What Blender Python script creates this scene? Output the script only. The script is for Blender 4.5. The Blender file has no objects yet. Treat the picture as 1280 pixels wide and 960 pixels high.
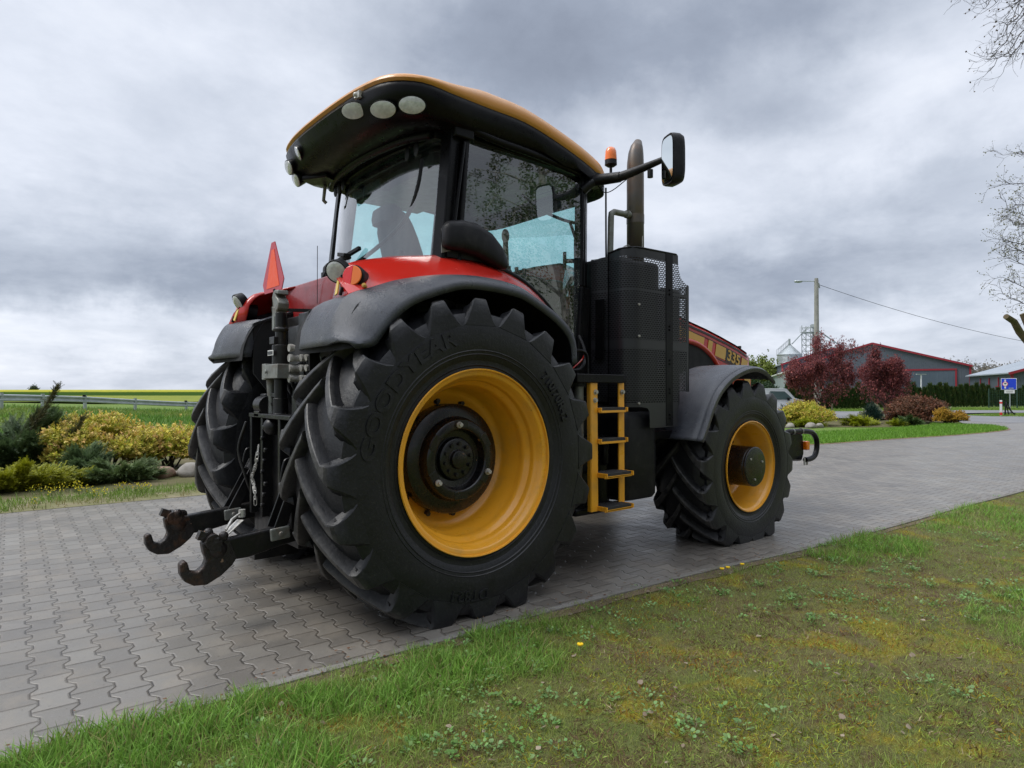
import bpy, bmesh, math, random
import numpy as np
from mathutils import Vector, Matrix, Euler
R = math.radians
PI = math.pi
random.seed(7)
rng = np.random.default_rng(11)
scene = bpy.context.scene
COL = scene.collection

# ------------------------------------------------------------------ helpers
class MB:
    """collects shapes into one mesh"""
    def __init__(s):
        s.v = []; s.f = []; s.m = []
    def add(s, vs, fs, mi=0):
        b = len(s.v)
        s.v += [tuple(p) for p in vs]
        s.f += [tuple(b + i for i in f) for f in fs]
        s.m += [mi] * len(fs)
        return s
    def box(s, c, size, rot=None, mi=0):
        hx, hy, hz = size[0] / 2, size[1] / 2, size[2] / 2
        vs = [Vector((x, y, z)) for x in (-hx, hx) for y in (-hy, hy) for z in (-hz, hz)]
        if rot is not None:
            m = Euler(rot).to_matrix(); vs = [m @ v for v in vs]
        vs = [v + Vector(c) for v in vs]
        return s.add(vs, [(0, 1, 3, 2), (4, 6, 7, 5), (0, 4, 5, 1), (2, 3, 7, 6), (0, 2, 6, 4), (1, 5, 7, 3)], mi)
    def bar(s, a, b, w, h, up=(0, 0, 1), mi=0):
        a = Vector(a); b = Vector(b); d = (b - a).normalized(); up = Vector(up)
        sx = d.cross(up)
        if sx.length < 1e-4: sx = d.cross(Vector((1, 0, 0)))
        sx.normalize(); sy = sx.cross(d).normalized()
        vs = []
        for p in (a, b):
            for i, j in ((-1, -1), (1, -1), (1, 1), (-1, 1)):
                vs.append(p + sx * i * w / 2 + sy * j * h / 2)
        return s.add(vs, [(3, 2, 1, 0), (4, 5, 6, 7), (0, 1, 5, 4), (1, 2, 6, 5), (2, 3, 7, 6), (3, 0, 4, 7)], mi)
    def tube(s, pts, r, n=10, mi=0, cap=True):
        pts = [Vector(p) for p in pts]
        if not hasattr(r, '__len__'): r = [r] * len(pts)
        rings = []; prev = None
        for i, p in enumerate(pts):
            if i == 0: d = pts[1] - p
            elif i == len(pts) - 1: d = p - pts[-2]
            else: d = (pts[i + 1] - p).normalized() + (p - pts[i - 1]).normalized()
            if d.length < 1e-6: d = Vector((0, 0, 1))
            d.normalize()
            if prev is None:
                a = Vector((0, 0, 1)) if abs(d.z) < .9 else Vector((1, 0, 0))
                u = d.cross(a).normalized()
            else:
                u = (prev - d * prev.dot(d))
                if u.length < 1e-5: u = d.orthogonal()
                u.normalize()
            prev = u; w = d.cross(u)
            rings.append([p + (u * math.cos(2 * PI * k / n) + w * math.sin(2 * PI * k / n)) * r[i] for k in range(n)])
        return s.loft(rings, closed=True, cap=cap, mi=mi)
    def cyl(s, a, b, r, n=16, mi=0, r2=None):
        return s.tube([a, b], [r, r if r2 is None else r2], n, mi)
    def loft(s, rings, closed=True, cap=False, mi=0, loop=False):
        n = len(rings[0]); vs = [p for rg in rings for p in rg]; fs = []
        m = len(rings)
        for i in range(m if loop else m - 1):
            j2 = (i + 1) % m
            for k in range(n if closed else n - 1):
                k2 = (k + 1) % n
                fs.append((i * n + k, i * n + k2, j2 * n + k2, j2 * n + k))
        if cap:
            fs.append(tuple(range(n - 1, -1, -1))); fs.append(tuple((m - 1) * n + k for k in range(n)))
        return s.add(vs, fs, mi)
    def lathe(s, prof, o=(0, 0, 0), axis='y', n=48, mi=0, closed=False):
        """prof: (axial, radius)"""
        rings = []
        for k in range(n):
            a = 2 * PI * k / n; c, t = math.cos(a), math.sin(a); rg = []
            for ax, r in prof:
                if axis == 'y': p = (r * c, ax, r * t)
                elif axis == 'z': p = (r * c, r * t, ax)
                else: p = (ax, r * c, r * t)
                rg.append((p[0] + o[0], p[1] + o[1], p[2] + o[2]))
            rings.append(rg)
        return s.loft(rings, closed=closed, loop=True, mi=mi)
    def prism(s, poly, off, mi=0):
        """poly: 3d points, extruded by vector off"""
        n = len(poly); o = Vector(off)
        vs = [Vector(p) for p in poly] + [Vector(p) + o for p in poly]
        fs = [tuple(range(n)), tuple(range(2 * n - 1, n - 1, -1))]
        fs += [(k, n + k, n + (k + 1) % n, (k + 1) % n) for k in range(n)]
        return s.add(vs, fs, mi)
    def sphere(s, c, r, n=12, m=8, mi=0, sc=(1, 1, 1)):
        rings = []
        for i in range(1, m):
            t = PI * i / m
            rings.append([(c[0] + r * sc[0] * math.sin(t) * math.cos(2 * PI * k / n), c[1] + r * sc[1] * math.sin(t) * math.sin(2 * PI * k / n), c[2] + r * sc[2] * math.cos(t)) for k in range(n)])
        return s.loft(rings, closed=True, cap=True, mi=mi)
    def build(s, name, mat, parent=None, smooth=40, bevel=0, seg=2, solid=0, loc=None, sub=0):
        me = bpy.data.meshes.new(name)
        me.from_pydata([tuple(p) for p in s.v], [], s.f)
        mats = mat if isinstance(mat, (list, tuple)) else [mat]
        for m in mats: me.materials.append(m)
        if len(mats) > 1: me.polygons.foreach_set('material_index', s.m)
        bm = bmesh.new(); bm.from_mesh(me)
        bmesh.ops.remove_doubles(bm, verts=bm.verts, dist=1e-5)
        bmesh.ops.recalc_face_normals(bm, faces=bm.faces)
        bm.to_mesh(me); bm.free()
        o = bpy.data.objects.new(name, me); COL.objects.link(o)
        if parent is not None: o.parent = parent
        if loc: o.location = loc
        if solid:
            md = o.modifiers.new('solid', 'SOLIDIFY'); md.thickness = solid; md.offset = 0
        if sub:
            md = o.modifiers.new('sub', 'SUBSURF'); md.levels = sub; md.render_levels = sub
        if bevel:
            md = o.modifiers.new('bev', 'BEVEL'); md.width = bevel; md.segments = seg; md.limit_method = 'ANGLE'; md.angle_limit = R(30)
            md.harden_normals = False
        if smooth:
            me.shade_smooth()
            if hasattr(me, 'set_sharp_from_angle'): me.set_sharp_from_angle(angle=R(smooth if not bevel else 60))
        me.update()
        return o

def empty(name, loc=(0, 0, 0), rz=0):
    o = bpy.data.objects.new(name, None); COL.objects.link(o)
    o.location = loc; o.rotation_euler = (0, 0, rz); o.empty_display_size = .2
    return o
def tag(o, label=None, cat=None, group=None, kind=None):
    if label: o['label'] = label
    if cat: o['category'] = cat
    if group: o['group'] = group
    if kind: o['kind'] = kind
    return o
def copy_tree(o, parent=None):
    c = o.copy(); COL.objects.link(c); c.parent = parent
    for ch in list(o.children): copy_tree(ch, c)
    return c
def crv(pts, n):
    """Catmull-Rom through pts, n samples per span"""
    P = [np.array(p, float) for p in pts]
    P = [2 * P[0] - P[1]] + P + [2 * P[-1] - P[-2]]
    out = []
    for i in range(1, len(P) - 2):
        for k in range(n):
            t = k / n
            out.append(.5 * ((2 * P[i]) + (-P[i-1] + P[i+1]) * t + (2*P[i-1] - 5*P[i] + 4*P[i+1] - P[i+2]) * t*t + (-P[i-1] + 3*P[i] - 3*P[i+1] + P[i+2]) * t**3))
    out.append(P[-2])
    return out
def text_mesh(txt, size, extrude=.002, bold=0.0):
    cu = bpy.data.curves.new('lettering', 'FONT'); cu.body = txt; cu.size = size; cu.extrude = extrude; cu.offset = bold
    cu.align_x = 'CENTER'; cu.align_y = 'CENTER'
    o = bpy.data.objects.new('lettering', cu); COL.objects.link(o)
    dg = bpy.context.evaluated_depsgraph_get()
    me = bpy.data.meshes.new_from_object(o.evaluated_get(dg))
    bpy.data.objects.remove(o); bpy.data.curves.remove(cu)
    return me

# ------------------------------------------------------------------ materials
class NT:
    def __init__(s, mat):
        s.t = mat.node_tree; s.n = s.t.nodes; s.l = s.t.links
    def node(s, typ, **k):
        nd = s.n.new(typ)
        ins = k.pop('ins', {})
        for a, b in k.items(): setattr(nd, a, b)
        for a, b in ins.items():
            if hasattr(b, 'is_output') or isinstance(b, bpy.types.NodeSocket): s.l.new(b, nd.inputs[a])
            else: nd.inputs[a].default_value = b
        return nd
    def math(s, op, a, b=None, c=None, clamp=False):
        nd = s.n.new('ShaderNodeMath'); nd.operation = op; nd.use_clamp = clamp
        for i, v in enumerate((a, b, c)):
            if v is None: continue
            if isinstance(v, bpy.types.NodeSocket): s.l.new(v, nd.inputs[i])
            else: nd.inputs[i].default_value = v
        return nd.outputs[0]
    def mix(s, f, a, b, bt='MIX'):
        nd = s.n.new('ShaderNodeMix'); nd.data_type = 'RGBA'; nd.blend_type = bt
        for i, v in ((0, f), (6, a), (7, b)):
            if isinstance(v, bpy.types.NodeSocket): s.l.new(v, nd.inputs[i])
            else: nd.inputs[i].default_value = v if i == 0 else (*v[:3], 1)
        return nd.outputs[2]
    def noise(s, vec, scale, detail=4, rough=.55, dim='3D', dist=0):
        nd = s.n.new('ShaderNodeTexNoise'); nd.noise_dimensions = dim
        nd.inputs['Scale'].default_value = scale; nd.inputs['Detail'].default_value = detail
        nd.inputs['Roughness'].default_value = rough; nd.inputs['Distortion'].default_value = dist
        if vec is not None: s.l.new(vec, nd.inputs['Vector'])
        return nd.outputs[0]
    def ramp(s, f, a, b, clamp=True):
        nd = s.n.new('ShaderNodeMapRange'); nd.clamp = clamp
        s.l.new(f, nd.inputs[0]); nd.inputs[1].default_value = a; nd.inputs[2].default_value = b
        return nd.outputs[0]
    def bump(s, h, strength, dist, normal=None):
        nd = s.n.new('ShaderNodeBump'); nd.inputs['Strength'].default_value = strength; nd.inputs['Distance'].default_value = dist
        s.l.new(h, nd.inputs['Height'])
        if normal is not None: s.l.new(normal, nd.inputs['Normal'])
        return nd.outputs[0]
def newmat(name):
    m = bpy.data.materials.new(name); m.use_nodes = True
    nt = NT(m); b = nt.n['Principled BSDF']
    return m, nt, b
def coords(nt, kind='Object'):
    return nt.node('ShaderNodeTexCoord').outputs[kind]
def pm(name, col, rough=.5, metal=0, col2=None, nscale=6, amt=.5, bump=0, bscale=80, rvar=.1, coat=0, spec=.5, dirt=None, dscale=3, damt=.5, speck=None, sscale=150, sthr=.68):
    """principled with colour variation, roughness variation, dirt patches and specks"""
    m, nt, b = newmat(name)
    co = coords(nt)
    c2 = col2 or tuple(min(1, x * .75) for x in col)
    n1 = nt.noise(co, nscale, 6, .6)
    c = nt.mix(nt.math('MULTIPLY', nt.ramp(n1, .35, .65), amt), col, c2)
    if dirt:
        n2 = nt.noise(co, dscale, 8, .65, dist=.4)
        c = nt.mix(nt.math('MULTIPLY', nt.ramp(n2, .5, .68), damt), c, dirt)
    if speck:
        n3 = nt.noise(co, sscale, 2, .5)
        c = nt.mix(nt.ramp(n3, sthr, sthr + .03), c, speck)
    nt.l.new(c, b.inputs['Base Color'])
    b.inputs['Metallic'].default_value = metal
    b.inputs['Specular IOR Level'].default_value = spec
    if coat: b.inputs['Coat Weight'].default_value = coat; b.inputs['Coat Roughness'].default_value = .08
    n4 = nt.noise(co, nscale * 2.3, 5, .6)
    r = nt.node('ShaderNodeMapRange', ins={0: n4, 1: .3, 2: .7, 3: max(.02, rough - rvar), 4: min(1, rough + rvar)})
    nt.l.new(r.outputs[0], b.inputs['Roughness'])
    if bump:
        n5 = nt.noise(co, bscale, 3, .6)
        nt.l.new(nt.bump(n5, bump, .01), b.inputs['Normal'])
    return m
def leafmat(name, rough=.55, trans=.25, gain=1.0):
    m, nt, b = newmat(name)
    at = nt.node('ShaderNodeAttribute', attribute_name='Col')
    n = nt.noise(coords(nt), 9, 3)
    c = nt.mix(nt.ramp(n, .3, .7), at.outputs[0], (0.5, 0.5, 0.5), 'MULTIPLY')
    c = nt.mix(.5, at.outputs[0], c)
    nt.l.new(c, b.inputs['Base Color']); b.inputs['Roughness'].default_value = rough; b.inputs['Specular IOR Level'].default_value = .3
    tr = nt.node('ShaderNodeBsdfTranslucent'); nt.l.new(c, tr.inputs[0])
    mx = nt.node('ShaderNodeMixShader', ins={0: trans}); nt.l.new(b.outputs[0], mx.inputs[1]); nt.l.new(tr.outputs[0], mx.inputs[2])
    nt.l.new(mx.outputs[0], nt.n['Material Output'].inputs[0])
    return m

M = {}
M['red'] = pm('red_paint', (.47, .018, .011), .22, col2=(.45, .022, .013), coat=.35, rvar=.06, dirt=(.26, .05, .035), damt=.3, dscale=2.5, spec=.4)
M['deepred'] = pm('dark_red_paint', (.26, .010, .010), .35, coat=.4, dirt=(.08, .02, .018), damt=.4)
M['yellow'] = pm('yellow_paint', (.82, .375, .022), .34, col2=(.74, .32, .018), coat=.3, dirt=(.46, .25, .06), damt=.45, dscale=4, rvar=.1, speck=(.2, .1, .03), sscale=60, sthr=.76)
M['roofyel'] = pm('roof_yellow_paint', (.62, .27, .05), .36, col2=(.55, .23, .04), coat=.3, dirt=(.30, .15, .05), damt=.4)
M['black'] = pm('black_metal', (.005, .005, .006), .36, spec=.35, col2=(.014, .013, .012), dirt=(.035, .03, .026), damt=.5, dscale=6, bump=.15, bscale=60, speck=(.16, .13, .1), sscale=45, sthr=.74)
M['gloss'] = pm('black_gloss_plastic', (.004, .004, .005), .32, rvar=.1, dirt=(.012, .0115, .011), damt=.5, spec=.16)
M['plastic'] = pm('grained_black_plastic', (.032, .035, .044), .33, col2=(.064, .070, .084), amt=.8, nscale=3, bump=.35, bscale=260, rvar=.12, dirt=(.10, .10, .105), damt=.6, dscale=2.2, speck=(.02, .02, .024), sscale=70, sthr=.66)
M['darkplastic'] = pm('dark_plastic', (.007, .007, .009), .42, spec=.25, bump=.2, bscale=200, dirt=(.05, .048, .045), damt=.5)
M['liner'] = pm('wheel_arch_liner', (.006, .006, .007), .8)
M['steel'] = pm('worn_steel', (.55, .54, .51), .36, metal=.35, col2=(.26, .24, .2), amt=.8, nscale=25)
M['cast'] = pm('grey_cast_metal', (.22, .23, .21), .5, metal=.3, col2=(.12, .12, .11), amt=.7, nscale=14, dirt=(.12, .07, .04), damt=.7, dscale=9)
M['rust'] = pm('rusty_worn_iron', (.014, .012, .012), .42, metal=.2, col2=(.02, .016, .014), nscale=7, amt=1, bump=.8, bscale=35, dirt=(.075, .032, .014), damt=.8, dscale=11, speck=(.26, .17, .11), sscale=30, sthr=.72)
M['exh'] = pm('heat_stained_steel', (.09, .088, .088), .45, metal=.5, col2=(.13, .10, .075), nscale=5, amt=1, dirt=(.13, .075, .045), damt=.8, dscale=4)
M['hub'] = pm('chipped_black_paint', (.006, .006, .007), .25, dirt=(.035, .02, .014), damt=.6, dscale=9, speck=(.30, .14, .06), sscale=24, sthr=.74, rvar=.12)
M['rubber'] = None
M['gold'] = pm('gold_decal', (.58, .34, .07), .4, amt=.2)
M['blackdecal'] = pm('black_decal', (.01, .01, .01), .35, amt=.2)
M['lampglass'] = pm('ribbed_lamp_lens', (.55, .56, .54), .18, col2=(.35, .36, .35), nscale=30, amt=.8, coat=1, bump=.4, bscale=40)
M['amber'] = pm('amber_lens', (.80, .17, .005), .2, coat=.8, amt=.2)
M['redlens'] = pm('red_lens', (.75, .01, .012), .2, coat=.8, amt=.3, bump=.3, bscale=120)
M['smv'] = pm('fluorescent_orange_sheet', (.86, .10, .03), .5, amt=.3, nscale=12, col2=(.78, .085, .03))
M['smvr'] = pm('retroreflective_red_sheet', (.42, .025, .04), .35, amt=.5, nscale=200, col2=(.6, .06, .08))
M['whitepl'] = pm('white_label', (.7, .7, .68), .5, amt=.2)
M['seat'] = pm('seat_fabric', (.028, .03, .036), .85, bump=.3, bscale=300)
M['step'] = pm('step_tread_rubber', (.02, .02, .02), .7, bump=1, bscale=90, dirt=(.09, .08, .07), damt=.6)
M['reflect_y'] = pm('yellow_reflector', (.75, .55, .12), .4)
M['warn'] = pm('yellow_warning_label', (.8, .5, .02), .5)

def rubber():
    m, nt, b = newmat('tyre_rubber')
    co = coords(nt)
    n = nt.noise(co, 4, 8, .65, dist=.5); f = nt.noise(co, 60, 4, .7)
    c = nt.mix(nt.ramp(n, .35, .7), (.0045, .0048, .006), (.011, .0115, .014))
    c = nt.mix(nt.math('MULTIPLY', nt.ramp(f, .55, .75), .5), c, (.055, .053, .05))
    # dried dust on the tread, by radius from the axle
    sp = nt.node('ShaderNodeSeparateXYZ', ins={0: co})
    rr = nt.math('SQRT', nt.math('ADD', nt.math('POWER', sp.outputs[0], 2), nt.math('POWER', sp.outputs[2], 2)))
    at = nt.node('ShaderNodeAttribute', attribute_name='wear')
    n2 = nt.noise(co, 14, 6, .7)
    w = nt.math('MULTIPLY', at.outputs['Fac'], nt.ramp(n2, .35, .7))
    c = nt.mix(nt.math('MULTIPLY', w, .75), c, (.10, .095, .088))
    nt.l.new(c, b.inputs['Base Color'])
    r = nt.node('ShaderNodeMapRange', ins={0: n, 1: .3, 2: .7, 3: .34, 4: .52}); nt.l.new(r.outputs[0], b.inputs['Roughness'])
    nt.l.new(nt.bump(nt.noise(co, 35, 5, .7), .3, .01), b.inputs['Normal'])
    b.inputs['Specular IOR Level'].default_value = .42
    return m
M['rubber'] = rubber()

def glassmat(name, tint, fr=1.0):
    m, nt, b = newmat(name)
    nt.n.remove(b)
    t = nt.node('ShaderNodeBsdfTransparent', ins={0: (*tint, 1)})
    g = nt.node('ShaderNodeBsdfGlossy', ins={0: (1, 1, 1, 1), 1: .015})
    lw = nt.node('ShaderNodeLayerWeight', ins={0: .5})
    fsch = nt.math('ADD', nt.math('MULTIPLY', nt.math('POWER', lw.outputs['Facing'], 5), .90), .115)
    # faint dust film
    d = nt.node('ShaderNodeBsdfDiffuse', ins={0: (.45, .47, .48, 1)})
    n = nt.noise(coords(nt), 3, 6, .7)
    mp = nt.node('ShaderNodeMapping', ins={0: coords(nt)}); mp.inputs['Scale'].default_value = (14, 14, .7)
    n2 = nt.noise(mp.outputs[0], 1.0, 4, .6)
    mx = nt.node('ShaderNodeMixShader'); nt.l.new(nt.math('MULTIPLY', fsch, fr, clamp=True), mx.inputs[0])
    nt.l.new(t.outputs[0], mx.inputs[1]); nt.l.new(g.outputs[0], mx.inputs[2])
    mx2 = nt.node('ShaderNodeMixShader'); nt.l.new(nt.math('MULTIPLY', nt.math('MULTIPLY', nt.ramp(n, .3, .8), nt.ramp(n2, .25, .75)), .05), mx2.inputs[0])
    nt.l.new(mx.outputs[0], mx2.inputs[1]); nt.l.new(d.outputs[0], mx2.inputs[2])
    nt.l.new(mx2.outputs[0], nt.n['Material Output'].inputs[0])
    return m
M['glass'] = glassmat('tinted_cab_glass', (.70, .95, .94), 1.6)
M['mirrorglass'] = pm('mirror_glass', (.8, .85, .85), .02, metal=1, amt=0, rvar=0)

def perforated():
    m, nt, b = newmat('perforated_black_sheet')
    b.inputs['Base Color'].default_value = (.022, .022, .026, 1); b.inputs['Roughness'].default_value = .34; b.inputs['Specular IOR Level'].default_value = .45
    sp = nt.node('ShaderNodeSeparateXYZ', ins={0: coords(nt)})
    u = nt.math('SUBTRACT', sp.outputs[0], sp.outputs[1]); z = sp.outputs[2]
    row = nt.math('DIVIDE', z, .0165); ri = nt.math('FLOOR', row); rf = nt.math('SUBTRACT', row, ri)
    odd = nt.math('MULTIPLY', nt.math('MODULO', ri, 2), .5)
    uu = nt.math('FRACT', nt.math('ADD', nt.math('DIVIDE', u, .034), odd))
    h = nt.math('MULTIPLY', nt.math('LESS_THAN', nt.math('ABSOLUTE', nt.math('SUBTRACT', uu, .5)), .34), nt.math('LESS_THAN', nt.math('ABSOLUTE', nt.math('SUBTRACT', rf, .5)), .27))
    at = nt.node('ShaderNodeAttribute', attribute_name='perf')
    # solid cross bands and margins
    band = nt.math('GREATER_THAN', nt.math('ABSOLUTE', nt.math('SUBTRACT', z, 1.74)), .035)
    band2 = nt.math('GREATER_THAN', nt.math('ABSOLUTE', nt.math('SUBTRACT', z, 2.17)), .012)
    top = nt.math('LESS_THAN', z, 2.43); bot = nt.math('GREATER_THAN', z, 1.27)
    side = nt.math('LESS_THAN', nt.math('ABSOLUTE', nt.math('SUBTRACT', nt.math('ABSOLUTE', nt.math('SUBTRACT', u, 3.35)), .07)), 5)
    k = nt.math('MULTIPLY', nt.math('MULTIPLY', h, band), nt.math('MULTIPLY', nt.math('MULTIPLY', band2, top), bot))
    # the solid strip with the bolts
    strip = nt.math('GREATER_THAN', nt.math('ABSOLUTE', nt.math('SUBTRACT', u, 3.255)), .05)
    edge = nt.math('LESS_THAN', u, 3.5)
    k = nt.math('MULTIPLY', k, nt.math('MULTIPLY', strip, edge))
    nt.l.new(nt.math('SUBTRACT', 1, k), b.inputs['Alpha'])
    return m
M['perf'] = perforated()
# ================================================================== TRACTOR
T = empty('tractor')
tag(T, 'large red tractor with yellow roof and rims parked on the block paving', 'tractor')

def set_attr(o, name, fn):
    me = o.data; n = len(me.vertices); co = np.empty(n * 3); me.vertices.foreach_get('co', co); co = co.reshape(-1, 3)
    a = me.attributes.new(name, 'FLOAT', 'POINT'); a.data.foreach_set('value', fn(co).astype(np.float32))

# ---- tyres
def ground_flat(o, axle):
    me = o.data; n = len(me.vertices); co = np.empty(n * 3); me.vertices.foreach_get('co', co); co = co.reshape(-1, 3)
    lim = -axle + .004
    k = co[:, 2] < lim + .10
    push = np.clip((lim + .10 - co[k, 2]) / .10, 0, None)
    side = np.sign(co[k, 1]); rr = np.abs(co[k, 1])
    co[k, 1] += side * np.clip(rr - .12, 0, 1) * .06 * push
    co[:, 2] = np.where(co[:, 2] < lim, lim - np.clip(lim - co[:, 2], 0, .3) * .002, co[:, 2])
    me.vertices.foreach_set('co', co.ravel()); me.update()

def tyre_profile(Ro, W, Ri, H):
    h = W / 2; SH = Ro - Ri
    half = [(0, Ro - H), (.45 * h, Ro - H - .004), (.68 * h, Ro - H - .018), (.82 * h, Ro - H - .045), (.92 * h, Ro - .235 * SH), (.985 * h, Ro - .33 * SH), (1.0 * h, Ro - .42 * SH), (1.01 * h, Ro - .52 * SH), (1.0 * h, Ro - .66 * SH),
            (.985 * h, Ro - .725 * SH), (.992 * h, Ro - .735 * SH), (.976 * h, Ro - .745 * SH), (.968 * h, Ro - .775 * SH), (.974 * h, Ro - .785 * SH), (.958 * h, Ro - .795 * SH), (.93 * h, Ro - .86 * SH), (.925 * h, Ro - .865 * SH), (.915 * h, Ro - .91 * SH), (.918 * h, Ro - .93 * SH), (.90 * h, Ro - .945 * SH), (.905 * h, Ri), (.80 * h, Ri - .012)]
    return half

def make_tyre(name, Ro, W, Ri, nl, parent, phase, H=.06, delta=R(21)):
    mb = MB(); half = tyre_profile(Ro, W, Ri, H)
    prof = [(-y, r) for y, r in reversed(half[1:])] + half
    mb.lathe(prof, n=120)
    h = W / 2; SH = Ro - Ri
    # lug stations: (y, r, normal_y, normal_r, half width, depth, sweep)
    st = []
    for q in np.linspace(-.07, .80, 9):
        y = q * h
        rt = Ro - .012 * q * q
        st.append((y, rt, 0.0 if q < .5 else .12, 1.0, .028 + .012 * max(q, 0), H + .03, (max(q, -.1) ** .85 if q > 0 else q)))
    st += [(.90 * h, Ro - .012, .25, 1, .050, H + .05, .86), (.955 * h, Ro - .026, .7, .7, .058, .075, .90),
           (.982 * h, Ro - .12 * SH, 1, .22, .066, .065, .915), (.996 * h, Ro - .22 * SH, 1, .1, .084, .05, .925), (1.002 * h, Ro - .32 * SH, 1, .05, .105, .035, .93), (1.003 * h, Ro - .385 * SH, 1, 0, .128, .022, .93)]
    for side in (1, -1):
        for k in range(nl):
            a0 = 2 * PI * (k + (0 if side > 0 else .5)) / nl + phase
            rings = []
            for (y, r, ny, nr, w, dep, sw) in st:
                al = a0 + delta * sw
                L = math.hypot(ny, nr); ny_, nr_ = ny / L, nr / L
                def pt(off, ins, rr=r, yy=y, al=al, ny_=ny_, nr_=nr_):
                    rad = rr - nr_ * ins; yv = yy - ny_ * ins
                    b = al + off / rr
                    return (rad * math.cos(b), side * yv, rad * math.sin(b))
                fl = .016
                rings.append([pt(-w - fl, dep), pt(-w - fl * .35, dep * .35), pt(-w + .004, 0.004), pt(-w + .012, 0), pt(w - .012, 0), pt(w - .004, .004), pt(w + fl * .35, dep * .35), pt(w + fl, dep)])
            # taper the nose of the lug
            mb.loft(rings, closed=True, cap=True)
    o = mb.build(name, M['rubber'], parent, smooth=27)
    set_attr(o, 'wear', lambda c: np.clip((np.hypot(c[:, 0], c[:, 2]) - (Ro - .035)) / .02, 0, 1))
    return o

def bend_text(txt, size, rad, ang_c, y, side, parent, name, axle, rise=.006, spread=1.0, bold=.002):
    """lettering wrapped on the sidewall; reads clockwise when seen from outside"""
    me = text_mesh(txt, size, rise, bold)
    bm = bmesh.new(); bm.from_mesh(me)
    bmesh.ops.subdivide_edges(bm, edges=[e for e in bm.edges if e.calc_length() > .03], cuts=3)
    for v in bm.verts:
        x, yy, z = v.co
        a = ang_c - x * spread / rad
        rr = rad + yy
        # outside viewed from -y: x to the right, z up ; clockwise = decreasing angle
        v.co = (rr * math.cos(a), y - z, rr * math.sin(a))
        if side > 0: v.co = (-v.co.x, -v.co.y, v.co.z)
    bm.to_mesh(me); bm.free()
    me.materials.clear(); me.materials.append(M['rubber'])
    o = bpy.data.objects.new(name, me); COL.objects.link(o); o.parent = parent
    return o

def rear_wheel(s):
    # s=-1 right side (towards the camera), +1 left side
    w = MB()
    f = lambda d: s * (1.33 - d)      # d = depth inward from the outer flange, in world y ; wheel origin at y=s*1.0
    P = [(-.004, .560), (-.006, .566), (0, .570), (.010, .566), (.012, .556), (.012, .535), (.02, .526), (.055, .518), (.07, .506), (.085, .498), (.105, .502), (.115, .497), (.135, .478), (.16, .466), (.18, .470), (.20, .462), (.335, .448), (.352, .438), (.362, .418), (.372, .40), (.395, .372), (.40, .30), (.40, .16)]
    outer = [(.66, .545), (.655, .566), (.62, .53), (.40, .49), (.18, .50), (.10, .53), (.03, .556)]
    prof = [(f(d) - s * 1.0, r) for d, r in P] + [(s * (1.33 - .43) - s * 1.0, .16), (s * (1.33 - .43) - s * 1.0, .42)] + [(f(d) - s * 1.0, r) for d, r in outer]
    w.lathe(prof, n=96, closed=True)
    o = w.build('rear_wheel', M['yellow'], T, smooth=50, loc=(0, s * 1.0, .936))
    t = make_tyre('tyre', 1.012, .70, .56, 20, o, R(8.5) if s < 0 else R(3))
    ground_flat(t, .936)
    # hub: drum with a raised ring and a centre flange
    h = MB(); g = lambda yy: s * yy - s * 1.0
    h.lathe([(g(.93), .33), (g(.95), .352), (g(1.03), .352), (g(1.045), .345), (g(1.055), .315), (g(1.06), .27), (g(1.10), .262), (g(1.125), .254), (g(1.13), .245), (g(1.13), .198), (g(1.122), .190), (g(1.06), .182), (g(1.055), .14), (g(1.085), .132), (g(1.09), .12), (g(1.09), .062), (g(1.115), .056), (g(1.118), .045), (g(1.118), .002)], n=72)
    for k in range(6):      # raised cover lobes on the ring
        a = PI / 2 + k * PI / 3
        h.box((.225 * math.cos(a), g(1.118), .225 * math.sin(a)), (.05, .03, .10), rot=(0, -a, 0))
    h.build('hub', M['hub'], o, smooth=35, bevel=.002)
    for k in range(3):
        a = PI / 2 + k * 2 * PI / 3 + R(6)
        b = MB(); c = (.222 * math.cos(a), g(1.134), .222 * math.sin(a))
        b.cyl(c, (c[0], c[1] + s * .014, c[2]), .021, 12); b.cyl((c[0], c[1] + s * .01, c[2]), (c[0], c[1] + s * .034, c[2]), .014, 6)
        b.build('ring_bolt', M['steel'], o, smooth=0, bevel=.002)
    for k in range(10):
        a = k * PI / 5 + .2
        b = MB(); c = (.10 * math.cos(a), g(1.088), .10 * math.sin(a)); b.cyl(c, (c[0], c[1] + s * .018, c[2]), .013, 6)
        b.build('hub_bolt', M['hub'], o, smooth=0)
    for k in range(12):
        a = k * PI / 6 + .16
        b = MB(); c = (.375 * math.cos(a), s * (1.33 - .392) - s * 1.0, .375 * math.sin(a))
        b.cyl(c, (c[0], c[1] + s * .022, c[2]), .016, 6); b.cyl(c, (c[0], c[1] + s * .006, c[2]), .024, 12)
        b.build('disc_bolt', M['rust'], o, smooth=0)
    if s < 0:
        y = -.3545
        bend_text('GOODYEAR', .125, .765, R(140), y, s, o, 'tyre_lettering', .936, rise=.004, spread=1.38, bold=.004)
        bend_text('710/70R42', .085, .735, R(33), y, s, o, 'tyre_lettering', .936, rise=.007, spread=1.0, bold=.002)
        bend_text('DT824', .085, .79, R(-97), y, s, o, 'tyre_lettering', .936, rise=.005, spread=1.15, bold=.001)
    return o
rear_wheel(-1); rear_wheel(1)

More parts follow.
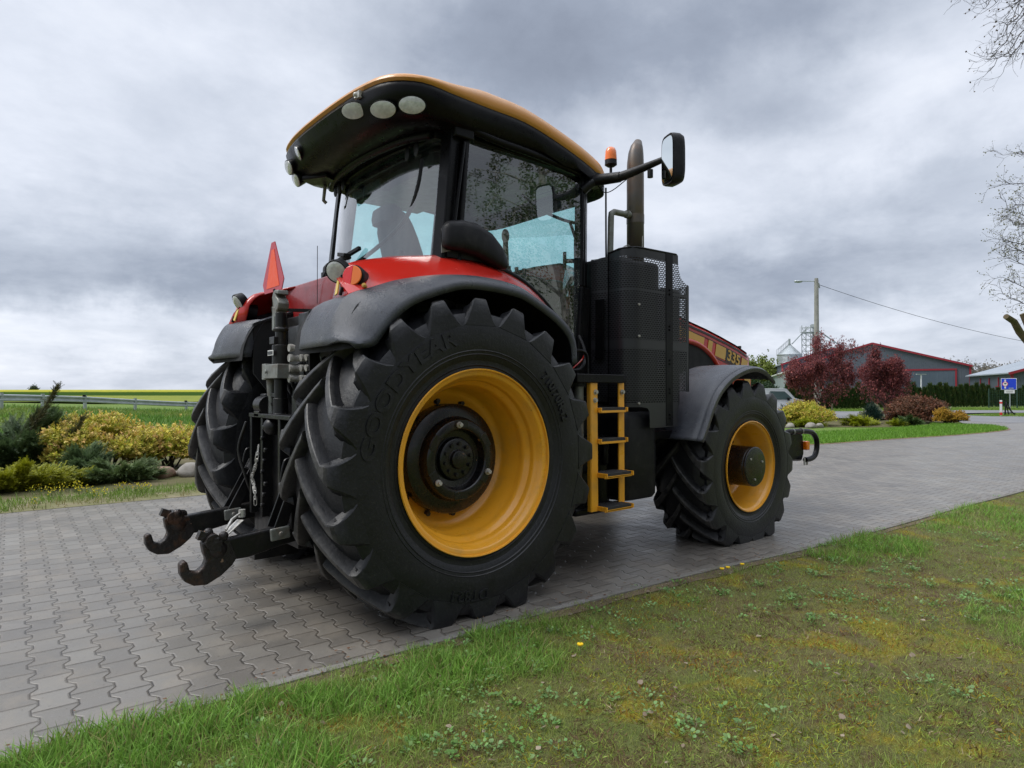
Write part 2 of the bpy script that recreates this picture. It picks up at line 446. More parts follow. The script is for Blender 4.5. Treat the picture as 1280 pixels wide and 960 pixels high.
FX, FZ = 3.094, .679
def front_wheel(s):
    w = MB(); yc = 1.055
    f = lambda d: s * (1.34 - d) - s * yc
    P = [(-.003, .407), (0, .414), (.01, .412), (.012, .40), (.02, .385), (.05, .378), (.07, .368), (.09, .362), (.13, .345), (.16, .335), (.26, .325), (.28, .31), (.30, .28), (.31, .12)]
    outer = [(.34, .12), (.34, .30), (.57, .395), (.565, .412), (.40, .36), (.16, .36), (.03, .40)]
    w.lathe([(f(d), r) for d, r in P] + [(f(d), r) for d, r in outer], n=80, closed=True)
    o = w.build('front_wheel', M['yellow'], T, smooth=50, loc=(FX, s * yc, FZ))
    t = make_tyre('tyre', .792, .59, .40, 18, o, R(5) if s < 0 else R(11), H=.052, delta=R(24))
    ground_flat(t, FZ)
    h = MB(); g = lambda yy: s * yy - s * yc
    h.lathe([(g(.98), .20), (g(1.05), .20), (g(1.06), .186), (g(1.30), .180), (g(1.345), .180), (g(1.352), .176), (g(1.355), .182), (g(1.372), .180), (g(1.378), .172), (g(1.378), .002)], n=56)
    h.build('hub', M['hub'], o, smooth=35, bevel=.002)
    for k in range(3):
        a = R(20) + k * 2 * PI / 3
        b = MB(); c = (.115 * math.cos(a), g(1.375), .115 * math.sin(a)); b.cyl(c, (c[0], c[1] + s * .012, c[2]), .010, 6)
        b.build('hub_bolt', M['steel'], o, smooth=0)
    for k in range(10):
        a = k * PI / 5 + .3
        b = MB(); c = (.245 * math.cos(a), s * (1.34 - .30) - s * yc, .245 * math.sin(a)); b.cyl(c, (c[0], c[1] + s * .02, c[2]), .014, 6)
        b.build('disc_bolt', M['rust'], o, smooth=0)
    return o
front_wheel(-1); front_wheel(1)

# ---- rear fenders
Lp = [(-.832,1.617),(-.724,1.637),(-.672,1.692),(-.598,1.785),(-.486,1.875),(-.369,1.93),(-.247,1.975),(-.12,2.012),(.012,2.023),(.144,2.02),(.288,2.009),(.411,1.984),(.627,1.89),(.763,1.80),(.835,1.70),(.85,1.56)]
Sp = [(-.865,1.622),(-.845,1.74),(-.80,1.84),(-.745,1.905),(-.61,1.955),(-.46,2.01),(-.30,2.05),(-.14,2.08),(.02,2.095),(.16,2.098),(.33,2.085),(.48,2.05),(.69,1.95),(.84,1.84),(.92,1.71),(.94,1.55)]
Ip = [None,None,None,(-.71,2.04),(-.63,2.125),(-.46,2.175),(-.30,2.21),(-.14,2.235),(.02,2.26),(.16,2.268),(.36,2.258),(.55,2.225),(.75,2.165),(.93,2.06),(1.05,1.95),(1.10,1.85)]
def outw(p, d):
    v = np.array([p[0], p[1] - .936]); v /= np.linalg.norm(v); return (p[0] + v[0] * d, p[1] + v[1] * d)
LpS = crv(Lp, 3); SpS = crv(Sp, 3)
IpS = [None] * 9 + crv(Ip[3:], 3)
def rear_fender(s):
    rings = []
    for i, (l, q) in enumerate(zip(LpS, SpS)):
        lo = outw(l, .020); m1 = ((l[0] * .55 + q[0] * .45), (l[1] * .55 + q[1] * .45)); m1 = outw(m1, .028)
        rg = [(*outw(l, -.035), s * 1.293), (*l, 0), (*lo, 0)]
        pts = [(outw(l, -.030)[0], s * 1.290, outw(l, -.030)[1]), (l[0], s * 1.300, l[1]), (lo[0], s * 1.292, lo[1]), (m1[0], s * 1.21, m1[1]), (q[0], s * 1.10, q[1] + .006), (q[0], s * 1.07, q[1])]
        if i <= 9:
            pts += [(q[0], s * .9, q[1]), (q[0] + .02, s * .7, q[1]), (q[0] + .05, s * .545, q[1]), (q[0] + .11, s * .515, q[1])]
        else:
            d = .03
            e = outw(q, -d); pts += [(e[0], s * 1.05, e[1])] * 1 + [(e[0], s * .9, e[1]), (e[0], s * .7, e[1]), (e[0], s * .52, e[1])]
        rings.append(pts)
    mb = MB(); mb.loft(rings, closed=False)
    o = mb.build('rear_fender', M['plastic'], T, smooth=50, solid=.016)
    # inner liner of the arch
    ln = MB(); rr = []
    for l, q in zip(LpS, SpS):
        e = outw(q, -.045); f = outw(l, -.02)
        rr.append([(f[0], s * 1.285, f[1]), (e[0], s * 1.18, e[1]), (e[0], s * .9, e[1]), (e[0], s * .50, e[1])])
    ln.loft(rr, closed=False)
    # vertical inner wall of the arch down to the axle
    wall = [(q[0], s * .51, q[1] - .03) for q in SpS[9:]]
    wall = wall + [(.98, s * .51, 1.25), (.2, s * .51, 1.15), (-.5, s * .51, 1.2), (-.74, s * .51, 1.5)]
    ln.prism(wall, (0, s * .02, 0))
    ln.build('arch_liner', M['liner'], o, smooth=40)
    # red upper body panel
    rd = MB(); rr = []
    for i in range(9, len(SpS)):
        q = SpS[i]; I = IpS[i]
        m = ((q[0] * .5 + I[0] * .5), (q[1] * .5 + I[1] * .5)); m = outw(m, .022)
        m2 = ((q[0] * .15 + I[0] * .85), (q[1] * .15 + I[1] * .85)); m2 = outw(m2, .018)
        rr.append([(q[0], s * 1.085, q[1] - .01), (q[0], s * 1.085, q[1] + .012), (m[0], s * .98, m[1]), (m2[0], s * .88, m2[1]), (I[0] + .0, s * .84, I[1] + .012), (I[0] + .03, s * (.80 if i < 15 else .52), I[1] + .006)])
    rd.loft(rr, closed=False)
    # rear closing face
    q = SpS[9]
    f0 = rr[0]; rd.add(f0 + [(q[0] + .03, s * .80, q[1] - .01)], [tuple(range(7))])
    rd.build('fender_panel', M['red'], o, smooth=45, solid=.012)
    # yellow side reflector, connector, work lamp, tail light
    rp = MB(); rp.bar((-.752, s * .935, 1.93), (-.728, s * .915, 2.02), .035, .008, up=(1, 0, .2)); rp.build('reflector', M['reflect_y'], o, smooth=0)
    t = MB(); c = Vector((-.66, s * 1.0, 2.03)); ax = Vector((-.80, s * (.58 if s < 0 else .12), .12)).normalized()
    t.tube([c + ax * -.10, c + ax * .02, c + ax * .03, c + ax * .036], [.058, .068, .068, .064], 24)
    t2 = t.build('tail_light', M['darkplastic'], T, smooth=40)
    u = Vector((0, 1, 0)).cross(ax).normalized(); v = ax.cross(u)
    for sg, mt, nm in ((-1, 'redlens', 'stop_lens'), (1, 'amber', 'indicator_lens')):
        lm = MB(); pts = [c + ax * .040]
        for k in range(13):
            a = -PI / 2 + PI * k / 12
            pts.append(c + ax * .040 + v * sg * s * -1 * (-1) * math.cos(a) * .059 + u * math.sin(a) * .059)
        lm.prism(pts[1:], ax * .012); lm.build(nm, M[mt], t2, smooth=0, bevel=.003)
    wl = MB(); c = Vector((-.735, s * .90, 2.07)); ax = Vector((-.72, s * (.50 if s < 0 else -.05), -.42)).normalized()
    wl.tube([c - ax * .075, c - ax * .06, c - ax * .005, c + ax * .004], [.03, .062, .072, .070], 24)
    wl.bar(c + Vector((.02, .035, -.02)), c + Vector((.05, .035, -.13)), .012, .02); wl.bar(c + Vector((.02, -.035, -.02)), c + Vector((.05, -.035, -.13)), .012, .02)
    w2 = wl.build('work_light', M['darkplastic'], T, smooth=40)
    ll = MB(); ll.tube([c + ax * .002, c + ax * .008, c + ax * .011], [.064, .058, .03], 24); ll.build('lens', M['lampglass'], w2, smooth=60)
    cn = MB(); c = Vector((-.64, s * 1.075, 1.97)); cn.cyl(c, c + Vector((-.020, s * .022, .006)), .013, 14); cn.cyl(c, c + Vector((-.026, s * .03, .008)), .008, 10)
    cn.build('socket', M['gold'], o, smooth=30)
    bp_ = MB(); bp_.box((-.745, s * .985, 1.945), (.02, .014, .05), rot=(0, R(16), 0)); bp_.build('clip', M['darkplastic'], o, bevel=.003)
    return o
rear_fender(-1); rear_fender(1)

# ---- rear body panel between the fenders, label, couplers
mb = MB(); mb.prism([(-.44, -.95, 1.92), (-.44, -.95, 2.10), (-.42, -.80, 2.195), (-.42, .80, 2.195), (-.44, .95, 2.10), (-.44, .95, 1.92)], (.05, 0, 0)); mb.build('rear_panel', M['deepred'], T, smooth=0, bevel=.012)
mb = MB()
mb.box((-.25, 0, 1.55), (.5, .96, .76)); mb.box((-.35, 0, 1.15), (.5, .6, .5)); mb.box((-.55, 0, 1.62), (.14, .30, .42)); mb.box((-.60, -.16, 1.80), (.05, .22, .22))
mb.box((.3, 0, 1.0), (1.3, .62, .7)); mb.box((-.45, 0, .72), (.55, .52, .55)); mb.box((-.35, 0, .5), (.6, .42, .3)); mb.box((-.72, 0, .62), (.1, .3, .35))
for s in (1, -1):
    mb.cyl((0, s * .25, .936), (0, s * .92, .936), .19, 28, r2=.14); mb.cyl((0, s * .3, .936), (0, s * .42, .936), .27, 28)
    mb.box((-.5, s * .3, 1.2), (.5, .10, .30)); mb.box((-.2, s * .44, 1.25), (.5, .07, .25))
mb.build('rear_axle_housing', M['black'], T, smooth=35, bevel=.012)
mb = MB()
mb.box((1.55, 0, .78), (1.6, .6, .62)); mb.box((2.6, 0, .95), (1.9, .50, .70)); mb.box((1.6, 0, 1.2), (1.0, 1.3, .35)); mb.box((3.9, 0, .95), (1.2, .56, .5)); mb.box((1.45, .55, .95), (.9, .5, .75)); mb.box((1.3, -.55, .95), (.5, .5, .75)); mb.box((1.25, -.75, .62), (.5, .35, .25))
mb.box((1.75, -.62, 1.12), (.9, .56, .30)); mb.box((1.9, -.55, .78), (.7, .3, .3))
mb.build('chassis', M['black'], T, smooth=0, bevel=.02)
mb = MB()
mb.cyl((FX, -1.0, FZ), (FX, 1.0, FZ), .11, 20); mb.box((FX, 0, FZ), (.36, .5, .30)); mb.cyl((FX, -1.06, FZ), (FX, -.9, FZ), .2, 24); mb.cyl((FX, .9, FZ), (FX, 1.06, FZ), .2, 24)
for s in (1, -1): mb.box((FX, s * .72, FZ + .22), (.12, .10, .35)); mb.tube([(FX + .2, s * .3, FZ), (FX + .22, s * .6, FZ), (FX + .2, s * .85, FZ)], .035, 10)
mb.build('front_axle', M['black'], T, smooth=35, bevel=.012)

for k in range(4):
    z = 1.655 - k * .068
    b = MB(); y0 = -.235
    b.tube([(-.60 - .02 * q, y0, z) for q in range(9)], [.019, .024, .024, .019, .023, .023, .019, .026, .026], 14)
    b.tube([(-.60, y0 - .07, z + .01), (-.68, y0 - .07, z + .005), (-.71, y0 - .07, z)], [.020, .018, .024], 14)
    b.tube([(-.60, y0 - .13, z + .01), (-.67, y0 - .13, z + .005), (-.70, y0 - .13, z)], [.020, .018, .022], 14)
    b.build('hydraulic_coupler', M['steel'], T, smooth=40)
    c = MB(); c.tube(crv([(-.62, -.36, z + .02), (-.67, -.34, z - .03), (-.60, -.38, z - .14), (-.5, -.42, z - .25)], 4), .016, 8); c.build('hose', M['darkplastic'], T)
for k in range(7):
    y0 = -.46 + k * .11; c = MB(); zz = 1.62 - .05 * (k % 3)
    c.tube(crv([(-.52, y0, zz), (-.64 - .02 * (k % 2), y0 + .03, zz - .10), (-.60, y0 + random.uniform(-.08, .08), zz - .26), (-.50, y0 + .05, 1.10), (-.40, y0, .98)], 5), .013 + .004 * (k % 2), 8); c.build('hose', M['darkplastic'], T)
mb = MB(); mb.box((-.63, -.19, 1.775), (.006, .105, .10)); lb = mb.build('warning_label', M['warn'], T, smooth=0)
mb = MB()
mb.add([(-.6345, -.22, 1.775), (-.6345, -.16, 1.775), (-.6345, -.19, 1.812), (-.6345, -.205, 1.782), (-.6345, -.175, 1.782), (-.6345, -.19, 1.802)], [(0, 1, 4, 3), (1, 2, 5, 4), (2, 0, 3, 5)])
mb.box((-.634, -.19, 1.75), (.002, .07, .006)); mb.box((-.634, -.19, 1.738), (.002, .05, .006)); mb.build('warning_mark', M['blackdecal'], lb, smooth=0)

# ---- warning triangle
a = [(-.70, .395, 2.085), (-.70, .06, 2.085), (-.70, .02, 2.155), (-.70, .195, 2.445), (-.70, .26, 2.445), (-.70, .435, 2.155)]
mb = MB(); mb.prism(a, (.006, 0, 0)); tr = mb.build('warning_triangle', M['smvr'], T, smooth=0)
c = np.mean(a, axis=0); c[2] -= .012
b = [tuple(c + (np.array(p) - c) * np.array([1, .76, .76]) + np.array([-.0025, 0, 0])) for p in a]
mb = MB(); mb.prism([b[0], b[1], b[3], b[4]], (.003, 0, 0)); mb.build('centre_panel', M['smv'], tr, smooth=0)
mb = MB(); mb.bar((-.69, .2, 2.1), (-.66, .15, 1.92), .04, .02); mb.bar((-.66, .15, 1.95), (-.45, .05, 1.95), .04, .02); mb.build('bracket', M['black'], tr, smooth=0)
mb = MB(); mb.tube([(-.45, .03, 2.0), (-.45, .03, 2.42)], .0025, 5); mb.build('antenna', M['black'], T)

# ---- top link
mb = MB(); tx, ty = -.76, -.09
mb.tube([(tx, ty, 1.90), (tx, ty, 1.66)], .036, 20); mb.tube([(tx, ty, 1.80), (tx, ty, 1.785), (tx, ty, 1.77)], [.044, .052, .044], 20)
mb.tube([(tx, ty, 1.68), (tx, ty, 1.45)], [.056, .056], 24); mb.tube([(tx, ty, 1.45), (tx, ty, 1.30)], .042, 20); mb.tube([(tx, ty, 1.32), (tx, ty, 1.22), (tx, ty, 1.20), (tx, ty, 1.15)], [.05, .05, .062, .062], 20)
mb.box((tx - .03, ty + .02, 1.71), (.05, .09, .05)); mb.box((tx - .02, ty + .06, 1.63), (.05, .05, .04)); mb.box((tx, ty + .05, 1.34), (.06, .10, .03)); mb.box((tx, ty + .05, 1.28), (.06, .12, .02))
tl = mb.build('top_link', M['black'], T, smooth=35, bevel=.003)
mb = MB()
hk = [(0, .07), (.02, .045), (.05, .03), (.07, .0), (.06, -.035), (.03, -.05), (.03, -.09), (-.045, -.09), (-.055, -.02), (-.055, .05), (-.03, .085), (0, .095), (.055, .09), (.06, .06)]
mb.prism([(tx - .035, ty + .02 - p[0], 1.96 + p[1]) for p in hk], (.075, 0, 0)); mb.box((tx, ty + .05, 1.86), (.07, .05, .16)); mb.build('hook', M['cast'], tl, smooth=30, bevel=.006)
mb = MB(); mb.box((tx, ty - .01, 1.50), (.15, .26, .095)); mb.box((tx - .02, ty + .13, 1.50), (.10, .07, .11)); mb.tube([(tx - .02, ty + .135, 1.46), (tx - .02, ty + .125, 1.30), (tx - .02, ty + .115, 1.18), (tx - .02, ty + .11, 1.15)], [.03, .022, .022, .03], 12)
mb.cyl((tx - .08, ty + .05, 1.50), (tx - .09, ty + .05, 1.50), .014, 12)
mb.build('clamp', M['cast'], tl, smooth=30, bevel=.014)
mb = MB(); mb.box((tx - .069, ty - .0, 1.625), (.004, .10, .035)); st = mb.build('sticker', M['whitepl'], tl, smooth=0)
mb = MB(); mb.box((tx - .072, ty - .0, 1.625), (.003, .084, .022)); mb.build('sticker_print', M['blackdecal'], st, smooth=0)

# ---- hitch frame, lift rods, lower links with hooks
mb = MB()
for y in (.24, .02, -.30, -.5): mb.box((-.80, y, .86), (.10, .035, .70))
mb.box((-.80, -.13, 1.20), (.12, .76, .03)); mb.box((-.76, -.13, .85), (.04, .74, .66)); mb.box((-.72, -.1, .46), (.16, .8, .16)); mb.box((-.78, 0, .30), (.30, .18, .10))
mb.cyl((-.80, .16, 1.27), (-.80, .03, 1.27), .065, 20); mb.box((-.80, .1, 1.21), (.12, .10, .04))
for i in range(8): mb.cyl((-.85, -.04 - .03 * (i % 3), .60 + i * .075), (-.875, -.04 - .03 * (i % 3), .60 + i * .075), .016, 8)
mb.sphere((-.82, -.1, 1.13), .06)
mb.tube(crv([(-.86, .30, 1.15), (-.90, .34, .95), (-.86, .30, .75), (-.80, .33, .60)], 5), .012, 8)
mb.build('hitch_frame', M['black'], T, smooth=35, bevel=.008)
def lower_link(s):
    y = s * .46; mb = MB()
    mb.prism([(-.30, y - .025, .50), (-.30, y - .025, .60), (-.88, y - .03, .535), (-1.22, y - .03, .505), (-1.24, y - .03, .46), (-1.20, y - .03, .375), (-1.10, y - .03, .375), (-.9, y - .03, .415)], (0, .06, 0))
    o = mb.build('lower_link', M['black'], T, smooth=0, bevel=.012)
    h = MB()
    hp = [(-1.20, .50), (-1.30, .515), (-1.36, .50), (-1.35, .44), (-1.335, .40), (-1.35, .362), (-1.385, .338), (-1.42, .35), (-1.435, .405), (-1.455, .412), (-1.475, .395), (-1.472, .34), (-1.45, .295), (-1.40, .262), (-1.33, .255), (-1.25, .295), (-1.19, .345), (-1.16, .39)]
    h.prism([(x, y - .032, z) for x, z in hp], (0, .064, 0))
    h.build('hook', M['rust'], o, smooth=0, bevel=.02, seg=3)
    b = MB(); b.sphere((-1.27, y, .45), .062, sc=(1, .9, 1)); b.cyl((-1.30, y - .06, .50), (-1.30, y + .06, .50), .045, 16); b.box((-1.35, y, .535), (.05, .05, .05), rot=(0, .4, 0))
    for i in range(7): b.sphere((-1.28 + random.uniform(-.06, .06), y + random.uniform(-.05, .05), .52 + random.uniform(-.03, .03)), random.uniform(.018, .035), 8, 6)
    b.build('ball_joint', M['rust'], o, smooth=50)
    if s < 0:
        c = MB(); c.tube([(-1.22, y, .55), (-1.17, y + .05, .60), (-1.10, y + .09, .63), (-1.08, y + .10, .61)], .008, 8); c.bar((-1.22, y, .53), (-1.12, y + .05, .59), .05, .006); c.cyl((-1.10, y + .09, .60), (-1.10, y + .09, .645), .02, 10)
        c.build('latch', M['steel'], o)
    return o
lower_link(-1); lower_link(1)
def lift_rod(s):
    y = s * .5; mb = MB()
    if s > 0: A, B = Vector((-.575, .5, 1.13)), Vector((-.92, .47, .50))
    else: A, B = Vector((-.72, -.5, 1.12)), Vector((-.93, -.47, .52))
    d = (B - A).normalized(); L = (B - A).length
    mb.tube([A, A + d * L * .45], .034, 14); mb.tube([A + d * L * .38, A + d * L * .55], .046, 14)
    for k in (-.055, .055): mb.bar(A + d * L * .45 + Vector((0, k, 0)), B + Vector((0, k, 0)), .07, .014, up=(0, 1, 0))
    mb.bar(A + d * L * .5, A + d * L * .56, .07, .10, up=(0, 1, 0))
    o = mb.build('lift_rod', M['black'], T, smooth=35, bevel=.004)
    e = MB(); e.box((B.x - .0, B.y - s * .0 - .075, B.z - .015), (.12, .02, .075), rot=(0, R(-5), 0)); e.cyl((B.x, B.y - .085, B.z - .015), (B.x, B.y - .105, B.z - .015), .018, 6); e.build('end_plate', M['cast'], o, smooth=0, bevel=.008)
    hn = MB(); m = A + d * L * .48; hn.tube(crv([m + Vector((-.03, -.02, .12)), m + Vector((-.07, -.02, .10)), m + Vector((-.09, -.02, -.02)), m + Vector((-.05, -.02, -.06))], 4), .008, 8); hn.build('handle', M['black'], o)
    return o
lift_rod(-1); lift_rod(1)
mb = MB()
for s in (1, -1): mb.prism([(-.15, s * .42, 1.28), (-.15, s * .42, 1.42), (-.60, s * .48, 1.20), (-.66, s * .48, 1.12), (-.60, s * .48, 1.06), (-.4, s * .46, 1.15)], (0, s * .06, 0))
mb.build('lift_arm', M['black'], T, smooth=0, bevel=.01)
ch = MB()
pts = crv([(-.87, .02, .99), (-.885, .01, .90), (-.89, .04, .83), (-.885, .10, .78), (-.88, .08, .73), (-.885, .04, .68), (-.88, .045, .60)], 4)
for i in range(0, len(pts) - 1, 2):
    p = Vector(pts[i]); q = Vector(pts[min(i + 2, len(pts) - 1)]); d = (q - p); n = d.normalized(); sd = Vector((1, 0, 0)) if (i // 2) % 2 else Vector((0, 1, 0))
    w = .0085; ring = [p - n * .008 + sd * w, p + d * .5 + sd * w * 1.1, q + n * .008 + sd * w, q + n * .014, q + n * .008 - sd * w, p + d * .5 - sd * w * 1.1, p - n * .008 - sd * w, p - n * .014, p - n * .008 + sd * w]
    ch.tube(ring, .0032, 6, cap=False)
ch.build('safety_chain', M['steel'], T)

# ---- cab frame
mb = MB()
for s in (1, -1):
    mb.prism([(.00, s * .795, 2.18), (.13, s * .875, 2.18), (.17, s * .875, 2.30), (.27, s * .86, 3.14), (.10, s * .80, 3.14)], (0, s * -.05, 0))
    mb.bar((.03, s * .85, 2.2), (.13, s * .83, 3.14), .10, .09)
    mb.bar((.13, s * .865, 2.2), (.22, s * .845, 3.14), .10, .04)
    # A pillar and lower front post
    mb.bar((1.45, s * .78, 3.12), (1.42, s * .80, 2.2), .09, .09); mb.bar((1.42, s * .80, 2.2), (1.36, s * .80, 1.44), .12, .12)
    mb.bar((1.40, s * .845, 3.10), (1.37, s * .85, 2.2), .035, .03); mb.bar((1.37, s * .85, 2.2), (1.31, s * .85, 1.47), .05, .03)
    # sill following the fender
    sill = crv([(.10, s * .84, 2.30), (.36, s * .845, 2.275), (.56, s * .85, 2.235), (.76, s * .85, 2.17), (.94, s * .85, 2.06), (1.08, s * .85, 1.93), (1.16, s * .85, 1.75), (1.20, s * .85, 1.5)], 3)
    mb.tube(sill, .028, 8)
    # lower side wall
    mb.prism([(1.16, s * .80, 1.42), (1.42, s * .80, 1.42), (1.42, s * .80, 1.62), (1.16, s * .80, 1.62)], (0, s * .03, 0))
    mb.bar((.1, s * .82, 3.13), (1.5, s * .80, 3.13), .09, .06)
mb.bar((.06, -.8, 3.12), (.06, .8, 3.12), .09, .08); mb.bar((1.5, -.8, 3.12), (1.5, .8, 3.12), .09, .06); mb.bar((.02, -.8, 2.24), (.02, .8, 2.24), .08, .08)
mb.box((.7, 0, 1.43), (1.5, 1.6, .06))
mb.box((1.52, 0, 1.75), (.06, 1.5, .62)); mb.box((.0, 0, 2.05), (.08, 1.6, .36))
mb.build('cab_frame', M['gloss'], T, smooth=0, bevel=.012)
# headliner and interior
mb = MB(); mb.box((.75, 0, 3.10), (1.35, 1.5, .06)); mb.box((.45, 0, 3.03), (.6, 1.2, .12)); mb.box((.12, .3, 2.99), (.10, .5, .10)); mb.build('headliner', M['darkplastic'], T, bevel=.02)
mb = MB()
mb.prism([(1.30, -.22, 1.46), (1.50, -.22, 1.46), (1.48, -.22, 2.20), (1.32, -.22, 2.30), (1.18, -.22, 2.26), (1.22, -.22, 2.0)], (0, .44, 0)); mb.box((1.40, -.45, 2.05), (.16, .2, .5)); mb.box((1.42, .35, 2.1), (.12, .5, .4))
mb.prism([(1.02, -.42, 1.46), (1.45, -.60, 1.46), (1.45, -.62, 2.22), (1.12, -.46, 2.27), (1.0, -.44, 2.1)], (0, .12, 0))
mb.build('dashboard', M['darkplastic'], T, smooth=30, bevel=.02)
mb = MB(); st_c = Vector((1.12, 0, 2.34)); ring = []
for k in range(33):
    a = 2 * PI * k / 32; ring.append(st_c + Vector((.19 * math.cos(a) * math.cos(R(30)), .19 * math.sin(a), .19 * math.cos(a) * math.sin(R(30)))))
mb.tube(ring, .014, 8, cap=False); mb.bar(st_c + Vector((0, -.18, 0)), st_c + Vector((0, .18, 0)), .03, .015); mb.cyl(st_c, st_c + Vector((.1, 0, -.22)), .03, 10)
mb.build('steering_wheel', M['seat'], T)
mb = MB()
mb.prism([(.30, -.25, 1.95), (.72, -.25, 1.98), (.74, -.25, 2.08), (.68, -.25, 2.12), (.36, -.25, 2.09)], (0, .5, 0))
bk = []
for z, x, w, t in ((2.06, .32, .25, .11), (2.25, .28, .265, .12), (2.42, .235, .27, .12), (2.53, .20, .262, .11), (2.63, .165, .245, .10), (2.70, .145, .215, .08), (2.735, .135, .17, .06)):
    bk.append([(x + t * math.cos(a) * .6, w * (abs(math.sin(a)) ** .6) * (1 if math.sin(a) > 0 else -1), z) for a in [2 * PI * k / 16 for k in range(16)]])
mb.loft(bk, cap=True)
mb.box((.50, 0, 1.75), (.36, .4, .35)); so = mb.build('seat', M['seat'], T, smooth=60, bevel=.01)
hr = []
for z, w, t in ((2.66, .15, .085), (2.71, .165, .09), (2.765, .155, .08), (2.79, .12, .05)):
    hr.append([(.10 + t * math.cos(a), w * (abs(math.sin(a)) ** .6) * (1 if math.sin(a) > 0 else -1), z) for a in [2 * PI * k / 16 for k in range(16)]])
h2 = MB(); h2.loft(hr, cap=True); h2.build('headrest', M['seat'], so, smooth=60)
for yy in (-.36, .36):
    ar = MB(); ar.box((.55, yy, 2.20), (.42, .10, .07)); ar.bar((.36, yy, 2.18), (.34, yy, 2.0), .05, .05)
    if yy < 0: ar.box((.74, yy, 2.27), (.10, .12, .08)); ar.tube([(.72, yy, 2.25), (.73, yy, 2.38)], [.012, .022], 8)
    ar.build('armrest', M['seat'], so, bevel=.02)
mb = MB(); mb.box((.95, -.55, 2.0), (.45, .20, .55)); mb.box((.70, -.60, 2.40), (.03, .12, .10), rot=(0, .2, .3)); mb.tube([(.68, -.55, 2.2), (.69, -.59, 2.40)], .012, 8); mb.tube([(.80, -.60, 2.25), (.78, -.62, 2.55)], [.03, .02], 8); mb.sphere((.78, -.62, 2.56), .035, sc=(1, .7, 1.6))
for i in range(4): mb.tube([(.8 + i * .08, -.55, 2.25), (.79 + i * .08, -.55, 2.35)], [.01, .018], 8)
mb.build('control_console', M['darkplastic'], T, bevel=.012)
# bent tube rail behind the seat and the rear window handle
mb = MB(); mb.tube(crv([(-.05, .55, 2.34), (-.04, .1, 2.40), (-.03, -.35, 2.52), (-.02, -.55, 2.64), (0, -.62, 2.80), (.03, -.63, 2.98)], 5), .016, 8); mb.cyl((-.05, .52, 2.34), (-.06, .62, 2.38), .03, 10)
mb.build('rear_window_rail', M['darkplastic'], T)
mb = MB(); mb.sphere((1.22, -.72, 2.85), .055, sc=(.5, 1.1, .9)); mb.tube([(1.24, -.70, 2.87), (1.3, -.6, 3.05)], .01, 6); mb.build('interior_mirror', M['darkplastic'], T, bevel=.02)
mb = MB(); mb.tube(crv([(1.35, -.80, 2.72), (1.20, -.79, 2.73), (1.0, -.78, 2.77), (.82, -.77, 2.85)], 5), .013, 8); mb.tube([(1.30, -.80, 2.72), (1.36, -.80, 2.60), (1.36, -.80, 2.1)], .012, 8); mb.bar((1.25, -.80, 2.40), (1.34, -.81, 2.41), .03, .03); mb.bar((1.24, -.80, 2.33), (1.24, -.80, 2.47), .02, .02)
mb.bar((1.33, -.80, 2.28), (1.16, -.80, 2.02), .025, .03)
mb.build('door_handle', M['darkplastic'], T)
# ---- glass
def pane(name, pts_grid, par=T, th=.005):
    g = MB(); g.loft(pts_grid, closed=False); return g.build(name, M['glass'], par, smooth=60)
rows = []
for i in range(13):
    u = -1 + 2 * i / 12; y = u * .80; bx = -.13 * (1 - abs(u) ** 2.4)
    rows.append([(.00 + bx, y, 2.26), (.03 + bx, y, 2.55), (.06 + bx, y, 2.85), (.09 + bx * .9, y, 3.10)])
rw = pane('rear_window', rows)
bd = MB(); bd.tube([(p[0][0] - .002, p[0][1], p[0][2]) for p in rows], .009, 6); bd.tube([(p[3][0] - .002, p[3][1], p[3][2]) for p in rows], .009, 6)
for e in (0, -1): bd.tube([(q[0] - .002, q[1], q[2]) for q in rows[e]], .007, 6)
bd.build('window_seal', M['gloss'], rw)
for s in (1, -1):
    top = [(.20, 3.11), (.6, 3.12), (1.0, 3.11), (1.42, 3.09)]
    sl = crv([(.17, 2.29), (.36, 2.275), (.56, 2.235), (.76, 2.17), (.94, 2.06), (1.08, 1.93), (1.20, 1.75), (1.36, 1.55)], 2)
    g = []
    for i, (x, z) in enumerate(sl):
        t = i / (len(sl) - 1); xt = .20 + 1.22 * t
        ln = []
        for k in range(6):
            v = k / 5; zz = z * (1 - v) + 3.11 * v; xx = x * (1 - v) + xt * v
            ln.append((xx, s * (.852 - .012 * v + .010 * math.sin(PI * v)), zz))
        g.append(ln)
    pane('side_window', g)
g = []
for i in range(13):
    u = -1 + 2 * i / 12; y = u * .80; bx = .16 * (1 - abs(u) ** 2.2)
    g.append([(1.42 + bx, y, 1.9), (1.45 + bx, y, 2.5), (1.46 + bx, y, 3.10)])
pane('windshield', g)
# bead of the door glass, light vertical trim on the C pillar
mb = MB(); mb.tube([(.10, -.905, 2.46), (.19, -.90, 3.06)], .011, 8); mb.build('grab_rail', M['gloss'], T)
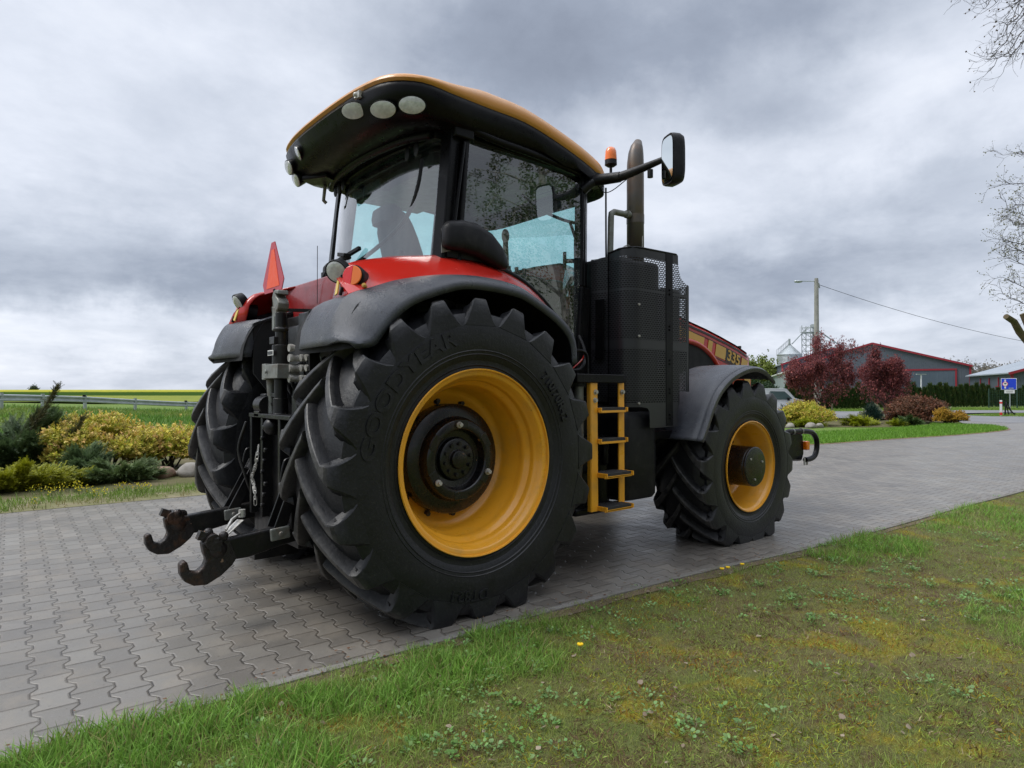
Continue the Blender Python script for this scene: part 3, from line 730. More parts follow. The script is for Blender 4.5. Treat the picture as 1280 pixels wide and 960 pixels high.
# pod by the pillar
def pod(s):
    rings = []
    for x, zc, hz, hy in ((.0, 2.375, .06, .03), (.03, 2.385, .085, .055), (.12, 2.395, .095, .068), (.25, 2.385, .10, .07), (.37, 2.345, .095, .065), (.46, 2.295, .07, .055), (.515, 2.26, .035, .035), (.53, 2.245, .012, .015)):
        rg = []
        for k in range(20):
            a = 2 * PI * k / 20; c, t = math.cos(a), math.sin(a)
            rg.append((x, s * (.93 + hy * math.copysign(abs(c) ** .6, c)), zc + hz * math.copysign(abs(t) ** .7, t) + (.02 if t > 0 else 0)))
        rings.append(rg)
    m = MB(); m.loft(rings, cap=True); m.box((.22, s * .88, 2.30), (.36, .06, .08)); return m.build('intake_cover', M['darkplastic'], T, smooth=60)
pod(-1); pod(1)
mb = MB(); mb.prism([(.00, -.90, 2.28), (.10, -.925, 2.31), (.10, -.925, 2.35), (.065, -.92, 2.385), (.065, -.92, 2.44), (.0, -.90, 2.44)], (0, -.006, 0)); mb.build('bracket_plate', M['cast'], T, smooth=0)
# wiper
mb = MB(); mb.tube([(-.27, .38, 2.22), (-.24, .30, 2.32), (-.18, .22, 2.38), (-.16, .10, 2.385)], .016, 8); mb.bar((-.19, .28, 2.37), (-.14, -.02, 2.44), .03, .03); mb.box((-.22, .36, 2.22), (.08, .09, .16)); mb.box((-.20, .12, 2.40), (.06, .12, .03), rot=(.2, 0, 0))
mb.build('rear_wiper', M['darkplastic'], T, bevel=.006)
mb = MB(); mb.box((-.05, -.45, 2.33), (.05, .06, .07)); mb.build('wiper_motor', M['darkplastic'], T, bevel=.01)

# ---- roof
half = [(-.455, 0, 3.35), (-.45, -.30, 3.35), (-.425, -.60, 3.35), (-.365, -.84, 3.345), (-.20, -.985, 3.335), (.06, -1.0, 3.32), (.35, -.975, 3.325), (.70, -.955, 3.325), (1.05, -.945, 3.262), (1.40, -.925, 3.175), (1.62, -.875, 3.115), (1.76, -.72, 3.11), (1.83, -.35, 3.13), (1.84, 0, 3.14)]
hs = crv(half, 4)
loop = [tuple(p) for p in hs] + [(p[0], -p[1], p[2]) for p in reversed(hs[1:-1])]
cx0 = .62
def inset(p, din, dz, mn=0.0):
    v = np.array([p[0] - cx0, p[1] * 1.15]); L = np.linalg.norm(v); k = max(mn, (L - din)) / L
    return (cx0 + (p[0] - cx0) * k, p[1] * k, p[2] + dz)
def scalep(p, k, z, f=1.0):
    return (cx0 + (p[0] - cx0) * k, p[1] * k, z + (p[2] - 3.33) * f)
def rearness(p): return max(0, min(1, (.15 - p[0]) / .5))
hh_ = lambda p: 1.0 - .62 * rearness((p[0] - .16, 0))
shell = [[inset(p, .03, -.025) for p in loop], [inset(p, .004, -.004) for p in loop], [inset(p, -.006, .010 * hh_(p)) for p in loop], [inset(p, -.002, .050 * hh_(p)) for p in loop], [inset(p, .015, .088 * hh_(p)) for p in loop], [inset(p, .055, .115 * hh_(p)) for p in loop], [inset(p, .14, .132 * hh_(p)) for p in loop]]
shell += [[scalep(p, .6, 3.455 - .05 * rearness(p), .6) for p in loop], [scalep(p, .25, 3.458, .4) for p in loop], [scalep(p, .02, 3.46, .1) for p in loop]]
mb = MB(); mb.loft(shell, cap=False)
roof = mb.build('roof', M['roofyel'], T, smooth=60)
def rearness(p): return max(0, min(1, (.15 - p[0]) / .5))
vis = [[inset(p, .02, -.003) for p in loop], [inset(p, .012, -.012) for p in loop], [inset(p, .006 - .012 * rearness(p), -.05) for p in loop], [inset(p, .012 + .02 * rearness(p), -.10 - .02 * rearness(p)) for p in loop],
       [(lambda q: (q[0], q[1], max(q[2], 3.10)))(inset(p, .035 + .04 * rearness(p), -.14 - .05 * rearness(p))) for p in loop],
       [(lambda q: (q[0], q[1], 3.115 + .03 * (1 - rearness(p))))(inset(p, .075 + .10 * rearness(p), 0)) for p in loop],
       [(lambda q: (q[0], q[1], 3.12))(inset(p, .28, 0)) for p in loop], [scalep(p, .3, 3.125, 0) for p in loop], [scalep(p, .02, 3.125, 0) for p in loop]]
mb = MB(); mb.loft(vis)
visor = mb.build('roof_underside', M['gloss'], roof, smooth=50)
# underside detail: rear header and side gutter
mb = MB()
for s in (1, -1):
    mb.tube(crv([(.20, s * .90, 3.17), (.30, s * .90, 3.155), (.5, s * .89, 3.14), (.9, s * .88, 3.13), (1.35, s * .86, 3.10)], 4), .03, 8)
    mb.box((.18, s * .86, 3.15), (.16, .12, .14))
mb.tube(crv([(.0, -.78, 3.10), (-.08, -.5, 3.115), (-.12, 0, 3.12), (-.08, .5, 3.115), (.0, .78, 3.10)], 4), .035, 8)
mb.box((-.18, .62, 3.11), (.16, .26, .04), rot=(0, 0, .5)); mb.box((-.22, -.2, 3.16), (.12, .16, .03)); mb.box((-.22, .25, 3.16), (.12, .16, .03))
mb.build('roof_gutter', M['gloss'], roof, smooth=40, bevel=.01)
mb = MB(); mb.tube([(-.05, .80, 3.12), (-.055, .82, 3.00), (-.03, .82, 2.98)], .016, 8); mb.build('drain_spout', M['cast'], roof)
for y, z in ((.66, 3.05), (.60, 3.06), (.52, 3.07), (-.50, 3.04), (-.62, 3.04)):
    m = MB(); m.sphere((-.02, y, z), .04, 10, 8, sc=(.25, .8, 1.3)); m.build('window_latch', M['darkplastic'], roof)
def roof_lamp(c, d, r=.062, out=.0):
    c = Vector(c); d = Vector(d).normalized()
    m = MB(); hz_ = Vector((0, 0, 1)).cross(d).normalized(); vt_ = d.cross(hz_)
    def ring_(off, q): return [c + d * off + hz_ * math.cos(2 * PI * k / 28) * q * 1.18 + vt_ * math.sin(2 * PI * k / 28) * q * .74 for k in range(28)]
    m.loft([ring_(-.09, .05), ring_(-.06, .070), ring_(-.004, .079), ring_(.004, .077)], cap=True)
    o = m.build('work_light', M['gloss'], roof, smooth=40)
    l = MB(); l.loft([ring_(.0, .072), ring_(.008, .070), ring_(.013, .05), ring_(.015, .02)], cap=True); l.build('lens', M['lampglass'], o, smooth=60)
roof_lamp((-.432, -.505, 3.232), (-.66, -.50, -.45)); roof_lamp((-.375, -.80, 3.158), (-.62, -.6, -.45)); roof_lamp((-.25, -.945, 3.172), (-.55, -.75, -.3))
roof_lamp((-.405, .50, 3.232), (-.8, .3, -.45)); roof_lamp((-.385, .745, 3.19), (-1, .15, -.50)); roof_lamp((-.315, .77, 3.11), (-1, .2, -.6))
m = MB(); m.sphere((-.445, -.56, 3.315), .018, 10, 8); m.box((-.43, -.585, 3.31), (.03, .04, .045)); m.cyl((-.445, -.56, 3.30), (-.45, -.565, 3.285), .010, 8); m.build('camera_bracket', M['steel'], roof)
# beacon
m = MB(); bc = (1.79, -.80); m.tube([(bc[0], bc[1], 3.14), (bc[0], bc[1], 3.27)], .012, 8); m.tube([(bc[0], bc[1], 3.27), (bc[0], bc[1], 3.285), (bc[0], bc[1], 3.325)], [.03, .052, .05], 20); b0 = m.build('beacon', M['darkplastic'], T)
m = MB(); m.tube([(bc[0], bc[1], z) for z in (3.325, 3.36, 3.40, 3.425, 3.44)], [.052, .05, .047, .036, .012], 20); m.build('beacon_lens', M['amber'], b0, smooth=60)
# mirror with arm
m = MB(); m.box((1.50, -.86, 3.08), (.16, .10, .10)); m.tube([(1.46, -.85, 3.06), (1.52, -.98, 3.065), (1.56, -1.10, 3.06)], [.045, .045, .042], 12); m.tube([(1.56, -1.08, 3.06), (1.60, -1.25, 3.085), (1.68, -1.45, 3.14)], [.038, .032, .022], 12)
m.tube(crv([(1.40, -.84, 2.98), (1.44, -.88, 3.03), (1.50, -.90, 3.07)], 3), .04, 10); m.cyl((1.63, -1.34, 3.07), (1.63, -1.34, 3.01), .022, 12)
arm = m.build('mirror_arm', M['darkplastic'], T, smooth=50)
m = MB(); m.tube(crv([(1.50, -.92, 3.02), (1.52, -.97, 2.96), (1.54, -1.04, 2.965), (1.57, -1.16, 3.03)], 4), .004, 5); m.build('cable', M['darkplastic'], arm)
mc = Vector((1.66, -1.53, 3.10)); ang = R(-24)
def mirror_loop(sc, dx):
    pts = []
    for k in range(28):
        a = 2 * PI * k / 28; c, t = math.cos(a), math.sin(a)
        y = .092 * sc * math.copysign(abs(c) ** .45, c); z = .19 * sc * math.copysign(abs(t) ** .4, t)
        v = Matrix.Rotation(ang, 3, 'Z') @ Vector((dx, y, z)); pts.append(mc + v)
    return pts
m = MB(); m.loft([mirror_loop(.93, -.043), mirror_loop(.98, -.048), mirror_loop(1.0, -.03), mirror_loop(1.0, .02), mirror_loop(.93, .05), mirror_loop(.7, .065)], cap=True); ms = m.build('side_mirror', M['darkplastic'], arm, smooth=50)
m = MB(); m.prism(mirror_loop(.88, -.0505), (Matrix.Rotation(ang, 3, 'Z') @ Vector((.002, 0, 0)))); m.build('mirror_glass', M['mirrorglass'], ms, smooth=0)
m = MB(); m.tube(crv([(1.66, -.86, 3.05), (1.655, -.865, 2.6), (1.64, -.88, 2.3), (1.60, -.90, 1.9), (1.50, -.85, 1.6)], 4), .008, 6); m.build('cable', M['darkplastic'], T)

# ---- exhaust and its guard
m = MB(); ex, ey = 1.99, -.90
m.tube([(ex, ey, 2.40), (ex, ey, 3.05), (ex, ey, 3.24), (ex + .002, ey, 3.32), (ex + .008, ey, 3.40), (ex + .020, ey, 3.46), (ex + .040, ey, 3.515)], [.070, .070, .070, .068, .062, .050, .028], 28, cap=False)
m.tube([(ex, ey, 2.80), (ex, ey, 2.87)], .0735, 28)
exo = m.build('exhaust_pipe', M['exh'], T, smooth=50, solid=.006)
m = MB(); m.tube([(ex - .30, ey + .02, 2.40), (ex - .30, ey + .02, 2.50), (ex - .29, ey + .02, 2.80), (ex - .285, ey + .02, 2.84), (ex - .25, ey + .02, 2.86), (ex - .05, ey, 2.86)], [.032, .026, .026, .026, .026, .026], 14); m.tube([(ex - .12, ey, 2.86), (ex - .09, ey, 2.86)], .034, 14); m.build('breather_pipe', M['cast'], T, smooth=50)
m = MB(); m.tube(crv([(ex - .18, ey, 2.50), (ex - .16, ey, 2.57), (ex - .10, ey, 2.60), (ex - .05, ey, 2.58)], 4), .005, 6); m.cyl((ex + .0, ey - .075, 2.56), (ex + .0, ey - .075, 2.68), .004, 6); m.build('sensor_wire', M['steel'], T)
m = MB(); m.cyl((1.98, -.90, 1.3), (1.98, -.90, 2.44), .20, 32); m.box((1.84, -.86, 1.86), (.50, .44, 1.14)); m.box((2.16, -.97, 1.73), (.25, .36, 1.0)); m.cyl((1.73, -.88, 1.3), (1.73, -.88, 2.46), .165, 28); m.box((1.64, -.74, 1.85), (.16, .3, 1.20)); m.build('silencer', M['liner'], T, bevel=.03)
m = MB()
# rear face + rounded corner
path = [(1.50, -.84), (1.53, -.94), (1.545, -.985)]
m.loft([[(x, y, z) for z in (1.28, 2.435)] for x, y in path], closed=False)
g = MB()
cor = [(1.55, -.99), (1.55, -1.08), (1.558, -1.12), (1.578, -1.155), (1.61, -1.182), (1.65, -1.197), (1.69, -1.20)]
for i in range(len(cor) - 1):
    a, b = cor[i], cor[i + 1]
    zt = [2.478, 2.488, 2.493, 2.497, 2.50, 2.502, 2.503]
    zb = [1.26, 1.25, 1.245, 1.24, 1.24, 1.24, 1.24]
    g.add([(a[0], a[1], zb[i]), (b[0], b[1], zb[i + 1]), (b[0], b[1], zt[i + 1]), (a[0], a[1], zt[i])], [(0, 1, 2, 3)])
side = [(1.69, 1.24), (1.77, 1.23), (1.795, 1.20), (1.80, 1.07), (2.18, 1.07), (2.18, 1.34), (2.20, 1.36), (2.32, 1.36), (2.33, 2.25), (2.325, 2.265), (2.28, 2.275), (2.22, 2.315), (2.19, 2.37), (2.18, 2.44), (2.178, 2.50), (2.16, 2.515), (1.69, 2.503)]
g.add([(x, -1.20, z) for x, z in side], [tuple(range(len(side)))])
g.add([(2.33, -1.20, 1.36), (2.34, -1.0, 1.36), (2.34, -1.0, 2.26), (2.33, -1.20, 2.26)], [(0, 1, 2, 3)])
sh = g.build('exhaust_guard', M['perf'], T, smooth=40)
m.add([(1.55, -.985, 1.26), (1.55, -.985, 2.478)], []); m.build('side_guard', M['perf'], sh, smooth=40)
t = MB(); t.tube([(1.555, -.985, 2.47), (1.553, -1.09, 2.488), (1.585, -1.16, 2.497), (1.66, -1.196, 2.50), (2.15, -1.195, 2.508)], .010, 8); t.bar((1.55, -.985, 1.26), (1.55, -.985, 2.48), .012, .012); t.box((2.055, -1.201, 1.79), (.09, .006, 1.42))
for z in (2.20, 2.165, 1.90, 1.87, 1.62, 1.59, 1.38, 1.35, 1.17, 1.14): t.cyl((2.06, -1.20, z), (2.06, -1.212, z), .009, 10)
t.build('guard_frame', M['gloss'], sh, smooth=30)
for p in ((1.66, -1.198, 1.27), (1.66, -1.20, 1.80), (1.66, -1.20, 2.05)):
    t = MB(); t.cyl(p, (p[0], p[1] - .012, p[2]), .009, 10); t.build('bolt', M['steel'], sh)
m = MB(); m.prism([(1.50, -.90, 1.62), (1.505, -.98, 1.62), (1.505, -.98, 2.10), (1.50, -.90, 2.10)], (-.012, 0, 0)); m.build('heat_plate', M['gloss'], sh)

# ---- platform, ladder, tank
m = MB(); m.box((1.21, -1.11, 1.46), (.52, .22, .065)); m.box((1.05, -.95, 1.44), (.24, .3, .10)); pf = m.build('step_platform', M['gloss'], T, bevel=.006)
m = MB(); m.tube(crv([(.96, -1.15, 1.47), (.965, -1.15, 1.62), (1.0, -1.15, 1.66), (1.08, -1.15, 1.66), (1.125, -1.15, 1.62), (1.13, -1.15, 1.47)], 4), .012, 8); m.build('handrail', M['gloss'], pf)
m = MB(); m.tube(crv([(1.0, -1.1, 1.52), (1.08, -1.12, 1.53), (1.16, -1.1, 1.60), (1.25, -1.0, 1.70), (1.3, -.9, 1.8)], 4), .012, 8); m.build('hose', M['darkplastic'], T)
m = MB(); m.tube(crv([(1.10, -1.0, 1.52), (1.18, -1.04, 1.60), (1.28, -.98, 1.66)], 4), .006, 6); m.build('hose', M['red'], T)
m = MB(); m.box((.97, -1.10, 1.56), (.03, .04, .10)); m.build('fluid_gauge', M['whitepl'], T, bevel=.004)
m = MB(); m.cyl((1.07, -1.12, 1.02), (1.07, -1.12, 1.40), .035, 16); m.build('filter_canister', M['cast'], T)
lad = MB()
lad.bar((1.142, -1.20, 1.43), (1.150, -1.20, .48), .072, .014, up=(0, 1, 0)); lad.bar((1.108, -1.185, 1.43), (1.116, -1.185, .48), .012, .035, up=(0, 1, 0))
lad.bar((1.458, -1.19, 1.43), (1.463, -1.19, .50), .062, .014, up=(0, 1, 0)); lad.bar((1.49, -1.175, 1.43), (1.495, -1.175, .50), .012, .035, up=(0, 1, 0))
la = lad.build('ladder', M['yellow'], T, smooth=0, bevel=.004)
for i, (z, wd) in enumerate(((1.215, .0), (.985, .0), (.735, .055), (.49, .055))):
    s_ = MB(); y0 = -1.16; y1 = -1.20 - wd
    s_.box((1.325, (y0 + y1) / 2, z), (.30, abs(y1 - y0) + .07, .012)); s_.box((1.318, y1 - .03, z + .000), (.30, .010, .020))
    for xx in (1.18, 1.475): s_.box((xx, (y0 + y1) / 2 - .01, z + .012), (.012, abs(y1 - y0) + .07, .034))
    so_ = s_.build('step', M['yellow'], la, smooth=0, bevel=.003)
    t_ = MB(); t_.box((1.325, (y0 + y1) / 2 - .004, z + .018), (.27, abs(y1 - y0) + .062, .024)); t_.build('tread', M['step'], so_, smooth=0, bevel=.003)
for x, z in ((1.155, 1.36), (1.15, 1.30), (1.455, 1.36)):
    b = MB(); b.cyl((x, -1.205, z), (x, -1.225, z), .014, 6); b.cyl((x, -1.205, z), (x, -1.211, z), .020, 12); b.build('bolt', M['steel'], la, smooth=0)
m = MB()
rg = []
for z, k in ((.50, .90), (.53, 1.0), (.85, 1.02), (1.14, 1.0), (1.18, .94), (1.20, .85)):
    r_ = []
    for a in range(24):
        t = 2 * PI * a / 24; c, s_ = math.cos(t), math.sin(t)
        r_.append((1.76 + .22 * k * math.copysign(abs(c) ** .35, c), -.98 + .17 * k * math.copysign(abs(s_) ** .35, s_), z))
    rg.append(r_)
m.loft(rg, cap=True); m.build('fuel_tank', M['darkplastic'], T, smooth=45)
m = MB(); m.box((1.2, -.85, .75), (.55, .4, .55)); m.box((1.28, -1.0, .47), (.5, .25, .06)); m.box((1.42, -1.06, .88), (.06, .05, .18)); m.build('battery_box', M['gloss'], T, bevel=.02)

# ---- hood
def zt(x): return float(np.interp(x, [1.55, 1.9, 2.12, 2.7, 3.42, 3.7, 4.15, 4.56, 4.62, 4.66], [2.46, 2.41, 2.375, 2.26, 2.09, 2.035, 1.93, 1.815, 1.79, 1.73]))
hb = []
xs = [1.55, 1.8, 2.1, 2.4, 2.7, 3.0, 3.2, 3.42, 3.7, 4.0, 4.3, 4.5, 4.58, 4.63, 4.66]
def hw(x): return float(np.interp(x, [1.55, 4.3, 4.58, 4.66], [.50, .47, .45, .40]))
for x in xs:
    z = zt(x); w = hw(x); zl = 1.45 if x < 4.6 else 1.42
    hb.append([(x, y, q) for y, q in ((-w, zl), (-w - .012, z - .35), (-w, z - .045), (-w + .03, z - .012), (-w + .10, z + .006), (-.15, z + .022), (.15, z + .022), (w - .10, z + .006), (w - .03, z - .012), (w, z - .045), (w + .012, z - .35), (w, zl))])
m = MB(); m.loft(hb, closed=True, cap=True); hood = m.build('hood', M['red'], T, smooth=35)
def sidey(x, z):
    w = hw(x); zz = zt(x)
    if z > zz - .045: return -w
    return -(w + .012 * (1 - abs(z - (zz - .35)) / .4 if abs(z - (zz - .35)) < .4 else 0))
def strip(x0, x1, t0, t1, name, mat, par, off=.003, slant=.0, n=None):
    n = n or max(2, int((x1 - x0) / .12)); gr = []
    for i in range(n + 1):
        x = x0 + (x1 - x0) * i / n
        gr.append([(x + slant * k, -1 * (abs(sidey(x, zt(x) - t)) + off), zt(x) - t) for k, t in ((1, t0), (.5, (t0 + t1) / 2), (0, t1))])
    b = MB(); b.loft(gr, closed=False); b2 = b.build(name, mat, par, smooth=0, solid=.002); return b2
strip(1.6, 4.60, .048, .072, 'top_stripe', M['blackdecal'], hood)
strip(1.6, 4.56, .105, .113, 'pinstripe', M['blackdecal'], hood); strip(1.6, 4.54, .270, .280, 'pinstripe', M['blackdecal'], hood)
for x0, x1 in ((1.6, 3.60), (3.68, 3.76), (3.83, 4.03), (4.36, 4.50)): strip(x0, x1, .125, .255, 'gold_stripe', M['gold'], hood, slant=.04)
strip(4.04, 4.35, .118, .262, 'number_field', M['blackdecal'], hood, off=.0035, slant=.02)
me = text_mesh('335', .165, .002, .004)
o = bpy.data.objects.new('number_lettering', me); me.materials.clear(); me.materials.append(M['gold']); COL.objects.link(o); o.parent = hood
sl = math.atan2(zt(4.3) - zt(4.1), .2)
o.rotation_euler = (PI / 2, -sl * 1.0, 0); o.rotation_mode = 'XYZ'
o.matrix_local = Matrix.Translation((4.205, -(abs(sidey(4.2, zt(4.2) - .19)) + .008), zt(4.205) - .19)) @ Matrix.Rotation(-sl, 4, 'Y') @ Matrix.Rotation(PI / 2, 4, 'X') @ Matrix.Scale(1.08, 4, (1, 0, 0))
# black top line and nose
m = MB(); m.loft([[(x, y, z) for y, z in ((-hw(x) + .022, zt(x) + .0), (-hw(x) + .07, zt(x) + .016), (-.12, zt(x) + .032), (.12, zt(x) + .032), (hw(x) - .07, zt(x) + .016), (hw(x) - .022, zt(x)))] for x in xs[:-1]], closed=True, cap=True); m.build('hood_top_panel', M['gloss'], hood, smooth=40)
m = MB(); m.box((4.68, 0, 1.40), (.06, .74, .62)); m.build('grille', M['gloss'], hood, bevel=.02)
m = MB(); m.prism([(4.10, -.475, 1.30), (4.62, -.455, 1.30), (4.62, -.455, 1.50), (4.10, -.475, 1.50)], (0, .04, 0)); m.build('hood_side_skirt', M['red'], hood)
m = MB(); m.box((4.50, -.478, 1.50), (.12, .01, .12)); m.build('skirt_stripe', M['gold'], hood)
m = MB()
arc = [(3.25 + .72 * math.cos(a), -.51, 1.30 + .58 * math.sin(a)) for a in [PI * k / 20 for k in range(0, 21)]]
m.tube(arc, .030, 10); m.build('arch_moulding', M['red'], hood, smooth=60)
m = MB(); m.prism([(3.25 + .71 * math.cos(a), -.485, 1.28 + .57 * math.sin(a)) for a in [PI * k / 20 for k in range(0, 21)]], (0, -.03, 0)); m.build('arch_panel', M['liner'], hood)
m = MB(); m.tube([(4.63, -.30, 1.74), (4.63, -.30, 1.86)], .006, 6); m.box((4.63, -.30, 1.88), (.03, .04, .03)); m.build('sensor', M['darkplastic'], hood)
m = MB(); m.box((2.6, 0, 1.30), (2.2, .86, .42)); m.box((4.3, 0, 1.15), (.9, .7, .4)); m.build('engine', M['black'], T, bevel=.03)

# ---- front fenders
def front_fender(s):
    lip = crv([(2.20, .955), (2.27, 1.06), (2.37, 1.23), (2.50, 1.38), (2.70, 1.50), (2.96, 1.575), (3.17, 1.572), (3.32, 1.515), (3.40, 1.465)], 4)
    rings = []
    for x, z in lip:
        v = np.array([x - FX, z - FZ]); v /= np.linalg.norm(v)
        def q(y, d): return (x + v[0] * d, s * y, z + v[1] * d)
        rings.append([q(1.395, -.045), q(1.40, -.012), q(1.385, 0), q(1.355, -.002), q(1.35, .006), q(1.30, .014), q(1.10, .022), q(.86, .018), q(.80, .0)])
    m = MB(); m.loft(rings, closed=False)
    # rear wall joining the body
    o = m.build('front_fender', M['plastic'], T, smooth=50, solid=.012)
    w = MB(); w.prism([(2.19, s * .84, .95), (2.36, s * .83, 1.22), (2.52, s * .83, 1.43), (2.70, s * .83, 1.54), (2.72, s * .83, 1.40), (2.5, s * .83, .95)], (0, s * -.01, 0)); w.build('inner_flange', M['plastic'], o)
    b = MB(); b.cyl((2.295, s * 1.05, 1.15), (2.275, s * 1.05, 1.155), .014, 10); b.build('bolt', M['steel'], o)
    b = MB(); b.bar((2.75, s * .55, 1.2), (2.85, s * .95, 1.50), .06, .03); b.bar((3.1, s * .55, 1.2), (3.1, s * .95, 1.55), .06, .03); b.build('stay', M['black'], o)
front_fender(-1); front_fender(1)
m = MB(); m.box((2.05, -.86, 1.0), (.5, .5, .06)); m.build('rear_bracket', M['gloss'], T)

# ---- front linkage with the guard tubes
m = MB(); m.box((4.72, 0, .72), (.5, .7, .42)); m.box((4.75, 0, .72), (.34, 1.7, .20)); 
for s in (1, -1): m.prism([(4.35, s * .80, .60), (4.95, s * .80, .56), (5.0, s * .80, .64), (4.98, s * .80, .86), (4.90, s * .80, .89), (4.40, s * .80, .88)], (0, s * .10, 0))
fl = m.build('front_linkage', M['gloss'], T, bevel=.02)
for s in (1, -1):
    g = MB(); g.tube(crv([(4.45, s * .95, .86), (4.50, s * .95, .905), (4.60, s * .95, .915), (4.98, s * .95, .90), (5.11, s * .95, .87), (5.19, s * .95, .80), (5.20, s * .95, .70), (5.15, s * .95, .615), (5.05, s * .95, .585), (4.92, s * .95, .58)], 4), .030, 12)
    g.build('guard_tube', M['gloss'], fl)
    for x in (4.62, 4.82): c = MB(); c.tube([(x, s * .95, .88), (x, s * .95, .93)], .012, 8); c.cyl((x - .012, s * .95, .91), (x + .012, s * .95, .91), .036, 14); c.build('pipe_clamp', M['cast'], fl)
    for x in (4.90, 4.96): c = MB(); c.cyl((x, s * .95, .52), (x, s * .95, .60), .011, 8); c.build('bolt', M['steel'], fl)
    a = MB(); a.box((5.02, s * .90, .735), (.07, .08, .10)); a.build('marker_light', M['amber'], fl, bevel=.008)
# ================================================================== SETTING
CAMP = np.array([-2.404, -4.492, 1.378])
FX_ = 815.55; TH = .6982
rV = np.array([math.cos(TH), -math.sin(TH)]); dV = np.array([math.sin(TH), math.cos(TH)])
def W(px, depth):
    """ground position at a bearing given as a photo column and a distance along the view axis (metres)"""
    return CAMP[:2] + dV * depth + rV * ((px - 640) / FX_ * depth)
def zat(py, depth): return CAMP[2] + (487 - py) / FX_ * depth

def sstep(a, b, x):
    t = np.clip((x - a) / (b - a), 0, 1); return t * t * (3 - 2 * t)
_tab = rng.random((64, 64))
def vnoise(x, y):
    xi = np.floor(x).astype(int); yi = np.floor(y).astype(int); fx = x - xi; fy = y - yi
    fx = fx * fx * (3 - 2 * fx); fy = fy * fy * (3 - 2 * fy)
    a = _tab[xi % 64, yi % 64]; b = _tab[(xi + 1) % 64, yi % 64]; c = _tab[xi % 64, (yi + 1) % 64]; d = _tab[(xi + 1) % 64, (yi + 1) % 64]
    return (a * (1 - fx) + b * fx) * (1 - fy) + (c * (1 - fx) + d * fx) * fy
def fbm(x, y, o=4):
    s = 0; a = .5; t = 0
    for i in range(o): s = s + a * vnoise(x * 2 ** i + i * 17.3, y * 2 ** i + i * 9.1); t += a; a *= .55
    return s / t
def hgt(x, y):
    x = np.asarray(x, float); y = np.asarray(y, float)
    # the verge climbing to the road behind the beds at the left
    h = .46 * sstep(13, 31, y) * sstep(9, -3, x - (y - 32) * .0)
    h = h * (1 - sstep(38, 55, y) * .55)
    # slight drop to the yard where the van stands
    vx, vy = W(975, 39)
    h = h - .42 * np.exp(-(((x - vx) ** 2 + (y - vy) ** 2) / 60.0))
    return h

NEAR = [(-9, -1.30), (-3.2, -1.36), (-2.3, -1.39), (-1.6, -1.41), (-1.07, -1.43), (-.4, -1.47), (.3, -1.50), (.9, -1.54), (1.84, -1.61), (3.04, -1.76), (4.0, -1.84), (4.92, -1.90), (6.6, -1.99), (8.8, -2.13), (10.2, -1.98), (12, -1.66), (14.6, -1.12), (18, -.60), (24, .15), (34, 1.3), (46, 2.2)]
def near_edge(x):
    return np.interp(x, [p[0] for p in NEAR], [p[1] for p in NEAR])
FAR = [(-14, 4.9), (-6, 4.75), (-2.1, 4.67), (-.25, 4.6), (3, 4.5), (8, 4.1), (11.5, 3.6), (14.4, 2.97), (16.8, 2.6), (20.2, 1.95), (23.5, 1.62), (25.3, 1.72), (26.6, 2.3), (27.8, 3.2)]

def sheet(name, poly, mat, z=0.0, kind='structure', thick=0):
    me = bpy.data.meshes.new(name)
    bm = bmesh.new(); vs = [bm.verts.new((p[0], p[1], z)) for p in poly]
    f = bm.faces.new(vs)
    if f.normal.z < 0: f.normal_flip()
    bmesh.ops.triangulate(bm, faces=bm.faces)
    if thick:
        r = bmesh.ops.extrude_face_region(bm, geom=list(bm.faces)); 
        for v in [g for g in r['geom'] if isinstance(g, bmesh.types.BMVert)]: v.co.z -= thick
    bmesh.ops.recalc_face_normals(bm, faces=bm.faces)
    bm.to_mesh(me); bm.free(); me.materials.append(mat)
    o = bpy.data.objects.new(name, me); COL.objects.link(o); o['kind'] = kind
    return o

# ---- materials of the ground
def ground_mat():
    m, nt, b = newmat('grass_ground')
    g = nt.node('ShaderNodeNewGeometry').outputs['Position']
    n1 = nt.noise(g, .9, 6, .6); n2 = nt.noise(g, 5, 6, .65); n3 = nt.noise(g, 40, 4, .7); n4 = nt.noise(g, 2.1, 5, .6, dist=.6)
    c = nt.mix(nt.ramp(n1, .38, .62), (.11, .15, .035), (.16, .13, .06))
    c = nt.mix(nt.ramp(n2, .50, .66), c, (.10, .055, .03))
    c = nt.mix(nt.ramp(n4, .54, .66), c, (.26, .21, .015))
    c = nt.mix(nt.math('MULTIPLY', nt.ramp(n3, .45, .7), .6), c, (.055, .045, .025))
    n6 = nt.noise(g, 170, 3, .7)
    c = nt.mix(nt.math('MULTIPLY', nt.ramp(n6, .5, .7), .55), c, (.22, .16, .08))
    # greener far away from the mossy lawn
    d = nt.node('ShaderNodeVectorMath', operation='DISTANCE', ins={0: g, 1: (0, -3, 0)})
    far = nt.ramp(d.outputs['Value'], 9, 14)
    c = nt.mix(far, c, nt.mix(nt.ramp(n2, .35, .65), (.10, .18, .028), (.15, .2, .045)))
    nt.l.new(c, b.inputs['Base Color']); b.inputs['Roughness'].default_value = .9; b.inputs['Specular IOR Level'].default_value = .2
    bb = nt.bump(n3, .8, .03); bb = nt.bump(n6, .6, .01, bb)
    nt.l.new(bb, b.inputs['Normal'])
    return m
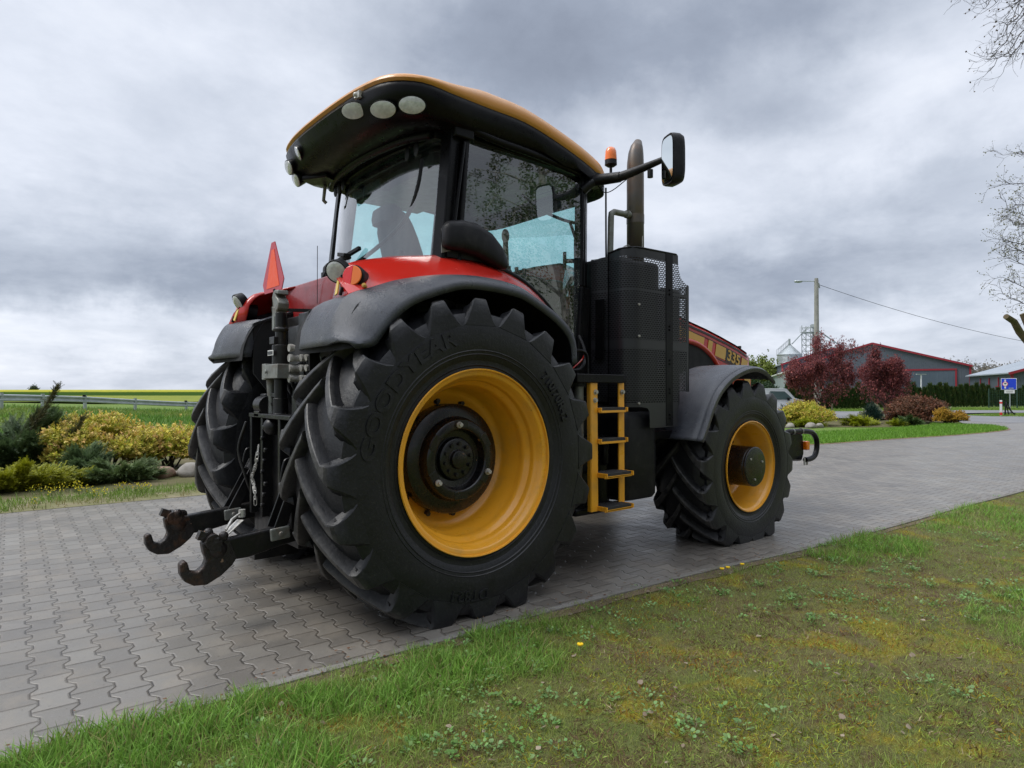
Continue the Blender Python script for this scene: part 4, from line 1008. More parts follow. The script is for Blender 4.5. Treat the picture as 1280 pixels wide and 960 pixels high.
def paver_mat():
    m, nt, b = newmat('block_paving')
    g = nt.node('ShaderNodeNewGeometry').outputs['Position']
    mp = nt.node('ShaderNodeMapping', ins={0: g}); mp.inputs['Rotation'].default_value = (0, 0, R(2.5)); mp.inputs['Location'].default_value = (1.976, 1.44, 0)
    # small waviness so that no line is ruler straight
    wv = nt.node('ShaderNodeTexNoise'); wv.inputs['Scale'].default_value = 1.3; nt.l.new(g, wv.inputs['Vector'])
    wo = nt.node('ShaderNodeVectorMath', operation='SCALE', ins={0: nt.node('ShaderNodeVectorMath', operation='SUBTRACT', ins={0: wv.outputs['Color'], 1: (.5, .5, .5)}).outputs[0], 'Scale': .02})
    vv = nt.node('ShaderNodeVectorMath', operation='ADD', ins={0: mp.outputs[0], 1: wo.outputs[0]})
    sp = nt.node('ShaderNodeSeparateXYZ', ins={0: vv.outputs[0]})
    Wd, P, A = .1430, .1945, .0145
    u = sp.outputs[0]; v = sp.outputs[1]
    k = nt.math('ROUND', nt.math('DIVIDE', u, Wd))
    s = nt.math('SUBTRACT', 1, nt.math('MULTIPLY', nt.math('FLOORED_MODULO', k, 2), 2))
    vf = nt.math('FRACT', nt.math('DIVIDE', v, P))
    tri = nt.math('SUBTRACT', nt.math('MULTIPLY', nt.math('ABSOLUTE', nt.math('SUBTRACT', vf, .5)), 4), 1)
    tz = nt.math('MAXIMUM', nt.math('MINIMUM', nt.math('MULTIPLY', tri, -2.6), 1), -1)
    bpos = nt.math('ADD', nt.math('MULTIPLY', k, Wd), nt.math('MULTIPLY', nt.math('MULTIPLY', s, A), tz))
    du = nt.math('SUBTRACT', u, bpos)
    d1 = nt.math('MULTIPLY', nt.math('ABSOLUTE', du), .85)
    c = nt.math('SUBTRACT', k, nt.math('LESS_THAN', du, 0))
    vv2 = nt.math('SUBTRACT', nt.math('DIVIDE', v, P), nt.math('MULTIPLY', nt.math('FLOORED_MODULO', c, 2), .5))
    d2 = nt.math('MULTIPLY', nt.math('ABSOLUTE', nt.math('SUBTRACT', nt.math('FRACT', nt.math('ADD', vv2, .5)), .5)), P)
    nrow = nt.math('FLOOR', vv2)
    fine = nt.noise(g, 260, 3, .7); med = nt.noise(g, 30, 5, .7); big = nt.noise(g, .55, 5, .6); sand = nt.noise(g, 3.2, 6, .65, dist=.5)
    jit = nt.math('MULTIPLY', nt.math('SUBTRACT', med, .5), .004)
    d = nt.math('ADD', nt.math('MINIMUM', nt.math('SUBTRACT', d1, .0004), nt.math('MULTIPLY', d2, .55)), jit)
    joint = nt.math('SUBTRACT', 1, nt.ramp(d, .0010, .0030))
    shoulder = nt.math('SUBTRACT', 1, nt.ramp(d, .001, .008))
    cell = nt.node('ShaderNodeCombineXYZ', ins={0: c, 1: nrow})
    wn = nt.node('ShaderNodeTexWhiteNoise', noise_dimensions='3D'); nt.l.new(cell.outputs[0], wn.inputs['Vector'])
    col = nt.mix(wn.outputs['Value'], (.132, .120, .102), (.205, .190, .164))
    col = nt.mix(nt.ramp(big, .35, .65), col, nt.mix(1.0, col, (.84, .82, .82), 'MULTIPLY'))
    col = nt.mix(nt.math('MULTIPLY', nt.ramp(sand, .48, .7), .5), col, (.25, .215, .17))
    col = nt.mix(nt.math('MULTIPLY', nt.ramp(med, .5, .75), .35), col, (.14, .135, .13))
    col = nt.mix(nt.math('MULTIPLY', nt.ramp(fine, .55, .7), .35), col, (.34, .33, .31))
    st2 = nt.node('ShaderNodeMapping', ins={0: g}); st2.inputs['Scale'].default_value = (.12, 1.1, 1); tr_ = nt.noise(st2.outputs[0], 1.6, 5, .6)
    col = nt.mix(nt.math('MULTIPLY', nt.ramp(tr_, .48, .66), .45), col, (.115, .105, .095))
    oil = nt.noise(g, 1.15, 4, .6, dist=.8); col = nt.mix(nt.math('MULTIPLY', nt.ramp(oil, .64, .72), .5), col, (.06, .055, .05))
    col = nt.mix(nt.math('MULTIPLY', shoulder, .22), col, (.12, .10, .08))
    jc = nt.mix(nt.ramp(sand, .4, .6), (.022, .018, .015), (.07, .055, .04))
    col = nt.mix(nt.math('MULTIPLY', joint, .88), col, jc)
    n9 = nt.noise(g, 55, 2, .5); col = nt.mix(nt.math('MULTIPLY', nt.ramp(n9, .70, .73), .6), col, (.06, .045, .03))
    nt.l.new(col, b.inputs['Base Color'])
    rr = nt.node('ShaderNodeMapRange', ins={0: sand, 1: .3, 2: .7, 3: .30, 4: .5}); nt.l.new(rr.outputs[0], b.inputs['Roughness'])
    b.inputs['Specular IOR Level'].default_value = .6
    hh = nt.math('ADD', nt.math('ADD', nt.math('MULTIPLY', nt.ramp(d, 0, .0075), 1.0), nt.math('MULTIPLY', wn.outputs['Value'], .22)), nt.math('MULTIPLY', nt.math('ADD', med, nt.math('MULTIPLY', fine, .6)), .14))
    nt.l.new(nt.bump(hh, .75, .006), b.inputs['Normal'])
    return m
def simple_ground(name, c1, c2, scale=3, rough=.9, bumpd=.01, bs=60, speck=None):
    return pm(name, c1, rough, col2=c2, nscale=scale, amt=1, bump=.6, bscale=bs, rvar=.05, spec=.25, speck=speck)
GM = ground_mat(); PV = paver_mat()
ASPH = simple_ground('asphalt', (.16, .165, .175), (.20, .20, .205), .4, .7)
CONC = pm('edging_concrete', (.20, .19, .175), .75, col2=(.13, .12, .10), nscale=5, amt=1, bump=.5, bscale=80, dirt=(.10, .085, .055), damt=.9, dscale=3)
SAND = pm('sandy_soil', (.17, .13, .085), .95, col2=(.09, .07, .045), nscale=4, amt=1, bump=.8, bscale=50, rvar=.03, spec=.2, speck=(.4, .36, .3), sscale=30, sthr=.68)
BEDS = pm('bed_soil', (.13, .105, .06), .95, col2=(.075, .085, .025), nscale=1.6, amt=1, bump=.8, bscale=40, rvar=.03, spec=.2)

# ---- the ground: one sheet to the horizon
rad = [0] + list(np.concatenate([np.linspace(1.5, 60, 50), np.geomspace(64, 4000, 30)]))
na = 144; vs = []; fs = []
for i, r_ in enumerate(rad[1:]):
    for k in range(na):
        a = 2 * PI * k / na; x = CAMP[0] + r_ * math.cos(a); y = CAMP[1] + r_ * math.sin(a); vs.append((x, y, float(hgt(x, y))))
vs.append((CAMP[0], CAMP[1], 0)); cidx = len(vs) - 1
for k in range(na): fs.append((cidx, k, (k + 1) % na))
for i in range(len(rad) - 2):
    for k in range(na):
        k2 = (k + 1) % na; fs.append((i * na + k, (i + 1) * na + k, (i + 1) * na + k2, i * na + k2))
g = MB(); g.add(vs, fs); go = g.build('ground', GM, smooth=60); go['kind'] = 'structure'

pav = [(x, y) for x, y in NEAR] + [(60, -12), (60, -1.5), (46, 1.6), (36, 3.3), (31.5, 3.9)] + [(x, y) for x, y in reversed(FAR)]
# sample edges smoothly
pv = crv(NEAR, 5); pf_ = crv(FAR, 4)
pav = [tuple(p) for p in pv] + [(60, 3.0), (60, 6.5), (50, 5.8), (40, 4.9), (34, 4.6), (30.5, 4.7), (28.6, 4.0)] + [tuple(p) for p in reversed(pf_)]
sheet('yard_paving', pav, PV, z=.006)
# concrete edging between the paving and the lawn
e = MB(); ring = []
for p in pv:
    ring.append([(p[0], p[1] + .002, -.05), (p[0], p[1] + .002, .012), (p[0] - .0, p[1] - .055, .014), (p[0], p[1] - .058, -.05)])
e.loft(ring, closed=False); eo = e.build('kerb_edging', CONC, smooth=30); eo['kind'] = 'structure'
# strip of bare sandy soil beyond the edging
s1 = [(p[0], p[1] - .05) for p in pv[15:60]] + [(p[0], p[1] - .05 - .03 - .13 * float(fbm(p[0] * 2.1 + 5, 3.3))) for p in reversed(pv[15:60])]
sheet('soil_strip', s1, SAND, z=.005)

# asphalt road behind the beds at the right
def roadpoly(L): return [tuple(W(px, d)) for px, d in L]
sheet('asphalt_road', roadpoly([(940, 32.2), (1040, 31.4), (1080, 31.2), (1180, 29.5), (1230, 27.6), (1262, 27), (1330, 27), (1400, 27), (1400, 32), (1300, 32.8), (1240, 33.6), (1200, 35), (1180, 37.2), (1230, 38.5), (1300, 38.8), (1400, 38.8), (1400, 42.5), (1200, 43.5), (1060, 41.0), (940, 42)]), ASPH, z=.010)
# bed soils
leftbed = [(-14, 5.4), (-6, 5.55), (-2, 5.6), (0, 5.6), (2.5, 5.6), (6, 5.2), (9, 5.0), (9, 9.5), (4, 10.5), (-2, 11), (-14, 12)]
sheet('bed_soil', leftbed, BEDS, z=.004)
rb = roadpoly([(955, 23.3), (1040, 23.9), (1120, 24.0), (1180, 24.6), (1206, 25.5), (1190, 28.2), (1100, 29.5), (1000, 29.8), (940, 29)])
sheet('bed_soil', rb, BEDS, z=.005)

# ---- fields far left
def field_mat(name, c1, c2, c3):
    m, nt, b = newmat(name); g = nt.node('ShaderNodeNewGeometry').outputs['Position']
    n = nt.noise(g, .02, 5, .6); f = nt.noise(g, .6, 5, .7)
    c = nt.mix(nt.ramp(n, .35, .65), c1, c2); c = nt.mix(nt.ramp(f, .45, .65), c, c3)
    nt.l.new(c, b.inputs['Base Color']); b.inputs['Roughness'].default_value = .95; b.inputs['Specular IOR Level'].default_value = .1
    return m
FG = field_mat('young_crop', (.19, .22, .03), (.24, .25, .04), (.14, .18, .03))
fo = sheet('crop_field', [tuple(W(px, d)) for px, d in ((-900, 58), (500, 62), (640, 70), (640, 123), (-900, 123))], FG, z=.25)
def rape_mat():
    m, nt, b = newmat('rapeseed'); g = nt.node('ShaderNodeNewGeometry').outputs['Position']
    sp = nt.node('ShaderNodeSeparateXYZ', ins={0: g}); f = nt.noise(g, .8, 5, .75); f2 = nt.noise(g, .05, 3, .6)
    h = nt.math('ADD', sp.outputs[2], nt.math('MULTIPLY', nt.math('SUBTRACT', f, .5), .5))
    c = nt.mix(nt.ramp(h, .82, 1.05), (.05, .105, .02), nt.mix(nt.ramp(f, .4, .6), (.44, .39, .03), (.24, .26, .03)))
    nt.l.new(c, b.inputs['Base Color']); b.inputs['Roughness'].default_value = .95; b.inputs['Specular IOR Level'].default_value = .1
    return m
r_ = []
for d in (124, 124.6, 128, 135, 150, 180, 230, 300, 420, 600, 900):
    row = []
    for px in np.linspace(-1100, 800, 240):
        x, y = W(px, d); z = .0 if d < 124.5 else 1.16 + .10 * float(fbm(x * .25, y * .25)) - (.25 if d < 125 else 0)
        row.append((x, y, z))
    r_.append(row)
m_ = MB(); m_.loft(r_, closed=False); ro = m_.build('rapeseed_field', rape_mat(), smooth=0); tag(ro, 'yellow flowering rapeseed field along the horizon', 'field', kind='stuff')

# ================================================================== VEGETATION
class Leaves:
    """many small copies of a leaf template gathered in one mesh, colour per copy"""
    def __init__(s): s.V = []; s.F = []; s.C = []; s.n = 0
    def add(s, tmpl, pos, dirs, scale, col, roll=None, aux=None):
        tv, tf = tmpl; tv = np.asarray(tv, float); N = len(pos); pos = np.asarray(pos, float); d = np.asarray(dirs, float)
        if N == 0: return
        d = d / (np.linalg.norm(d, axis=1, keepdims=True) + 1e-9)
        up = rng.normal(size=(N, 3)) if roll is None else np.asarray(roll, float)
        x = np.cross(d, up); x /= (np.linalg.norm(x, axis=1, keepdims=True) + 1e-9); n = np.cross(x, d)
        sc = np.asarray(scale, float).reshape(-1, 1, 1) * np.ones((N, 1, 1))
        P = (tv[None, :, 0:1] * x[:, None] + tv[None, :, 1:2] * d[:, None] + tv[None, :, 2:3] * n[:, None]) * sc + pos[:, None]
        K = len(tv); s.V.append(P.reshape(-1, 3))
        F = np.asarray(tf); s.F.append((F[None] + (np.arange(N) * K)[:, None, None] + s.n).reshape(-1, F.shape[1]))
        col = np.asarray(col, float)
        if col.ndim == 1: col = np.tile(col, (N, 1))
        s.C.append(np.repeat(col, K, axis=0)); s.n += N * K
    def build(s, name, mat, parent=None, loc=None):
        V = np.concatenate(s.V); F = np.concatenate(s.F); C = np.concatenate(s.C)
        if loc is not None: V = V - np.asarray(loc)
        me = bpy.data.meshes.new(name); me.vertices.add(len(V)); me.vertices.foreach_set('co', V.ravel())
        k = F.shape[1]; me.loops.add(F.size); me.loops.foreach_set('vertex_index', F.ravel().astype(np.int32))
        me.polygons.add(len(F)); me.polygons.foreach_set('loop_start', np.arange(0, F.size, k, dtype=np.int32)); me.polygons.foreach_set('loop_total', np.full(len(F), k, dtype=np.int32))
        a = me.attributes.new('Col', 'FLOAT_COLOR', 'POINT'); cc = np.ones((len(C), 4)); cc[:, :3] = np.clip(C, 0, 1); a.data.foreach_set('color', cc.ravel())
        me.materials.append(mat); me.update(calc_edges=True); me.validate()
        o = bpy.data.objects.new(name, me); COL.objects.link(o)
        if parent is not None: o.parent = parent
        return o
# templates in (x across, y along, z normal), all triangles
def T_leaf(w=.35):
    return [(0, 0, 0), (w * .75, .28, .05), (w, .6, .10), (w * .35, .93, .02), (-w * .3, .96, .0), (-w, .62, .11), (-w * .8, .3, .04)], [(0, 1, 6), (1, 2, 6), (2, 5, 6), (2, 3, 5), (3, 4, 5)]
def T_blade(bend=.35):
    return [(-.03, 0, 0), (.03, 0, 0), (-.022, .5, bend * .25), (.022, .5, bend * .25), (0, 1, bend)], [(0, 1, 3), (0, 3, 2), (2, 3, 4)]
def T_sprig(n=7, ls=.35, w=.16, spread=1.0, seed=1, flat=False):
    r = random.Random(seed); V = []; F = []
    for i in range(n):
        t = .15 + .85 * i / (n - 1); a = r.uniform(0, 2 * PI) if not flat else (PI * (i % 2) + r.uniform(-.4, .4))
        o = np.array((0, t * .8, 0)); d = np.array((math.cos(a) * spread, .6 + .4 * r.random(), math.sin(a) * spread)); d /= np.linalg.norm(d)
        s_ = np.cross(d, (0, 1, .3)); s_ /= np.linalg.norm(s_); l = ls * r.uniform(.7, 1.2)
        b = len(V); V += [o, o + d * l * .5 + s_ * w * l * 1.6, o + d * l, o + d * l * .5 - s_ * w * l * 1.6]; F += [(b, b + 1, b + 2), (b, b + 2, b + 3)]
    b = len(V); V += [(-.012, 0, 0), (.012, 0, 0), (0, .95, 0)]; F += [(b, b + 1, b + 2)]
    return V, F
def T_feather(n=9, w=.05, seed=1):
    """juniper / thuja spray: short thin scales on both sides of a stem"""
    r = random.Random(seed); V = []; F = []
    for i in range(n):
        t = i / n
        for sd in (-1, 1):
            o = np.array((0, t, 0)); l = .34 * (1 - t * .6) * r.uniform(.7, 1.2); d = np.array((sd * .62, .78, r.uniform(-.25, .25)))
            b = len(V); V += [o - np.array((0, .035, 0)), o + d * l, o + np.array((0, .055, 0))]; F += [(b, b + 1, b + 2)]
    return V, F
LM = leafmat('leaves'); GB = leafmat('grass_blades', trans=.35); BARK = pm('bark', (.10, .08, .06), .9, col2=(.05, .042, .035), nscale=12, amt=1, bump=1, bscale=25, spec=.2)
def cvar(base, n, v=.18, hv=.05):
    b = np.tile(np.asarray(base, float), (n, 1)); return b * (1 + rng.normal(0, v, (n, 1))).clip(.4, 1.8) * (1 + rng.normal(0, hv, (n, 3)))
def mixc(a, b, t): a = np.asarray(a, float); b = np.asarray(b, float); t = np.asarray(t).reshape(-1, 1); return a * (1 - t) + b * t
def rdir(n): v = rng.normal(size=(n, 3)); return v / np.linalg.norm(v, axis=1, keepdims=True)

def stems(mb, c, rx, ry, h, n, r=.012):
    for i in range(n):
        a = random.uniform(0, 2 * PI); e = random.uniform(.3, 1)
        p0 = Vector((c[0] + random.uniform(-.08, .08), c[1] + random.uniform(-.08, .08), c[2] - .03)); p1 = Vector((c[0] + math.cos(a) * rx * e * .8, c[1] + math.sin(a) * ry * e * .8, c[2] + h * random.uniform(.45, .85) * (1.1 - e * .4)))
        m = (p0 + p1) / 2 + Vector((0, 0, h * .08)); mb.tube([p0, m, p1], [r, r * .7, r * .25], 5)
def shrub(name, label, c, rx, ry, h, cols, n=3500, leaf=.09, tmpl=None, lobes=14, tip=None, group=None, cat='shrub', flat=.0, upb=.5, zmin=.0):
    """mounded shrub: lobes of sprigs on a bushy volume, ragged outline"""
    e = empty(name, (c[0], c[1], c[2])); tag(e, label, cat, group)
    L = Leaves(); tm = tmpl or [T_sprig(8, .5, .18, seed=k) for k in range(4)]
    # lobe centres
    lc = []
    for i in range(lobes):
        a = random.uniform(0, 2 * PI); q = math.sqrt(random.random()) * .68; q = q if i % 2 else .5 + q * .4; lc.append((math.cos(a) * rx * q, math.sin(a) * ry * q, h * (random.uniform(.12, .34) if i % 2 == 0 else (1 - q * q * .6) * random.uniform(.3, .68))))
    lc = np.array(lc); lr = np.array([random.uniform(.28, .48) for _ in lc])
    idx = rng.integers(0, lobes, n); u = rdir(n); u[:, 2] = np.abs(u[:, 2]) * .9 + u[:, 2] * .1
    rr = rng.random(n) ** .4 * (1 + rng.normal(0, .12, n)); S = np.array([min(rx, ry * 1.3), min(ry, rx * 1.3), h * .9])
    p = lc[idx] + u * (lr[idx] * rr)[:, None] * S[None, :]
    p[:, 2] = np.maximum(p[:, 2], zmin + .02 + rng.random(n) * .06 * h)
    d = u + np.array([0, 0, upb]) + rng.normal(0, .35, (n, 3)); d[:, 2] *= (1 - flat)
    t = np.clip((rr - .62) / .4, 0, 1) * np.clip(rng.normal(.45, .4, n), 0, 1); base = mixc(cols[0], cols[1], rng.random(n))
    col = base if tip is None else mixc(base, np.tile(tip, (n, 1)), t)
    col = col * (1 + rng.normal(0, .2, (n, 1))).clip(.5, 1.5)
    for k, tt in enumerate(tm):
        s_ = np.arange(n) % len(tm) == k
        L.add(tt, p[s_], d[s_], leaf * rng.uniform(.7, 1.3, s_.sum()), col[s_])
    L.build('foliage', LM, e)
    st = MB(); stems(st, (0, 0, 0), rx, ry, h, 14, .012 + .006 * h); st.build('stem', BARK, e)
    return e
FE = [T_feather(9, seed=k) for k in range(3)]
def juniper(name, label, c, rx, ry, h, cols, n=2500, leaf=.16, group=None, lean=(0, 0), tip=None, cat='juniper'):
    """spreading juniper: arching arms carrying feathery sprays"""
    e = empty(name, (c[0], c[1], c[2])); tag(e, label, cat, group)
    L = Leaves(); st = MB(); arms = max(10, int(26 * (rx + ry) / 2)); per = n // arms
    for i in range(arms):
        a = 2 * PI * i / arms + random.uniform(-.2, .2); q = random.uniform(.35, 1); el = random.uniform(.25, 1) * (1.15 - .6 * q)
        ex = np.array((math.cos(a) * rx * q + lean[0] * h, math.sin(a) * ry * q + lean[1] * h, h * el))
        ts = np.linspace(0, 1, 7); pts = [np.array((ex[0] * t, ex[1] * t, ex[2] * (1 - (1 - t) ** 2) + .02)) for t in ts]
        st.tube([tuple(p) for p in pts], [.014 * (1 - .8 * t) for t in ts], 5)
        t = rng.random(per) ** .7; P = np.stack([ex[0] * t, ex[1] * t, ex[2] * (1 - (1 - t) ** 2) + .02], 1) + rng.normal(0, .035 + .05 * h, (per, 3)) * (1.1 - t[:, None] * .6)
        P[:, 2] = np.maximum(P[:, 2], .01)
        out = np.array((ex[0], ex[1], max(ex[2], .1) * .5)); out /= np.linalg.norm(out)
        D = out[None] + rng.normal(0, .38, (per, 3)) + np.array([0, 0, .12])
        up = np.array([0, 0, 1.]) + rng.normal(0, .3, (per, 3))
        col = mixc(cols[0], cols[1], rng.random(per)) * (1 + rng.normal(0, .18, (per, 1))).clip(.5, 1.5)
        if tip is not None: col = mixc(col, np.tile(tip, (per, 1)), (t > .7) * rng.random(per))
        for k in range(3):
            s_ = np.arange(per) % 3 == k; L.add(FE[k], P[s_], D[s_], leaf * rng.uniform(.6, 1.3, s_.sum()), col[s_], roll=up[s_])
    L.build('foliage', LM, e); st.build('stem', BARK, e)
    return e

# ---- left bed
def at(px, d): x, y = W(px, d); return (float(x), float(y), float(hgt(x, y)))
GOLD = ((.34, .42, .04), (.78, .70, .09)); TIP = (.80, .52, .22)
shrub('golden_spirea', 'broad golden spirea with orange young tips behind the low junipers', at(136, 11.1), 1.08, .75, 1.08, GOLD, n=9000, leaf=.085, tip=TIP, lobes=22, group=None)
shrub('golden_spirea', 'smaller golden spirea beside the far rear tyre', at(212, 11.6), .62, .6, 1.0, GOLD, n=5500, leaf=.085, tip=TIP, lobes=14)
juniper('dark_juniper', 'dark green juniper with long sprays at the left edge of the bed', at(22, 10.6), 1.0, .9, 1.05, ((.05, .09, .035), (.11, .165, .06)), n=9000, leaf=.17, lean=(0.05, 0))
jl = empty('juniper_leader', at(52, 10.5)); tag(jl, 'tall slanting juniper sprays sticking up above the dark juniper', 'juniper')
L = Leaves(); st = MB()
def leader(A, B, n, c, sz=.12):
    A = np.array(A); B = np.array(B); st.tube([tuple(A), tuple((A + B) / 2 + np.array([0, 0, .03])), tuple(B)], [.016, .01, .003], 6)
    t = rng.random(n) ** .8; P = A + (B - A) * t[:, None] + rng.normal(0, .04, (n, 3)) * (1.2 - t[:, None]); D = (B - A) / np.linalg.norm(B - A) + rng.normal(0, .4, (n, 3))
    for k in range(3): s_ = np.arange(n) % 3 == k; L.add(FE[k], P[s_], D[s_], sz * rng.uniform(.6, 1.2, s_.sum()), cvar(c, s_.sum(), .2))
def toW(px, py, d): x, y = W(px, d); return np.array((x, y, zat(py, d))) - np.array(at(52, 10.5))
leader(toW(20, 570, 10.6), toW(72, 484, 10.5), 260, (.10, .10, .04)); leader(toW(60, 590, 10.4), toW(104, 523, 10.4), 260, (.11, .11, .045)); leader(toW(0, 590, 10.6), toW(48, 512, 10.6), 260, (.07, .09, .035))
leader(toW(50, 585, 10.5), toW(88, 540, 10.4), 160, (.06, .09, .035))
L.build('foliage', LM, jl); st.build('stem', BARK, jl)
juniper('creeping_juniper', 'lime yellow creeping juniper nearest the paving on the left', at(18, 8.9), 1.0, .55, .36, ((.24, .27, .015), (.38, .38, .02)), n=7000, leaf=.13)
juniper('creeping_juniper', 'lime yellow creeping juniper between the dark juniper and the stones', at(88, 9.35), .5, .35, .22, ((.24, .27, .015), (.36, .36, .02)), n=2200, leaf=.11)
juniper('creeping_juniper', 'blue green low juniper in front of the golden spirea', at(104, 10.0), .42, .4, .52, ((.09, .15, .06), (.16, .23, .10)), n=2600, leaf=.12)
juniper('creeping_juniper', 'grey green spreading juniper left of the reddish stones', at(150, 9.75), .75, .42, .30, ((.09, .15, .05), (.17, .23, .08)), n=3800, leaf=.12)

STONE = pm('field_stone', (.30, .28, .25), .85, col2=(.20, .18, .15), nscale=4, amt=1, bump=.7, bscale=20, spec=.3)
STONER = pm('reddish_stone', (.34, .22, .16), .9, col2=(.22, .15, .11), nscale=5, amt=1, bump=.7, bscale=20, spec=.3)
def stone(label, c, r, mat=None, seed=1, sc=(1.2, 1, .75), group=None):
    m = MB(); rg = random.Random(seed); m.sphere((0, 0, 0), r, 18, 12, sc=sc)
    k = [Vector((rg.uniform(-1, 1), rg.uniform(-1, 1), rg.uniform(-1, 1))).normalized() for _ in range(9)]
    vv = []
    for v in m.v:
        q = Vector(v); 
        for kk in k:
            dd = q.dot(kk) - r * rg.uniform(.72, .74)
            if dd > 0: q -= kk * dd * .7
        vv.append(tuple(q))
    m.v = vv; o = m.build('stone', mat or STONE, smooth=50, loc=(c[0], c[1], c[2] + r * .35)); tag(o, label, 'stone', group); return o
stone('large pale boulder beside the far rear tyre', at(238, 10.4), .20, seed=3)
stone('reddish flat stone in the left bed', at(200, 10.2), .21, STONER, seed=4, sc=(1.4, 1, .5)); stone('flat grey stone lying between the boulder and the reddish stone', at(216, 10.4), .10, seed=5, sc=(1.5, 1, .5))
stone('small pale stone below the dark juniper', at(70, 10.5), .14, seed=6)

# ---- right bed
sg = 'shrubs in the island bed'
shrub('golden_spirea', 'large golden yellow spirea mound in the island bed ahead of the front wheel', at(1006, 25.2), 1.15, .9, 1.05, GOLD, n=7000, leaf=.10, tip=(.48, .27, .07), lobes=20, group=sg)
juniper('creeping_juniper', 'lime juniper skirt under the large spirea mound', at(1010, 24.2), 1.1, .45, .28, ((.22, .27, .012), (.34, .38, .02)), n=3000, leaf=.16, group=sg)
shrub('dwarf_conifer', 'small dark conifer between the front tyre and the spirea mound', at(982, 26.2), .28, .28, .95, ((.015, .04, .028), (.03, .07, .04)), n=1600, leaf=.10, tmpl=FE, lobes=10, group=sg, cat='conifer')
juniper('creeping_juniper', 'wide lime yellow juniper left of the dark round conifer', at(1075, 25.0), 1.15, .5, .34, ((.22, .27, .012), (.36, .38, .02)), n=4200, leaf=.17, group=sg)
juniper('creeping_juniper', 'low green juniper in front of the bronze shrub', at(1134, 24.9), .85, .45, .38, ((.05, .10, .03), (.10, .16, .04)), n=3200, leaf=.15, group=sg)
juniper('creeping_juniper', 'small lime juniper patch under the bronze shrub', at(1120, 24.6), .4, .3, .22, ((.22, .27, .012), (.34, .38, .02)), n=900, leaf=.14, group=sg)
shrub('cone_conifer', 'dark blue green conifer shaped like a cone in the island bed', at(1090.5, 26.3), .36, .36, .98, ((.012, .038, .03), (.03, .07, .05)), n=2600, leaf=.10, tmpl=FE, lobes=14, group=sg, cat='conifer')
shrub('bronze_shrub', 'wide bronze brown barberry behind the round orange shrub', at(1143, 27.2), 1.45, 1.0, 1.15, ((.10, .06, .03), (.19, .085, .045)), n=9000, leaf=.12, tip=(.30, .12, .07), lobes=24, group=sg)
shrub('round_spirea', 'compact orange yellow spirea ball at the right end of the bed', at(1186, 25.6), .68, .55, .68, ((.34, .24, .02), (.48, .28, .03)), n=4200, leaf=.075, tip=(.55, .30, .04), lobes=12, group=sg)
shrub('flowering_shrub', 'pale cream flowering shrub behind the dark cone conifer', at(1086, 29.2), .85, .5, .95, ((.16, .2, .08), (.28, .3, .16)), n=1800, leaf=.10, tip=(.62, .62, .45), lobes=8, group=sg)
shrub('flowering_shrub', 'small cream flowering shrub right of the bronze barberry', at(1180, 28.8), .5, .4, .75, ((.16, .2, .08), (.28, .3, .16)), n=900, leaf=.10, tip=(.6, .6, .42), lobes=6, group=sg)
for i, (px, d, r_, lb) in enumerate(((988, 23.5, .17, 'left pale boulder at the foot of the island bed'), (1013, 23.4, .19, 'middle pale boulder at the foot of the island bed'), (1024, 23.6, .16, 'right pale boulder at the foot of the island bed'))):
    stone(lb, at(px, d), r_, seed=10 + i, group='boulders edging the island bed')

# ---- trees
def grow(mb, tips, p, d, L, r, depth, spread=.6, drop=0., ratio=.74, kids=(2, 3), up=.15, minr=.004, bend=.12, tw=None):
    """recursive limb; tips get (position, direction)"""
    n = 4; pts = [p.copy()]; rs = [r]; q = p.copy(); dd = d.normalized()
    for i in range(n):
        dd = (dd + Vector((random.gauss(0, bend), random.gauss(0, bend), random.gauss(0, bend) + up * .1 - drop * .1))).normalized()
        q = q + dd * L / n; pts.append(q.copy()); rs.append(max(minr * .6, r * (1 - .42 * (i + 1) / n)))
        if tw is not None and depth <= tw: tips.append((q.copy(), dd.copy()))
    mb.tube(pts, rs, 7 if r > .03 else (5 if r > .012 else 3), cap=False)
    if depth == 0: tips.append((q.copy(), dd.copy())); return
    for k in range(random.randint(*kids)):
        ax = Vector((random.gauss(0, 1), random.gauss(0, 1), random.gauss(0, 1))).normalized()
        nd = (dd + (ax - dd * ax.dot(dd)).normalized() * spread * random.uniform(.6, 1.25) + Vector((0, 0, up - drop))).normalized()
        st_ = pts[random.choice((2, 3, 4))] if k else pts[-1]
        grow(mb, tips, st_.copy(), nd, L * ratio * random.uniform(.8, 1.15), max(minr, rs[-1] * random.uniform(.7, .92)), depth - 1, spread, drop, ratio, kids, up, minr, bend, tw)
